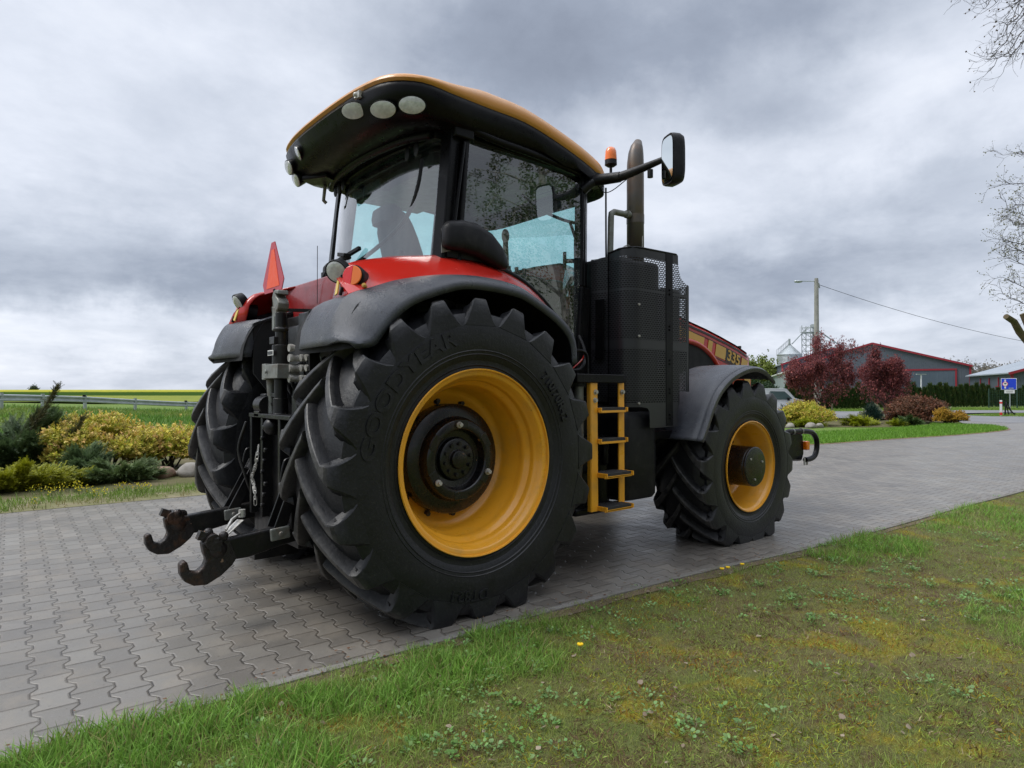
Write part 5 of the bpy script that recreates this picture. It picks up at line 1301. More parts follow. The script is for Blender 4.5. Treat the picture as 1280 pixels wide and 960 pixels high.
def plumtree(label, c, seed, h=3.6, w=1.0):
    random.seed(seed); e = empty('purple_plum_tree', c); tag(e, label, 'tree', 'purple leaved plum trees'); e.scale = (w, w, 1.0)
    mb = MB(); tips = []
    mb.tube([(0, 0, -.05), (.01, 0, .4), (0, .01, .75)], [.075, .06, .055], 9)
    for i in range(6):
        a = 2 * PI * i / 6 + random.uniform(-.3, .3)
        grow(mb, tips, Vector((0, 0, .6 + .05 * i)), Vector((math.cos(a) * .75, math.sin(a) * .75, random.uniform(.65, 1.0))), h * .27, .036, 4, spread=.55, ratio=.74, kids=(2, 3), up=.24, minr=.005, tw=2)
    grow(mb, tips, Vector((0, 0, .7)), Vector((.05, 0, 1)), h * .3, .045, 4, spread=.55, ratio=.76, kids=(2, 3), up=.3, minr=.005, tw=2)
    mb.build('trunk', BARK, e)
    P = np.array([t[0] for t in tips]); D = np.array([t[1] for t in tips])
    m_ = 420; u = rdir(m_); u[:, 2] = u[:, 2] * .9 - .1; F_ = u * (rng.random((m_, 1)) ** .45) * np.array([h * .42, h * .42, h * .37]) + np.array([0, 0, h * .55]); F_ = F_[F_[:, 2] > .75]; P = np.concatenate([P, F_]); D = np.concatenate([D, F_ / np.linalg.norm(F_, axis=1, keepdims=True)])
    n = len(P); k = max(1, int(20000 / n))
    P = np.repeat(P, k, 0) + rng.normal(0, .10, (n * k, 3)); D = np.repeat(D, k, 0) + rng.normal(0, .5, (n * k, 3)) + np.array([0, 0, .3])
    L = Leaves(); col = mixc((.13, .045, .052), (.30, .08, .085), rng.random(n * k)); t = rng.random(n * k) < .18; col[t] = (.48, .15, .13)
    L.add(T_sprig(6, .55, .2, seed=seed), P, D, .085 * rng.uniform(.6, 1.3, n * k), col); L.build('crown', LM, e)
    return e
plumtree('purple leaved plum tree in front of the lamp pole, left of two', at(1027, 30.0), 21, 3.65, .86)
plumtree('purple leaved plum tree in front of the red trimmed door, right of two', at(1106, 31.8), 33, 3.15, .84)
WOODL = pm('light_wood', (.42, .36, .26), .85, col2=(.3, .25, .17), nscale=9, amt=1)
for i, (px, lb) in enumerate(((1030.5, 'short pale support stake left of the plum trunk'), (1040, 'short pale support stake right of the plum trunk'))):
    m = MB(); m.cyl((0, 0, -.1), (0, 0, .86), .035, 10); o = m.build('tree_stake', WOODL, loc=at(px, 30.5 + i * .6)); tag(o, lb, 'stake', 'stakes supporting the plum trees')

def clumptree(name, label, c, h, w, cols, n=3500, leaf=.35, trunk=.18, group='trees beyond the yard', tseed=0, bare=False, tk=.25, barkm=None):
    random.seed(tseed + 100); e = empty(name, c); tag(e, label, 'tree', group)
    mb = MB(); tips = []
    mb.tube([(0, 0, -.1), (0, 0, h * .15), (0, 0, h * tk)], [trunk, trunk * .8, trunk * .7], 8)
    for i in range(5):
        a = 2 * PI * i / 5 + random.uniform(-.3, .3); grow(mb, tips, Vector((0, 0, h * tk * random.uniform(.8, 1))), Vector((math.cos(a) * w / h * 1.5, math.sin(a) * w / h * 1.5, 1)), h * .26, trunk * .5, 3, spread=.6, ratio=.75, up=.15, minr=.02, tw=1)
    grow(mb, tips, Vector((0, 0, h * tk)), Vector((0, 0, 1)), h * .28, trunk * .6, 4 if bare else 3, spread=.5, up=.25, minr=.02, tw=1)
    mb.build('trunk', barkm or BARK, e)
    P = np.array([t[0] for t in tips]); k = max(1, n // len(P)); P = np.repeat(P, k, 0); P = P + rng.normal(0, w * .11, P.shape); N = len(P)
    L = Leaves(); D = rdir(N) + np.array([0, 0, .4]); L.add(T_sprig(7, .55, .2, seed=tseed), P, D, leaf * rng.uniform(.6, 1.3, N), mixc(cols[0], cols[1], rng.random(N)) * (1 + rng.normal(0, .2, (N, 1))).clip(.5, 1.5)); L.build('crown', LM, e)
    return e
clumptree('maple_tree', 'fresh light green maple behind the grey annex', at(953, 110), 6.2, 5.5, ((.14, .2, .03), (.22, .26, .05)), n=3500, leaf=.55, trunk=.25, tseed=1)
clumptree('maple_tree', 'small pale green tree left of the silo', at(966, 118), 4.6, 3.5, ((.12, .17, .04), (.2, .22, .06)), n=1600, leaf=.5, trunk=.2, tseed=2)
for i, (px, d) in enumerate(((932, 74), (940, 74), (948, 75), (956, 76))):
    clumptree('dark_bush', ('leftmost', 'second', 'third', 'rightmost')[i] + ' dark green bush of the group in front of the annex', at(px, d), 2.6, 2.2, ((.02, .05, .018), (.04, .08, .025)), n=2200, leaf=.28, trunk=.08, tseed=5 + i, group='dark bushes by the annex', tk=.08)

clumptree('field_tree', 'tiny distant tree clump on the horizon above the rapeseed', at(42, 520), 4.2, 7.5, ((.05, .08, .04), (.08, .11, .05)), n=900, leaf=.8, trunk=.3, tseed=91, group=None)
# bare wood behind the right halls
for i in range(16):
    px = 1178 + i * 9.0 + random.uniform(-2, 2); d = 150 + random.uniform(-8, 8)
    clumptree('bare_tree', 'leafless grey tree in the row above the right hall', at(px, d), random.uniform(7.0, 8.4), 5.5, ((.20, .18, .15), (.30, .27, .22)), n=650, leaf=.42, trunk=.2, tseed=40 + i, group='leafless trees behind the halls', tk=.2)

# thuja hedge: every plant is a tree of its own
random.seed(5)
def thuja_proto():
    e = empty('thuja', (0, 0, 0)); n = 1500; z = rng.random(n) ** .9; a = rng.random(n) * 2 * PI
    prof = .40 * np.sin(np.clip(1.02 - z, 0, 1) * PI * .5) ** .75; rr = prof * (rng.random(n) ** .35) * (1 + rng.normal(0, .12, n))
    P = np.stack([np.cos(a) * rr, np.sin(a) * rr, z * 1.62], 1); D = np.stack([np.cos(a) * .45, np.sin(a) * .45, np.full(n, .9)], 1) + rng.normal(0, .15, (n, 3))
    L = Leaves(); col = mixc((.022, .05, .016), (.055, .10, .022), rng.random(n)); t = rng.random(n) < .10; col[t] = (.13, .13, .035)
    L.add(FE[0], P, D, .20 * rng.uniform(.6, 1.25, n), col); L.build('crown', LM, e)
    m = MB(); m.tube([(0, 0, -.05), (0, 0, .8), (0, 0, 1.5)], [.04, .025, .006], 6); m.build('trunk', BARK, e); return e
tp = [thuja_proto() for _ in range(3)]
hedge = [(px, 49.0 + (px - 1110) * .028) for px in np.arange(1096, 1306, 6.6)] + [(px, 47.5) for px in np.arange(984, 1092, 6.8)]
for i, (px, d) in enumerate(hedge):
    o = tp[i] if i < 3 else copy_tree(tp[i % 3]); x, y, z = at(px + random.uniform(-.7, .7), d); o.location = (x, y, z); s_ = random.uniform(.84, 1.12) * (1.0 if i % 7 else 1.06); o.scale = (.95, .95, s_); o.rotation_euler = (0, 0, random.uniform(0, 6))
    tag(o, 'upright green thuja standing in the long clipped row before the halls', 'thuja', 'thujas in the hedge row')

# ---- trees whose branches hang in at the right edge
def limb_tree():
    random.seed(77); bx = at(1338, 13.5); e = empty('pollarded_tree', bx); tag(e, 'tall tree with a sawn-off stub and twiggy branches entering at the right edge', 'tree')
    o0 = np.array(bx)
    def q(px, py, d): x, y = W(px, d); return Vector((x - bx[0], y - bx[1], zat(py, d)))
    b = MB(); b.tube([Vector((0, 0, -.1)), q(1332, 520, 13.5), q(1318, 440, 13.5), q(1312, 400, 13.5), q(1318, 250, 13.5), q(1330, 60, 13.4), q(1345, -150, 13.2), q(1350, -330, 13.0)], [.26, .22, .19, .17, .16, .13, .11, .07], 12)
    b.build('trunk', BARK, e)
    b = MB(); b.tube([q(1316, 452, 13.5), q(1290, 432, 13.4), q(1275, 415, 13.3), q(1268, 402, 13.2), q(1258, 395.5, 13.1)], [.11, .085, .07, .062, .055], 10); b.tube([q(1312, 440, 13.5), q(1288, 412, 13.4), q(1279, 392, 13.4)], [.09, .07, .06], 10)
    b.build('sawn_stub', pm('mossy_bark', (.16, .12, .085), .9, col2=(.09, .085, .035), nscale=6, amt=1, bump=1, bscale=25, spec=.2), e)
    b = MB(); tips = []
    tw = [((1345, -80, 12.6), (1262, 30, 11.6)), ((1345, -30, 12.8), (1250, 62, 11.4)), ((1350, -120, 12.8), (1236, 4, 11.4)), ((1340, 0, 12.8), (1244, 84, 11.8)), ((1350, -150, 12.6), (1215, -16, 11.4)), ((1345, -60, 12.6), (1268, 12, 11.6)),
          ((1345, -40, 12.4), (1258, 40, 11.0)), ((1350, -100, 12.4), (1250, 0, 11.0)), ((1340, 20, 12.4), (1262, 74, 11.6))]
    for A, B in tw:
        A = q(*A); B = q(*B); mid = (A + B) / 2 + Vector((0, 0, .25)); P = crv([A, mid, B], 6); P = [Vector(p) + Vector((random.gauss(0, .02), random.gauss(0, .02), random.gauss(0, .02))) for p in P]
        b.tube(P, list(np.linspace(.020, .005, len(P))), 5)
        for j in range(4, len(P)):
            for _ in range(2):
                d = (P[-1] - P[max(0, j - 3)]).normalized() if j < len(P) - 1 else (P[-1] - P[-3]).normalized()
                grow(b, tips, P[j].copy(), (d + Vector((random.gauss(0, .45), random.gauss(0, .45), random.gauss(0, .4)))), random.uniform(.16, .34), .006, 2, spread=.7, kids=(2, 2), up=.05, minr=.0028, bend=.18, ratio=.75)
    tips2 = []
    for A, B, m in (((1330, 240, 13.4), (1256, 230, 12.6), 3), ((1330, 300, 13.4), (1262, 262, 12.6), 4), ((1330, 330, 13.4), (1256, 300, 12.6), 5), ((1330, 370, 13.4), (1258, 320, 12.7), 5), ((1335, 400, 13.4), (1262, 350, 12.8), 4), ((1335, 420, 13.4), (1256, 368, 12.9), 4), ((1330, 300, 13.4), (1268, 280, 12.9), 5), ((1330, 210, 13.4), (1276, 190, 12.6), 2), ((1330, 350, 13.2), (1270, 310, 12.6), 5), ((1330, 270, 13.4), (1272, 255, 12.6), 4)):
        A = q(*A); B = q(*B); P = [Vector(p) for p in crv([A, (A + B) / 2 + Vector((0, 0, .1)), B], 5)]; b.tube(P, list(np.linspace(.014, .004, len(P))), 5)
        for j in range(3, len(P)):
            for _ in range(max(1, m // 2)):
                d = (P[-1] - P[0]).normalized(); grow(b, tips2, P[j].copy(), (d + Vector((random.gauss(0, .5), random.gauss(0, .5), random.gauss(0, .4)))), random.uniform(.14, .3), .006, 2, spread=.7, kids=(2, 3), up=.05, minr=.0028, bend=.18, ratio=.75)
    b.build('branch', pm('twig_bark', (.10, .09, .09), .9, amt=.5), e)
    L = Leaves(); P = np.array([t[0] for t in tips]); n = len(P); k = rng.random(n) < .35; P = P[k]; L.add(T_leaf(.5), P, rdir(len(P)), .035 * rng.uniform(.6, 1.2, len(P)), cvar((.13, .10, .07), len(P)))
    P = np.array([t[0] for t in tips2]); n = len(P); P = np.repeat(P, 2, 0) + rng.normal(0, .025, (n * 2, 3)); L.add(T_leaf(.5), P, rdir(len(P)), .026 * rng.uniform(.6, 1.2, len(P)), mixc((.20, .20, .10), (.32, .32, .2), rng.random(len(P)))); L.build('leaf_buds', LM, e)
limb_tree()

# ---- trees standing behind the photographer, seen mirrored in the door glass
def birch():
    random.seed(13); c = (8.6, -8.8, 0); e = empty('weeping_birch', c); tag(e, 'weeping birch with hanging twigs mirrored in the side window', 'tree')
    b = MB(); tips = []; b.tube([(0, 0, -.1), (.1, 0, 2), (0, .1, 4.5), (.05, 0, 7.5), (0, 0, 9.5)], [.2, .17, .13, .08, .03], 10); P = []
    for i in range(26):
        z = random.uniform(3.2, 9.2); a = random.uniform(0, 2 * PI); L_ = random.uniform(1.2, 2.6) * (1 - (z - 3) / 12)
        A = Vector((0, 0, z)); B = A + Vector((math.cos(a) * L_, math.sin(a) * L_, L_ * .5)); b.tube([A, (A + B) / 2 + Vector((0, 0, .15)), B], [.035, .025, .012], 5)
        for j in range(7):
            s0 = A.lerp(B, random.uniform(.35, 1)); hl = random.uniform(1.2, 3.0); sx = Vector((math.cos(a) * .35 + random.gauss(0, .2), math.sin(a) * .35 + random.gauss(0, .2), 0))
            t = [s0, s0 + sx + Vector((0, 0, -hl * .3)), s0 + sx * 1.3 + Vector((0, 0, -hl))]; b.tube(t, [.010, .006, .003], 3)
            for kk in range(60): u = random.random(); P.append(t[0].lerp(t[1], u * 2) if u < .5 else t[1].lerp(t[2], u * 2 - 1))
    b.build('trunk', pm('birch_bark', (.55, .53, .5), .8, col2=(.08, .07, .06), nscale=4, amt=1), e)
    P = np.array(P) + rng.normal(0, .05, (len(P), 3)); L = Leaves(); L.add(T_leaf(.4), P, rdir(len(P)) - np.array([0, 0, .6]), .065, cvar((.07, .10, .025), len(P))); L.build('crown', LM, e)
birch()
def spruce():
    random.seed(3); c = (3.9, -9.6, 0); e = empty('spruce', c); tag(e, 'dark spruce mirrored at the edge of the side window', 'tree')
    b = MB(); b.tube([(0, 0, -.1), (0, 0, 4), (0, 0, 8.5)], [.16, .1, .02], 8); P = []; D = []
    for i in range(110):
        z = random.uniform(.8, 8.3); L_ = (8.8 - z) * .26; a = random.uniform(0, 2 * PI); A = Vector((0, 0, z)); B = Vector((math.cos(a) * L_, math.sin(a) * L_, z - L_ * .25)); b.tube([A, B], [.02, .006], 4)
        for k in range(34): t = random.random() ** .7; P.append(A.lerp(B, t)); D.append((B - A).normalized())
    b.build('trunk', BARK, e)
    P = np.array(P) + rng.normal(0, .05, (len(P), 3)); D = np.array([tuple(d) for d in D]) + rng.normal(0, .35, P.shape) - np.array([0, 0, .2]); L = Leaves(); L.add(FE[1], P, D, .26, cvar((.02, .04, .02), len(P))); L.build('crown', LM, e)
spruce()
# ================================================================== BUILDINGS AND STREET FURNITURE
def ribbed(name, c, c2, pitch=.25, vert=True):
    m, nt, b = newmat(name); co = coords(nt); sp = nt.node('ShaderNodeSeparateXYZ', ins={0: co})
    u = nt.math('ADD', sp.outputs[0], nt.math('MULTIPLY', sp.outputs[1], .0)) 
    f = nt.math('FRACT', nt.math('DIVIDE', u, pitch)); w = nt.math('LESS_THAN', nt.math('ABSOLUTE', nt.math('SUBTRACT', f, .5)), .12)
    n = nt.noise(co, .35, 5, .6); n2 = nt.noise(co, 3, 5, .6)
    col = nt.mix(nt.ramp(n, .35, .65), c, c2); col = nt.mix(nt.math('MULTIPLY', nt.ramp(n2, .5, .8), .3), col, tuple(x * .7 for x in c))
    nt.l.new(col, b.inputs['Base Color']); b.inputs['Roughness'].default_value = .5
    nt.l.new(nt.bump(w, .6, .03), b.inputs['Normal']); return m
WALLG = ribbed('grey_trapezoid_sheet', (.065, .08, .108), (.085, .10, .13)); WALLL = ribbed('light_grey_sheet', (.20, .24, .26), (.26, .30, .32), 1.2)
ROOFG = ribbed('grey_roof_sheet', (.26, .30, .34), (.31, .35, .39), .4); TRIM = pm('red_trim', (.27, .014, .03), .45, amt=.4); WHITE = pm('white_paint', (.72, .73, .74), .4, amt=.3, col2=(.62, .63, .64), nscale=2, dirt=(.4, .38, .33), damt=.4)
DOORG = ribbed('door_panels', (.06, .085, .12), (.075, .10, .14), .5); GALV = pm('galvanised_steel', (.42, .45, .46), .42, metal=.6, col2=(.30, .33, .34), nscale=3, amt=.8); DARKW = pm('window_dark', (.02, .025, .03), .15, amt=0)
def V3(p, z): return Vector((p[0], p[1], z))
def hall(name, label, A, B, L, he, hp, group=None, door=None, wallm=WALLG, peak=.5, ridge=None, over=.25):
    """gable wall from A to B (2D), body running back L metres from it"""
    A = Vector((*A, 0)); B = Vector((*B, 0)); e = empty(name, tuple(A)); tag(e, label, 'building', group)
    ax = (B - A); Wd = ax.length; ax.normalize(); e.rotation_euler = (0, 0, math.atan2(ax.y, ax.x))
    bk = Vector((-ax.y, ax.x, 0)); sgn = 1 if bk.dot(Vector((*dV, 0))) > 0 else -1
    Y = lambda d: sgn * d
    pk = Wd * peak
    m = MB(); poly = [(0, 0, -1), (Wd, 0, -1), (Wd, 0, he), (pk, 0, hp), (0, 0, he)]; m.prism(poly, (0, Y(L), 0)); m.build('wall', wallm, e, smooth=0)
    r = MB(); s1 = (hp - he) / pk; s2 = (hp - he) / (Wd - pk); t = .12
    r.prism([(-over, Y(-over), he - s1 * over), (pk, Y(-over), hp), (pk, Y(-over), hp + t), (-over, Y(-over), he - s1 * over + t)], (0, Y(L + 2 * over), 0)); r.prism([(pk, Y(-over), hp), (Wd + over, Y(-over), he - s2 * over), (Wd + over, Y(-over), he - s2 * over + t), (pk, Y(-over), hp + t)], (0, Y(L + 2 * over), 0)); ro = r.build('roof', ROOFG, e, smooth=0)
    if ridge: q = MB(); q.box((pk, Y(L / 2), hp + .16), (ridge, L * .94, .16)); q.build('ridge_light', WHITE, ro, smooth=0)
    k = MB(); y = Y(-over - .03)
    k.bar((-over, y, he - s1 * over + .02), (pk, y, hp + .02), .06, .24, up=(0, 0, 1)); k.bar((pk, y, hp + .02), (Wd + over, y, he - s2 * over + .02), .06, .24)
    for x in (.0, Wd): k.box((x, Y(-.03), he / 2 - .5), (.22, .10, he + .9))
    k.build('trim', TRIM, e, smooth=0)
    if door:
        x0, x1, h = door; d = MB(); d.box(((x0 + x1) / 2, Y(-.03), h / 2 - .5), (x1 - x0, .08, h + 1)); do = d.build('door', DOORG, e, smooth=0)
        f = MB(); f.box((x0, Y(-.08), h / 2 - .5), (.20, .10, h + 1)); f.box((x1, Y(-.08), h / 2 - .5), (.20, .10, h + 1)); f.box(((x0 + x1) / 2, Y(-.08), h + .14), (x1 - x0 + .20, .10, .22)); f.build('door_frame', TRIM, do, smooth=0)
    return e, ax, Wd, Y
bg = 'sheet metal halls behind the hedge'
hall('warehouse', 'large grey gabled hall with red verge trim and a red framed door behind the hedge', W(985, 92), W(1213, 80), 45, 4.32, 7.45, bg, door=(13.2, 19.6, 3.75))
hall('warehouse', 'dark gabled hall with red trim mostly hidden by the left plum tree', W(978, 99), W(1106, 95), 30, 5.2, 7.5, bg)
# annex: a low shed with pale panels
A = W(987.5, 75); Bq = W(962, 115)
e = empty('annex_shed', (A[0], A[1], 0)); tag(e, 'low shed of pale grey panels with a red corner post left of the halls', 'shed', bg)
v = Vector((Bq[0] - A[0], Bq[1] - A[1], 0)); L_ = v.length; v.normalize(); e.rotation_euler = (0, 0, math.atan2(v.y, v.x)); 
toR = Vector((*rV, 0)); sg_ = 1 if Vector((-v.y, v.x, 0)).dot(toR) > 0 else -1
m = MB(); m.prism([(0, 0, -1), (L_, 0, -1), (L_, 0, 3.45), (0, 0, 3.45)], (0, sg_ * 6, 0)); m.build('wall', WALLL, e, smooth=0)
m = MB(); m.prism([(-.3, -sg_ * .3, 3.45), (L_ + .3, -sg_ * .3, 3.45), (L_ + .3, -sg_ * .3, 3.6), (-.3, -sg_ * .3, 3.6)], (0, sg_ * 6.6, 0)); m.build('roof', WHITE, e, smooth=0)
m = MB(); m.box((-.12, -sg_ * .02, 1.2), (.22, .40, 4.4)); m.build('corner_post', TRIM, e, smooth=0)
m = MB(); m.box((-.1, sg_ * 3.1, 1.2), (.1, 5.8, 4.4)); m.build('end_wall', DOORG, e, smooth=0)
# right hall
A = np.array(W(1265, 62)); F = np.array(W(1215, 75)); u = (F - A); LL = np.linalg.norm(u); u /= LL; pr = np.array([-u[1], u[0]]); pr = pr if pr @ rV > 0 else -pr
e, ax, Wd, Y = hall('warehouse', 'low hall with pale grey roof and white ridge strip at the right edge', tuple(A), tuple(A + pr * 13), LL + 1, 2.98, 5.0, bg, ridge=1.6, over=.35)
m = MB()
for k in range(3): m.box((-.05, Y(4 + k * 3.2), .8), (.06, .18, 3.6))
m.build('wall_trim', TRIM, e, smooth=0)
m = MB(); m.box((3.0, Y(-.05), 1.0), (2.6, .1, 2.2)); d_ = m.build('door', DOORG, e); m = MB(); m.box((1.7, Y(-.1), 1.0), (.18, .1, 2.3)); m.box((4.3, Y(-.1), 1.0), (.18, .1, 2.3)); m.box((3, Y(-.1), 2.1), (2.8, .1, .18)); m.build('door_frame', TRIM, d_, smooth=0)
for k in range(2):
    m = MB(); m.box((-.06, Y(2.0 + k * 2.3), 1.35), (.06, 1.0, .8)); w_ = m.build('window', TRIM, e, smooth=0); m = MB(); m.box((-.10, Y(2.0 + k * 2.3), 1.35), (.04, .8, .6)); m.build('pane', DARKW, w_, smooth=0)

# silos and elevator tower
def silo(label, px, d, r, h, hc, ladder=True):
    x, y = W(px, d); e = empty('grain_silo', (x, y, 0)); tag(e, label, 'silo', 'grain silos')
    m = MB(); prof = []
    z = -.5
    while z < h: prof += [(z, r), (z + .05, r + .025), (z + .10, r)]; z += .22
    prof.append((h, r)); m.lathe(prof, axis='z', n=36); m.build('wall', GALV, e, smooth=40)
    m = MB(); m.lathe([(h - .02, r + .06), (h + .05, r + .08), (hc, .25), (hc + .25, .25), (hc + .28, .02)], axis='z', n=36)
    for k in range(18): a = 2 * PI * k / 18; m.bar((r * math.cos(a), r * math.sin(a), h + .06), (.25 * math.cos(a), .25 * math.sin(a), hc + .03), .04, .05)
    m.build('roof', GALV, e, smooth=30)
    m = MB()
    for sd in (-.3, .3):
        a = Vector((*(rV * -(r + .1)), 0)) + Vector((*(dV * sd), 0)); p0 = a + Vector((0, 0, h)); p1 = Vector((*(dV * sd), hc + .1)); m.bar(p0 + Vector((0, 0, .9)), p1 + Vector((0, 0, .9)), .05, .05)
        for t in np.linspace(0, 1, 6): q = p0.lerp(p1, t); m.bar(q, q + Vector((0, 0, .9)), .04, .04)
    m.bar((0, 0, hc), (0, 0, hc + 1.1), .25, .25); m.build('catwalk', GALV, e, smooth=0)
    return e
silo('galvanised grain silo with conical roof standing left of the elevator tower', 987, 112, 2.0, 7.3, 9.0)
silo('galvanised grain silo right of the elevator tower, showing above the plum tree', 1054, 118, 2.4, 7.6, 8.9)
x, y = W(1010.5, 112); e = empty('elevator_tower', (x, y, 0)); tag(e, 'slender lattice tower with grain pipes between the two silos', 'tower')
m = MB(); hw_ = .75
cs = [(-hw_, -hw_), (hw_, -hw_), (hw_, hw_), (-hw_, hw_)]
for c in cs: m.bar((c[0], c[1], -.5), (c[0], c[1], 12.4), .10, .10)
zz = np.arange(0, 12.5, 1.0)
for z in zz:
    for i in range(4): a, b_ = cs[i], cs[(i + 1) % 4]; m.bar((a[0], a[1], z), (b_[0], b_[1], z), .07, .07); m.bar((a[0], a[1], z), (b_[0], b_[1], z + 1), .05, .05) if z < 11.6 else None
m.build('lattice', GALV, e, smooth=0)
m = MB(); q = Vector((*(rV * 1.0), 0)); m.tube([q + Vector((0, 0, -.5)), q + Vector((0, 0, 12.2))], .28, 12); m.box((q.x, q.y, 12.3), (.7, .7, .6)); l0 = Vector((*W(990, 112), 9.2)) - Vector((x, y, 0)); r0 = Vector((*W(1054, 118), 9.0)) - Vector((x, y, 0))
m.tube([Vector((0, 0, 12.2)), l0], .10, 8); m.tube([q + Vector((0, 0, 12.0)), r0], .12, 8); m.tube([Vector((0, 0, 10.6)), r0 + Vector((*(rV * 1.2), .2))], .06, 8); m.build('grain_pipe', GALV, e, smooth=40)
m = MB(); m.box((0, 0, 11.2), (1.9, 1.9, .06))
for c in ((-.95, -.95), (.95, -.95), (.95, .95), (-.95, .95)): m.bar((c[0], c[1], 11.2), (c[0], c[1], 12.2), .05, .05)
m.build('platform', GALV, e, smooth=0)

# concrete lamp pole with cable
d0 = 45; px0, py0 = W(1021, d0); zb = float(hgt(px0, py0)); e = empty('lamp_pole', (px0, py0, zb)); tag(e, 'tall concrete pole with a single street lamp rising behind the left plum tree', 'street lamp')
PCON = pm('pole_concrete', (.36, .35, .32), .85, col2=(.26, .25, .23), nscale=2, amt=1, bump=.3, bscale=30)
top = zat(350, d0) - zb
m = MB(); m.tube([(0, 0, -.2), (0, 0, top)], [.20, .135], 12); m.box((0, 0, top + .06), (.18, .18, .14)); m.build('pole', PCON, e, smooth=40)
m = MB(); m.box((rV[0] * .1, rV[1] * .1, .75), (.42, .18, 1.6), rot=(0, 0, -TH)); m.build('base_slab', PCON, e, smooth=0)
a0 = Vector((0, 0, top - .08)); a1 = a0 - Vector((*(rV * 1.05), -.02)); m = MB(); m.tube([a0, a1], .03, 8); m.tube([Vector((*(rV * .16), top - .2)), Vector((*(rV * .22), top - .55))], .05, 8); m.build('arm', GALV, e)
m = MB(); c = a1 - Vector((*(rV * .18), .03)); hd = []
for t, w_, h_ in ((-.30, .04, .04), (-.22, .13, .08), (0, .15, .10), (.2, .10, .07), (.26, .04, .04)):
    o_ = c + Vector((*(rV * t), 0)); hd.append([o_ + Vector((*(dV * w_ * math.cos(k * PI / 6)), h_ * math.sin(k * PI / 6))) for k in range(12)])
m.loft(hd, cap=True); m.build('lamp_head', GALV, e)
endp = Vector((*W(1345, 56), zat(437, 56))); st_ = Vector((px0, py0, zb + top - .25)); pts = []
for k in range(25): t = k / 24; p = st_.lerp(endp, t); p.z -= 4 * t * (1 - t) * .55; pts.append(p)
m = MB(); m.tube([p - st_ for p in pts], .016, 5); co_ = m.build('overhead_cable', M['darkplastic'], loc=tuple(st_)); tag(co_, 'single overhead cable sagging from the lamp pole to the right edge', 'cable')
# slim T-topped lamp
x, y = W(1151.5, 52); e = empty('yard_lamp', (x, y, 0)); tag(e, 'slim white yard lamp with a flat T shaped head before the large hall', 'lamp')
m = MB(); m.tube([(0, 0, -.1), (0, 0, 2.55)], .055, 10); m.build('pole', WHITE, e); m = MB(); m.box((0, 0, 2.60), (.75, .18, .07), rot=(0, 0, -TH)); m.build('lamp_head', GALV, e, smooth=0)

# road sign
BLUE = pm('sign_blue', (.01, .05, .55), .4, amt=.2); SRED = pm('sign_red', (.6, .02, .02), .4, amt=0); BLK = M['blackdecal']
def faceframe(o, px, d, z=0):
    x, y = W(px, d); o.location = (x, y, z); v = CAMP[:2] - np.array((x, y)); o.rotation_euler = (0, 0, math.atan2(v[1], v[0]) + PI / 2)
e = empty('road_sign'); faceframe(e, 1261, 36.5); tag(e, 'blue square road sign with a white plate on a grey post', 'road sign')
hz = zat(480, 36.5)
m = MB(); m.tube([(.05, .04, -.1), (.05, .04, hz + .3)], .03, 10); m.build('post', GALV, e)
m = MB(); m.box((0, 0, hz), (.70, .02, .64)); sg2 = m.build('panel', WHITE, e, smooth=0, bevel=.004)
m = MB(); m.box((0, -.012, hz), (.655, .01, .595)); m.build('blue_field', BLUE, sg2, smooth=0)
m = MB(); m.box((-.16, -.020, hz), (.07, .006, .50)); m.build('road_symbol', WHITE, sg2, smooth=0)
m = MB(); m.cyl((-.16, -.022, hz), (-.16, -.028, hz), .13, 28); m.build('ring', SRED, sg2, smooth=0)
m = MB(); m.cyl((-.16, -.027, hz), (-.16, -.032, hz), .105, 28); m.build('disc', WHITE, sg2, smooth=0)
m = MB(); m.box((-.16, -.034, hz + .035), (.12, .004, .04)); m.box((-.16, -.034, hz + .0), (.05, .004, .04)); m.build('lorry_symbol', BLK, sg2, smooth=0)
m = MB(); m.box((.10, -.019, hz - .235), (.22, .004, .05)); m.build('caption', GALV, sg2, smooth=0)
m = MB(); m.box((.03, 0, hz - .43), (.46, .015, .18)); p2 = m.build('plate', WHITE, e, smooth=0); m = MB(); m.box((.03, -.010, hz - .40), (.34, .004, .018)); m.box((.03, -.010, hz - .45), (.30, .004, .018)); m.build('plate_text', M['cast'], p2, smooth=0)
e = empty('marker_post'); faceframe(e, 1251, 34.6); tag(e, 'white marker post with a red band left of the blue sign', 'post')
m = MB(); m.box((0, 0, .40), (.11, .08, .84)); m.build('post', WHITE, e, smooth=0, bevel=.01); m = MB(); m.box((0, 0, .68), (.125, .09, .09)); m.box((0, 0, .10), (.115, .085, .14)); m.build('band', SRED, e, smooth=0)
e = empty('folding_stand'); faceframe(e, 1259, 35.2); tag(e, 'black splayed metal stand on the grass under the blue sign', 'stand')
m = MB()
for a, b_ in (((-.10, 0, 0), (-.06, .05, .78)), ((.06, 0, .02), (-.08, .05, .78)), ((.22, 0, .10), (.02, .05, .58)), ((-.18, 0, .12), (.36, .02, .12)), ((.34, .1, 0), (.02, .06, .42))): m.bar(a, b_, .05, .05)
m.build('frame', M['darkplastic'], e, smooth=0)
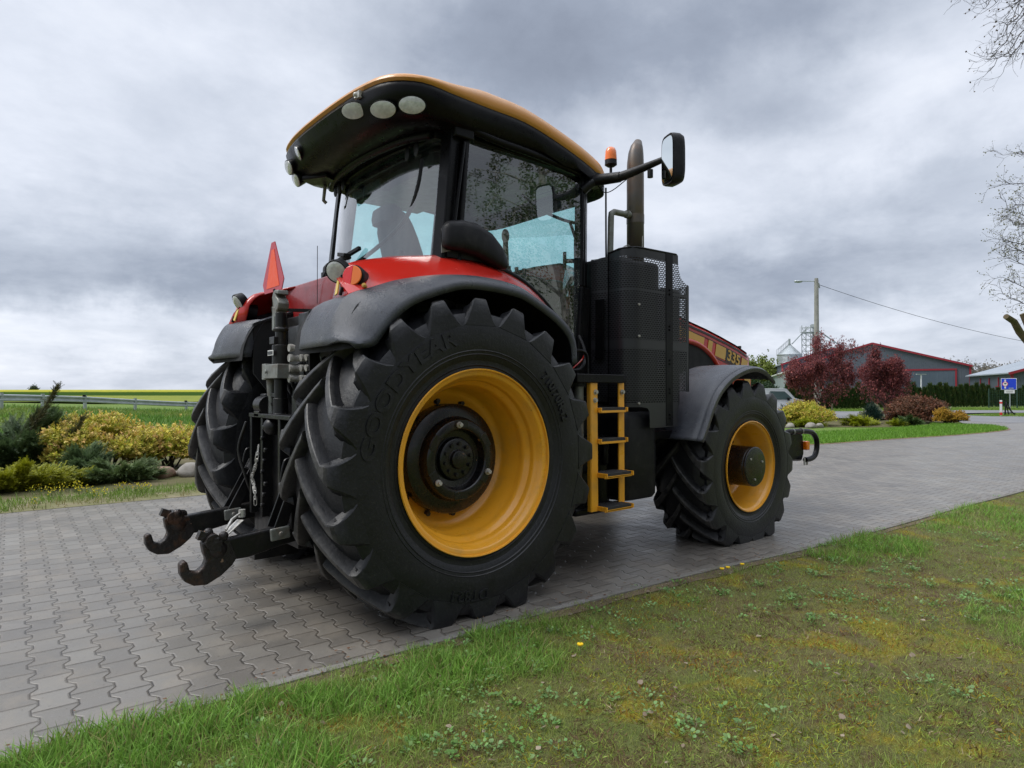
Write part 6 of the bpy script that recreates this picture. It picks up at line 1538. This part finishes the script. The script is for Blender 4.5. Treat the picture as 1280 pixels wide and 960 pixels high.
# wire mesh fence at the right
e = empty('mesh_fence', (*W(1236, 47), 0)); tag(e, 'dark green wire mesh fence running before the hedge at the right edge', 'fence')
o0 = Vector((*W(1236, 47), 0)); o1 = Vector((*W(1345, 45), 0)) - o0; GRN = pm('green_wire', (.015, .05, .035), .5, amt=.2)
for k in range(4): t = k / 3; p = o1 * t; m = MB(); m.box((p.x, p.y, .70), (.06, .06, 1.5)); m.build('post', GRN, e, smooth=0)
m = MB()
for k in range(48): p = o1 * (k / 47); m.bar((p.x, p.y, .05), (p.x, p.y, 1.35), .010, .010)
for z in np.linspace(.08, 1.34, 9): m.bar((0, 0, z), (o1.x, o1.y, z), .012, .012)
m.build('wire_mesh', GRN, e, smooth=0)

# guard rail on the road at the left
path = [W(px, d) for px, d in ((-420, 22), (-160, 25), (0, 29), (52, 31.2), (105, 33.8), (168, 37.2), (232, 41.5), (300, 47), (380, 55))]
zt_ = [1.32, 1.24, 1.17, 1.11, 1.02, .82, .60, .40, .2]
P3 = crv([(p[0], p[1], z) for p, z in zip(path, zt_)], 4)
e = empty('guard_rail', (P3[8][0], P3[8][1], P3[8][2] - .75)); tag(e, 'grey steel guard rail along the road beyond the left bed', 'guard rail'); O = Vector(e.location)
prof = [(0, 0), (.05, -.03), (.05, -.08), (0, -.13), (0, -.18), (.05, -.23), (.05, -.28), (0, -.31)]
rings = []
for i, p in enumerate(P3):
    t = (np.array(P3[min(i + 1, len(P3) - 1)]) - np.array(P3[max(i - 1, 0)])); n = np.array((t[1], -t[0], 0)); n /= np.linalg.norm(n)
    if n[:2] @ (CAMP[:2] - np.array(p[:2])) < 0: n = -n
    rings.append([Vector((p[0] + n[0] * a, p[1] + n[1] * a, p[2] + b_)) - O for a, b_ in prof])
m = MB(); m.loft(rings, closed=False); m.build('beam', GALV, e, smooth=40, solid=.006)
for i in range(0, len(P3), 4):
    p = P3[i]; h_ = float(hgt(p[0], p[1])); q = Vector(p) - O + Vector((*(dV * .08), 0)); m = MB(); m.box((q.x, q.y, q.z - .36), (.12, .12, .86), rot=(0, 0, .4)); po = m.build('post', GALV, e, smooth=0)
    if i in (16, 24): m = MB(); m.box((q.x - .05, q.y - .1, q.z + .045), (.14, .05, .09)); m.build('reflector', M['darkplastic'], po, smooth=0)

# white van
x, y = W(962, 38.5); zv = float(hgt(x, y)); e = empty('panel_van', (x, y, zv), rz=-TH); tag(e, 'white panel van parked on the yard behind the front tractor wheel', 'van')
prof = [(-2.6, .45), (-2.6, 1.55), (-2.5, 1.80), (-2.2, 1.86), (.45, 1.86), (.62, 1.83), (1.10, 1.30), (1.55, 1.18), (1.75, 1.02), (1.80, .60), (1.78, .35), (1.5, .30), (-2.5, .30)]
VW = pm('van_white', (.74, .76, .78), .3, coat=.5, amt=.3, col2=(.66, .68, .70), nscale=1.5, dirt=(.4, .4, .38), damt=.3)
m = MB()
def vr(yy, k): return [(a * (1 - k * .02), yy, .30 + (b_ - .30) * (1 - k * .03)) for a, b_ in prof]
m.loft([vr(-.90, 1), vr(-.94, 0), vr(.94, 0), vr(.90, 1)], cap=True); m.build('body', VW, e, smooth=30, bevel=.02)
for s in (-1, 1):
    m = MB(); m.prism([(-.30, s * .944, 1.22), (.72, s * .944, 1.22), (.95, s * .944, 1.27), (.50, s * .944, 1.68), (-.34, s * .944, 1.70)], (0, s * .004, 0)); m.build('side_window', pm('van_window', (.07, .11, .11), .1, amt=.3), e, smooth=0)
    for wx in (-1.85, 1.05): m = MB(); m.cyl((wx, s * .80, .31), (wx, s * .96, .31), .31, 24); w_ = m.build('wheel', M['rubber'], e, smooth=30); m = MB(); m.cyl((wx, s * .955, .31), (wx, s * .97, .31), .19, 18); m.build('rim', GALV, w_, smooth=30)
    m = MB(); m.box((.68, s * 1.02, 1.25), (.12, .12, .18)); m.build('side_mirror', M['darkplastic'], e, bevel=.02)
    m = MB(); m.box((-.38, s * .946, 1.05), (.012, .006, 1.2)); m.box((.75, s * .946, .85), (.012, .006, .8)); m.build('door_gap', M['darkplastic'], e, smooth=0)
m = MB(); m.prism([(.66, -.82, 1.80), (.66, .82, 1.80), (1.10, .86, 1.33), (1.10, -.86, 1.33)], (.008, 0, .006)); m.build('windshield', DARKW, e, smooth=0)
m = MB()
for z, l in ((1.50, .5), (1.30, .36)): m.box((-1.05, -.946, z), (l, .004, .06)); m.box((-1.0, -.946, z - .08), (l * .7, .004, .03))
m.build('side_lettering', BLUE, e, smooth=0)
# bent weathered root by the van
x, y = W(999, 34.5); e = empty('root_sculpture', (x, y, float(hgt(x, y)) - .1), rz=-TH); tag(e, 'weathered brown root arching beside the nose of the white van', 'sculpture')
RT = pm('weathered_root', (.16, .09, .075), .9, col2=(.08, .05, .045), nscale=8, amt=1, bump=1, bscale=20)
m = MB(); m.tube(crv([(.20, 0, 0), (.22, 0, .6), (.16, 0, 1.0), (-.02, 0, 1.14), (-.22, 0, 1.10), (-.36, 0, .98)], 4), list(np.linspace(.26, .05, 21)), 10); m.sphere((.18, 0, .85), .22, 12, 8); m.build('root', RT, e)
m = MB(); m.sphere((.12, 0, 1.16), .12, 12, 8, sc=(1.1, 1, .7)); m.build('pale_top', pm('pale_wood', (.5, .36, .34), .8, amt=.5), e)

# ================================================================== GRASS
def lush(x, y):
    v = (fbm(x * 1.1 + 3, y * 1.1, 4) - .50) * 2.4 + (fbm(x * 5 + 3, y * 5, 3) - .5) * 1.5
    def G(px, py, sx, sy, a):
        d = 1.378 * FX_ / (py - 487); c = W(px, d); r0 = (x - c[0]) * rV[0] + (y - c[1]) * rV[1]; r1 = (x - c[0]) * dV[0] + (y - c[1]) * dV[1]
        return a * np.exp(-(r0 / sx) ** 2 - (r1 / sy) ** 2)
    v = v + G(560, 830, .75, .30, .85) + G(260, 925, .8, .42, .8) + G(420, 880, .55, .32, .6) + G(1095, 682, .55, .45, 1.1) + G(1230, 650, 1.3, 1.4, .6) + G(770, 790, .5, .25, .45) + G(80, 950, .4, .3, 1.0)
    v = v - G(820, 900, .9, .5, .5) - G(1000, 830, 1.0, .7, .4) - G(330, 850, .35, .12, .7)
    return v
def blades(N, xr, yr, accept):
    x = rng.uniform(*xr, N); y = rng.uniform(*yr, N); k = accept(x, y); return x[k], y[k]
def acc(x, y):
    e = near_edge(x) + .035 - .16 * fbm(x * 2.9, y * 0 + 1.7, 4)
    d = np.hypot(x - CAMP[0], y - CAMP[1]); v = CAMP[1] + .213 * (x - CAMP[0]) - .8
    return (y < e) & (y > v) & (rng.random(len(x)) < np.clip((3.0 / d) ** 1.5, .05, 1)) & (d > 1.2)
x, y = blades(1500000, (-5.0, 12), (-6.2, -1.25), acc); lu = lush(x, y); d = np.hypot(x - CAMP[0], y - CAMP[1])
ragged = np.clip((near_edge(x) - y) / .35, 0, 1)
n = len(x); u = rng.random(n)
clmp = fbm(x * 7.5 + 11, y * 7.5 + 5, 3); isL = u < np.clip(.62 + .45 * lu + 2.6 * (clmp - .47), .22, .96)
keep = isL | (rng.random(n) < .8)
x, y, lu, d, isL = x[keep], y[keep], lu[keep], d[keep], isL[keep]; n = len(x)
L = Leaves(); T1 = [T_blade(.25), T_blade(.6), T_blade(1.0)]
P = np.stack([x, y, np.zeros(n)], 1)
def mk(sel, h, col, tilt, tmpl, wmul=1.0):
    m_ = sel.sum(); D = np.stack([rng.normal(0, tilt, m_), rng.normal(0, tilt, m_), np.ones(m_)], 1)
    L.add(tmpl, P[sel], D, h, col)
hL = (.020 + .048 * np.clip(lu, 0, 1.1)) * rng.uniform(.4, 1.4, n)
cl = mixc((.33, .37, .09), (.22, .40, .065), np.clip(lu + .2, 0, 1)) * (1 + rng.normal(0, .22, (n, 1))).clip(.5, 1.6)
yl = rng.random(n) < .16; cl[yl] = cvar((.34, .32, .12), yl.sum(), .2)
ti = rng.integers(0, 3, n)
for k in range(3):
    s_ = isL & (ti == k); wide = np.array(T1[k][0]); wide[:, 0] *= 1.25; mk(s_, hL[s_], cl[s_], .45, (wide, T1[k][1]))
# thatch, litter and moss between the blades
ns = ~isL; m_ = ns.sum(); pn = fbm(x * 2.4 + 9, y * 2.4 + 4, 3); r = rng.random(n)
moss = mixc((.42, .38, .03), (.40, .20, .025), np.clip((fbm(x * 3.1 + 40, y * 3.1, 3) - .42) * 5, 0, 1)); that = mixc((.26, .18, .10), (.58, .48, .31), rng.random(n) ** 1.6); brn = mixc((.085, .045, .028), (.24, .12, .07), rng.random(n))
cs_ = np.where((pn > .53)[:, None], moss, np.where((pn < .45)[:, None], brn, that))
gsel = r < .45; cs_[gsel] = mixc((.26, .37, .05), (.38, .48, .10), rng.random(n))[gsel]; bsel = r > .80; cs_[bsel] = mixc((.10, .06, .03), (.22, .12, .06), rng.random(n))[bsel]
cs_ *= (1 + rng.normal(0, .25, (n, 1))).clip(.4, 1.7)
wide = np.array(T_blade(.4)[0]); wide[:, 0] *= 2.2; mk(ns, (.012 + .020 * rng.random(n))[ns], cs_[ns], 1.3, (wide, T_blade(.4)[1]))
go_ = L.build('lawn_grass', GB); tag(go_, 'patchy mossy lawn grass beside the paving in the foreground', 'grass', kind='stuff')
# broad leaved weeds in rosettes
L = Leaves(); cand = rng.uniform(0, 1, (4200, 2)); wx = -3.5 + cand[:, 0] * 14; wy = -6 + cand[:, 1] * 4.6
k = acc(wx, wy) & (fbm(wx * 1.7, wy * 1.7 + 30, 3) > .50); wx, wy = wx[k], wy[k]
for a, b_ in zip(wx, wy):
    m_ = rng.integers(10, 26); ang = rng.uniform(0, 2 * PI, m_); rr = rng.uniform(0, .055, m_) * rng.uniform(.6, 1.5); P_ = np.stack([a + np.cos(ang) * rr, b_ + np.sin(ang) * rr, rng.uniform(.004, .03, m_)], 1)
    D = np.stack([np.cos(ang), np.sin(ang), rng.uniform(.1, .8, m_)], 1); c = mixc((.14, .28, .06), (.22, .36, .13), rng.random()); L.add(T_leaf(.36), P_, D, rng.uniform(.008, .024, m_), cvar(c[0], m_, .15), roll=np.tile((0, 0, 1.), (m_, 1)) + rng.normal(0, .3, (m_, 3)))
# lusher ones along the edge
tag(L.build('lawn_weeds', LM), 'small leafy weed rosettes scattered through the lawn', 'weeds', kind='stuff')
# fallen leaves and twigs
L = Leaves(); m_ = 1500; lx = rng.uniform(-3, 9, m_); ly = rng.uniform(-6, -1.2, m_); k = acc(lx, ly); lx, ly = lx[k], ly[k]; m_ = len(lx)
L.add(T_leaf(.45), np.stack([lx, ly, rng.uniform(.008, .02, m_)], 1), np.stack([rng.normal(0, 1, m_), rng.normal(0, 1, m_), rng.normal(0, .25, m_)], 1), rng.uniform(.010, .034, m_), mixc((.16, .10, .06), (.44, .36, .27), rng.random(m_)), roll=np.tile((0, 0, 1.), (m_, 1)) + rng.normal(0, .4, (m_, 3)))
m2 = 260; ex = rng.uniform(-2.5, 9, m2); ey = near_edge(ex) + rng.normal(.05, .08, m2); L.add(T_leaf(.4), np.stack([ex, ey, np.full(m2, .016)], 1), np.stack([rng.normal(0, 1, m2), rng.normal(0, 1, m2), rng.normal(0, .08, m2)], 1), rng.uniform(.008, .022, m2), mixc((.14, .06, .03), (.26, .14, .07), rng.random(m2)), roll=np.tile((0, 0, 1.), (m2, 1)))
tag(L.build('leaf_litter', LM), 'dry brown leaf litter on the lawn and its edge', 'leaves', kind='stuff')
# dandelions
YF = pm('dandelion_yellow', (.85, .55, .01), .8, amt=.3, nscale=200); STM = pm('stem_green', (.12, .2, .05), .7, amt=.3)
for (px, py, lb) in ((725, 806, 'yellow dandelion in the lawn in front of the rear wheel'), (876, 702, 'yellow dandelion at the paving edge, left of a close pair'), (892, 709, 'yellow dandelion at the paving edge, lower right of a close pair'), (915, 703, 'yellow dandelion at the paving edge near the front wheel')):
    dd = 1.33 * FX_ / (py - 487); x_, y_ = W(px, dd); e = empty('dandelion', (x_, min(y_, float(near_edge(x_)) - .17), 0)); tag(e, lb, 'flower', 'dandelions in the lawn')
    m = MB(); m.tube([(0, 0, 0), (.003, 0, .03), (0, 0, .05)], .0016, 5); m.build('stem', STM, e); m = MB(); m.lathe([(.046, .001), (.048, .010), (.055, .017), (.060, .016), (.063, .004)], axis='z', n=14)
    m.build('flower_head', YF, e)
# ---- verges farther off
def patch(name, label, xs, ys, h, cols, w=2.0, tilt=.35, clump=None, zoff=0):
    n = len(xs); L = Leaves(); tb = T_blade(.5); wd = np.array(tb[0]); wd[:, 0] *= w; P = np.stack([xs, ys, hgt(xs, ys) + zoff], 1); D = np.stack([rng.normal(0, tilt, n), rng.normal(0, tilt, n), np.ones(n)], 1)
    L.add((wd, tb[1]), P, D, h * rng.uniform(.5, 1.3, n), cols); tag(L.build(name, GB), label, 'grass', kind='stuff')
FARc = np.array(pf_); 
n = 90000; t = rng.random(n) * (len(FARc) - 1); i0 = t.astype(int); fr = t - i0; b0 = FARc[i0] * (1 - fr[:, None]) + FARc[np.minimum(i0 + 1, len(FARc) - 1)] * fr[:, None]
off = rng.random(n) ** .8 * 2.6 + .06; xs = b0[:, 0] + off * .35; ys = b0[:, 1] + off; k = (xs > 10.5) & (xs < 31) & (ys < 12); xs, ys = xs[k], ys[k]; n = len(xs)
k = ~((xs > 27.2) & (ys > 3.0)); xs, ys = xs[k], ys[k]; n = len(xs)
c = mixc((.13, .30, .03), (.22, .40, .05), rng.random(n)) * (1 + rng.normal(0, .18, (n, 1))); patch('island_grass', 'bright green grass of the island beside the shrubs', xs, ys, np.full(n, .10), c, w=2.6)
# soil rim of the island
ri = [(p[0], p[1] - .02) for p in FARc if p[0] > 9] ; ri = ri + [(p[0] + .05, p[1] + .13) for p in reversed([p for p in FARc if p[0] > 9])]
sheet('soil_strip', ri, pm('reddish_litter', (.22, .13, .08), .95, col2=(.12, .08, .05), nscale=6, amt=1), z=.010)
# left verge between paving and bed
n = 26000; xs = rng.uniform(-8, 9, n); ys = np.interp(xs, FARc[:, 0], FARc[:, 1]) + .03 + rng.random(n) ** 1.1 * 1.0; q = fbm(xs * 1.3, ys * 1.3 + 8, 3); k = rng.random(n) < np.clip((q - .36) * 4, .12, 1); xs, ys, q = xs[k], ys[k], q[k]; n = len(xs)
c = mixc((.34, .30, .14), (.19, .30, .05), np.clip((q - .42) * 6, 0, 1)) * (1 + rng.normal(0, .2, (n, 1))); patch('verge_grass', 'sparse weedy grass between the paving and the left bed', xs, ys, .04 + .06 * rng.random(n), c, w=1.8)
v1 = [(p[0], p[1] + .0) for p in FARc if p[0] < 10]; v1 = v1 + [(p[0], p[1] + 1.1) for p in reversed(v1)]
sheet('sandy_verge', v1, pm('sandy_verge_soil', (.22, .19, .12), .95, col2=(.13, .14, .05), nscale=2.5, amt=1, bump=.8, bscale=50, spec=.2), z=.009)
# slope and road bank at the left
n = 60000; xs = rng.uniform(-12, 16, n); ys = rng.uniform(10.5, 42, n); k = rng.random(n) < np.clip(18 / ys, .3, 1); xs, ys = xs[k], ys[k]; n = len(xs)
q = fbm(xs * .35, ys * .35, 3); c = mixc((.12, .25, .035), (.22, .29, .06), np.clip((q - .4) * 5, 0, 1)) * (1 + rng.normal(0, .18, (n, 1))); patch('bank_grass', 'green grass bank rising to the guard rail on the left', xs, ys, np.full(n, .20), c, w=3.2)
# verge by the hedge and the sign
pts = []
for (a, b_, c_, d_, m_) in ((1190, 1420, 33.2, 36.4, 16000), (940, 1430, 43.6, 47.6, 16000)):
    px = rng.uniform(a, b_, m_); dd = rng.uniform(c_, d_, m_); pts.append(CAMP[:2] + dV * dd[:, None] + rV * ((px - 640) / FX_ * dd)[:, None])
Q = np.concatenate(pts); n = len(Q); c = mixc((.15, .28, .03), (.24, .34, .06), rng.random(n)); patch('roadside_grass', 'grass strips along the asphalt road before the hedge', Q[:, 0], Q[:, 1], np.full(n, .10), c, w=4.0)
# yellow alyssum flowers at the paving edge
L = Leaves(); m_ = 0
for (px, py, s_) in ((92, 603, .2), (58, 606, .22), (70, 610, .12), (104, 606, .14), (152, 603, .12), (172, 605, .14), (183, 604, .1), (45, 622, .06), (128, 610, .12), (118, 612, .05)):
    d_ = 1.25 * FX_ / (py - 487); a, b_ = W(px, d_); k_ = int(210 * s_); P_ = np.stack([a + rng.normal(0, s_ * .45, k_), b_ + rng.normal(0, s_ * .3, k_), .05 + rng.random(k_) * .09], 1)
    L.add(T_leaf(.7), P_, rdir(k_) + np.array([0, 0, .6]), .015, cvar((.72, .60, .03), k_, .12)); L.add(T_blade(.3), P_ * np.array([1, 1, 0]), np.stack([rng.normal(0, .2, k_), rng.normal(0, .2, k_), np.ones(k_)], 1), P_[:, 2], cvar((.12, .18, .05), k_))
tag(L.build('yellow_flowers', LM), 'low yellow flower clumps along the edge of the left bed', 'flowers', kind='stuff') if False else tag(L.build('yellow_flowers', LM), 'low yellow flower clumps along the edge of the left bed', 'flowers', kind='stuff')
# building opposite, seen only as a reflection in the door glass
hall('white_hall', 'pale rendered building behind the photographer mirrored in the side window', (9, -24), (24, -17), -14, 7.0, 8.6, None, wallm=pm('pale_render', (.5, .5, .5), .9, amt=.4))

# ================================================================== CAMERA, SKY, LIGHT
cam = bpy.data.cameras.new('camera'); co = bpy.data.objects.new('camera', cam); COL.objects.link(co); scene.camera = co
cam.sensor_width = 36; cam.lens = FX_ / 1280 * 36; cam.clip_end = 8000; cam.clip_start = .05
pit = math.atan(7 / FX_); dd = Vector((dV[0] * math.cos(pit), dV[1] * math.cos(pit), math.sin(pit)))
co.location = tuple(CAMP); co.rotation_euler = dd.to_track_quat('-Z', 'Y').to_euler()

w = bpy.data.worlds.new('World'); scene.world = w; w.use_nodes = True
class WN(NT):
    def __init__(s): s.t = w.node_tree; s.n = s.t.nodes; s.l = s.t.links
nt = WN(); nt.n.clear()
out = nt.node('ShaderNodeOutputWorld')
SUN_EL, SUN_AZ = R(54), math.atan2(.55, -.83)      # direction the light comes from (behind left)
sky = nt.node('ShaderNodeTexSky', sky_type='NISHITA'); sky.sun_disc = False; sky.sun_elevation = SUN_EL; sky.sun_rotation = PI / 2 - SUN_AZ
bg1 = nt.node('ShaderNodeBackground', ins={0: sky.outputs[0], 1: .06})
g = nt.node('ShaderNodeTexCoord').outputs['Generated']; sp = nt.node('ShaderNodeSeparateXYZ', ins={0: g})
den = nt.math('ADD', nt.math('MAXIMUM', sp.outputs[2], 0.0), .24)
pl = nt.node('ShaderNodeCombineXYZ', ins={0: nt.math('DIVIDE', sp.outputs[0], den), 1: nt.math('DIVIDE', sp.outputs[1], den)})
n1 = nt.noise(pl.outputs[0], .75, 9, .60, dist=.35); n2 = nt.noise(pl.outputs[0], 2.1, 9, .58, dist=.25); n3 = nt.noise(g, 3.2, 6, .6); 
n0 = nt.node('ShaderNodeTexNoise'); n0.inputs['Scale'].default_value = 2.2; n0.inputs['Detail'].default_value = 7; n0.inputs['Roughness'].default_value = .62; nt.l.new(g, n0.inputs['Vector'])
pert = nt.node('ShaderNodeVectorMath', operation='ADD', ins={0: g, 1: nt.node('ShaderNodeVectorMath', operation='SCALE', ins={0: nt.node('ShaderNodeVectorMath', operation='SUBTRACT', ins={0: n0.outputs['Color'], 1: (.5, .5, .5)}).outputs[0], 'Scale': .34}).outputs[0]}).outputs[0]
def skydir(px, py):
    v = Vector((*(dV * 1.0), 0)) * math.cos(pit) + Vector((0, 0, 1)) * math.sin(pit) + Vector((*rV, 0)) * ((px - 640) / FX_) - (Vector((0, 0, math.cos(pit))) - Vector((*dV, 0)) * math.sin(pit)) * ((py - 480) / FX_); return v.normalized()
def blob(px, py, sx, sy, hard=.5):
    """cloud bank centred on a bearing; sx across, sy in height (radians)"""
    c = skydir(px, py); t = Vector((-c.y, c.x, 0)).normalized(); up = c.cross(t) * -1
    a = nt.node('ShaderNodeVectorMath', operation='DOT_PRODUCT', ins={0: pert, 1: tuple(t / sx)}).outputs['Value']
    b_ = nt.math('SUBTRACT', nt.node('ShaderNodeVectorMath', operation='DOT_PRODUCT', ins={0: pert, 1: tuple(up / sy)}).outputs['Value'], c.dot(up) / sy)
    f = nt.node('ShaderNodeVectorMath', operation='DOT_PRODUCT', ins={0: pert, 1: tuple(c)}).outputs['Value']
    r = nt.math('SQRT', nt.math('ADD', nt.math('POWER', a, 2), nt.math('POWER', b_, 2)))
    k = nt.math('SUBTRACT', 1, nt.ramp(r, hard, 1.35)); sm = nt.math('MULTIPLY', nt.math('MULTIPLY', k, k), nt.math('SUBTRACT', 3, nt.math('MULTIPLY', k, 2)))
    return nt.math('MULTIPLY', sm, nt.math('GREATER_THAN', f, 0))
def add(*a):
    r = a[0]
    for q in a[1:]: r = nt.math('ADD', r, q)
    return r
def sc_(a, k): return nt.math('MULTIPLY', a, k)
# brightness field
base = nt.math('ADD', .645, sc_(nt.math('SUBTRACT', n1, .5), .46)); base = nt.math('ADD', base, sc_(nt.math('SUBTRACT', n2, .5), .34)); n5 = nt.noise(pl.outputs[0], 1.25, 12, .62, dist=.15); base = nt.math('ADD', base, nt.math('SUBTRACT', sc_(nt.ramp(n5, .42, .62), .11), .055))
f = add(base, sc_(blob(760, 30, .42, .14, .2), -.24), sc_(blob(640, 60, .25, .10, .2), -.06), sc_(blob(60, 345, .60, .10, .15), -.10), sc_(blob(300, 370, .45, .07, .1), -.10), sc_(blob(960, 335, .32, .055, .1), -.17), sc_(blob(1130, 235, .22, .07, .1), -.10), sc_(blob(970, 150, .14, .05, .1), -.10), sc_(blob(200, 90, .30, .12, .1), -.02),
        sc_(blob(1120, 110, .22, .12, .1), .13), sc_(blob(350, 60, .3, .12, .1), .10), sc_(blob(60, 430, .5, .04, .1), .15), sc_(blob(1100, 400, .35, .05, .1), .02), sc_(blob(60, 170, .25, .1, .1), .04))
zen = nt.ramp(sp.outputs[2], .55, .9)
f = nt.mix(zen, nt.node('ShaderNodeCombineColor', ins={0: f, 1: f, 2: f}).outputs[0], (.72, .72, .72))
fl_ = nt.node('ShaderNodeSeparateColor', ins={0: f}).outputs[0]
# tint: darker cloud is bluer grey
cr = nt.node('ShaderNodeValToRGB'); nt.l.new(fl_, cr.inputs[0]); el = cr.color_ramp.elements
el[0].position = .20; el[0].color = (.19, .218, .28, 1); el[1].position = .85; el[1].color = (.80, .83, .89, 1)
for p_, c_ in ((.38, (.29, .33, .41, 1)), (.55, (.47, .515, .60, 1)), (.70, (.65, .69, .775, 1))): q = el.new(p_); q.color = c_
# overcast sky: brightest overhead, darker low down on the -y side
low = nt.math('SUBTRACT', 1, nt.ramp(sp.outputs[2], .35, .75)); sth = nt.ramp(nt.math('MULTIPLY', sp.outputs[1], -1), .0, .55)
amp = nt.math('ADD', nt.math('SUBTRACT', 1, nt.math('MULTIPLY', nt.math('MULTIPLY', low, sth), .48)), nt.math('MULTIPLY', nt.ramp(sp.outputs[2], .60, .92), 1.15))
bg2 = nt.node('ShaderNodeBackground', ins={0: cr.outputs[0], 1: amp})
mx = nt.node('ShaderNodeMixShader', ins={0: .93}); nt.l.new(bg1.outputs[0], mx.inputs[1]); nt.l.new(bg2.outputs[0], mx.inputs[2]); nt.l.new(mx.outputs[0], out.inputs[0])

sl_ = bpy.data.lights.new('sun', 'SUN'); sl_.energy = 1.7; sl_.angle = R(28); sl_.color = (1, .97, .92); so_ = bpy.data.objects.new('sun', sl_); COL.objects.link(so_)
sd = Vector((math.cos(SUN_EL) * math.cos(SUN_AZ), math.cos(SUN_EL) * math.sin(SUN_AZ), math.sin(SUN_EL))); so_.rotation_euler = (-sd).to_track_quat('-Z', 'Y').to_euler()
scene.render.engine = 'CYCLES'; scene.view_settings.view_transform = 'Standard'; scene.view_settings.look = 'None'; scene.view_settings.exposure = .36; scene.view_settings.gamma = 1
scene.view_settings.use_curve_mapping = False
scene.cycles.use_denoising = True; scene.cycles.max_bounces = 8; scene.cycles.transparent_max_bounces = 16
try: scene.cycles.use_adaptive_sampling = True
except Exception: pass
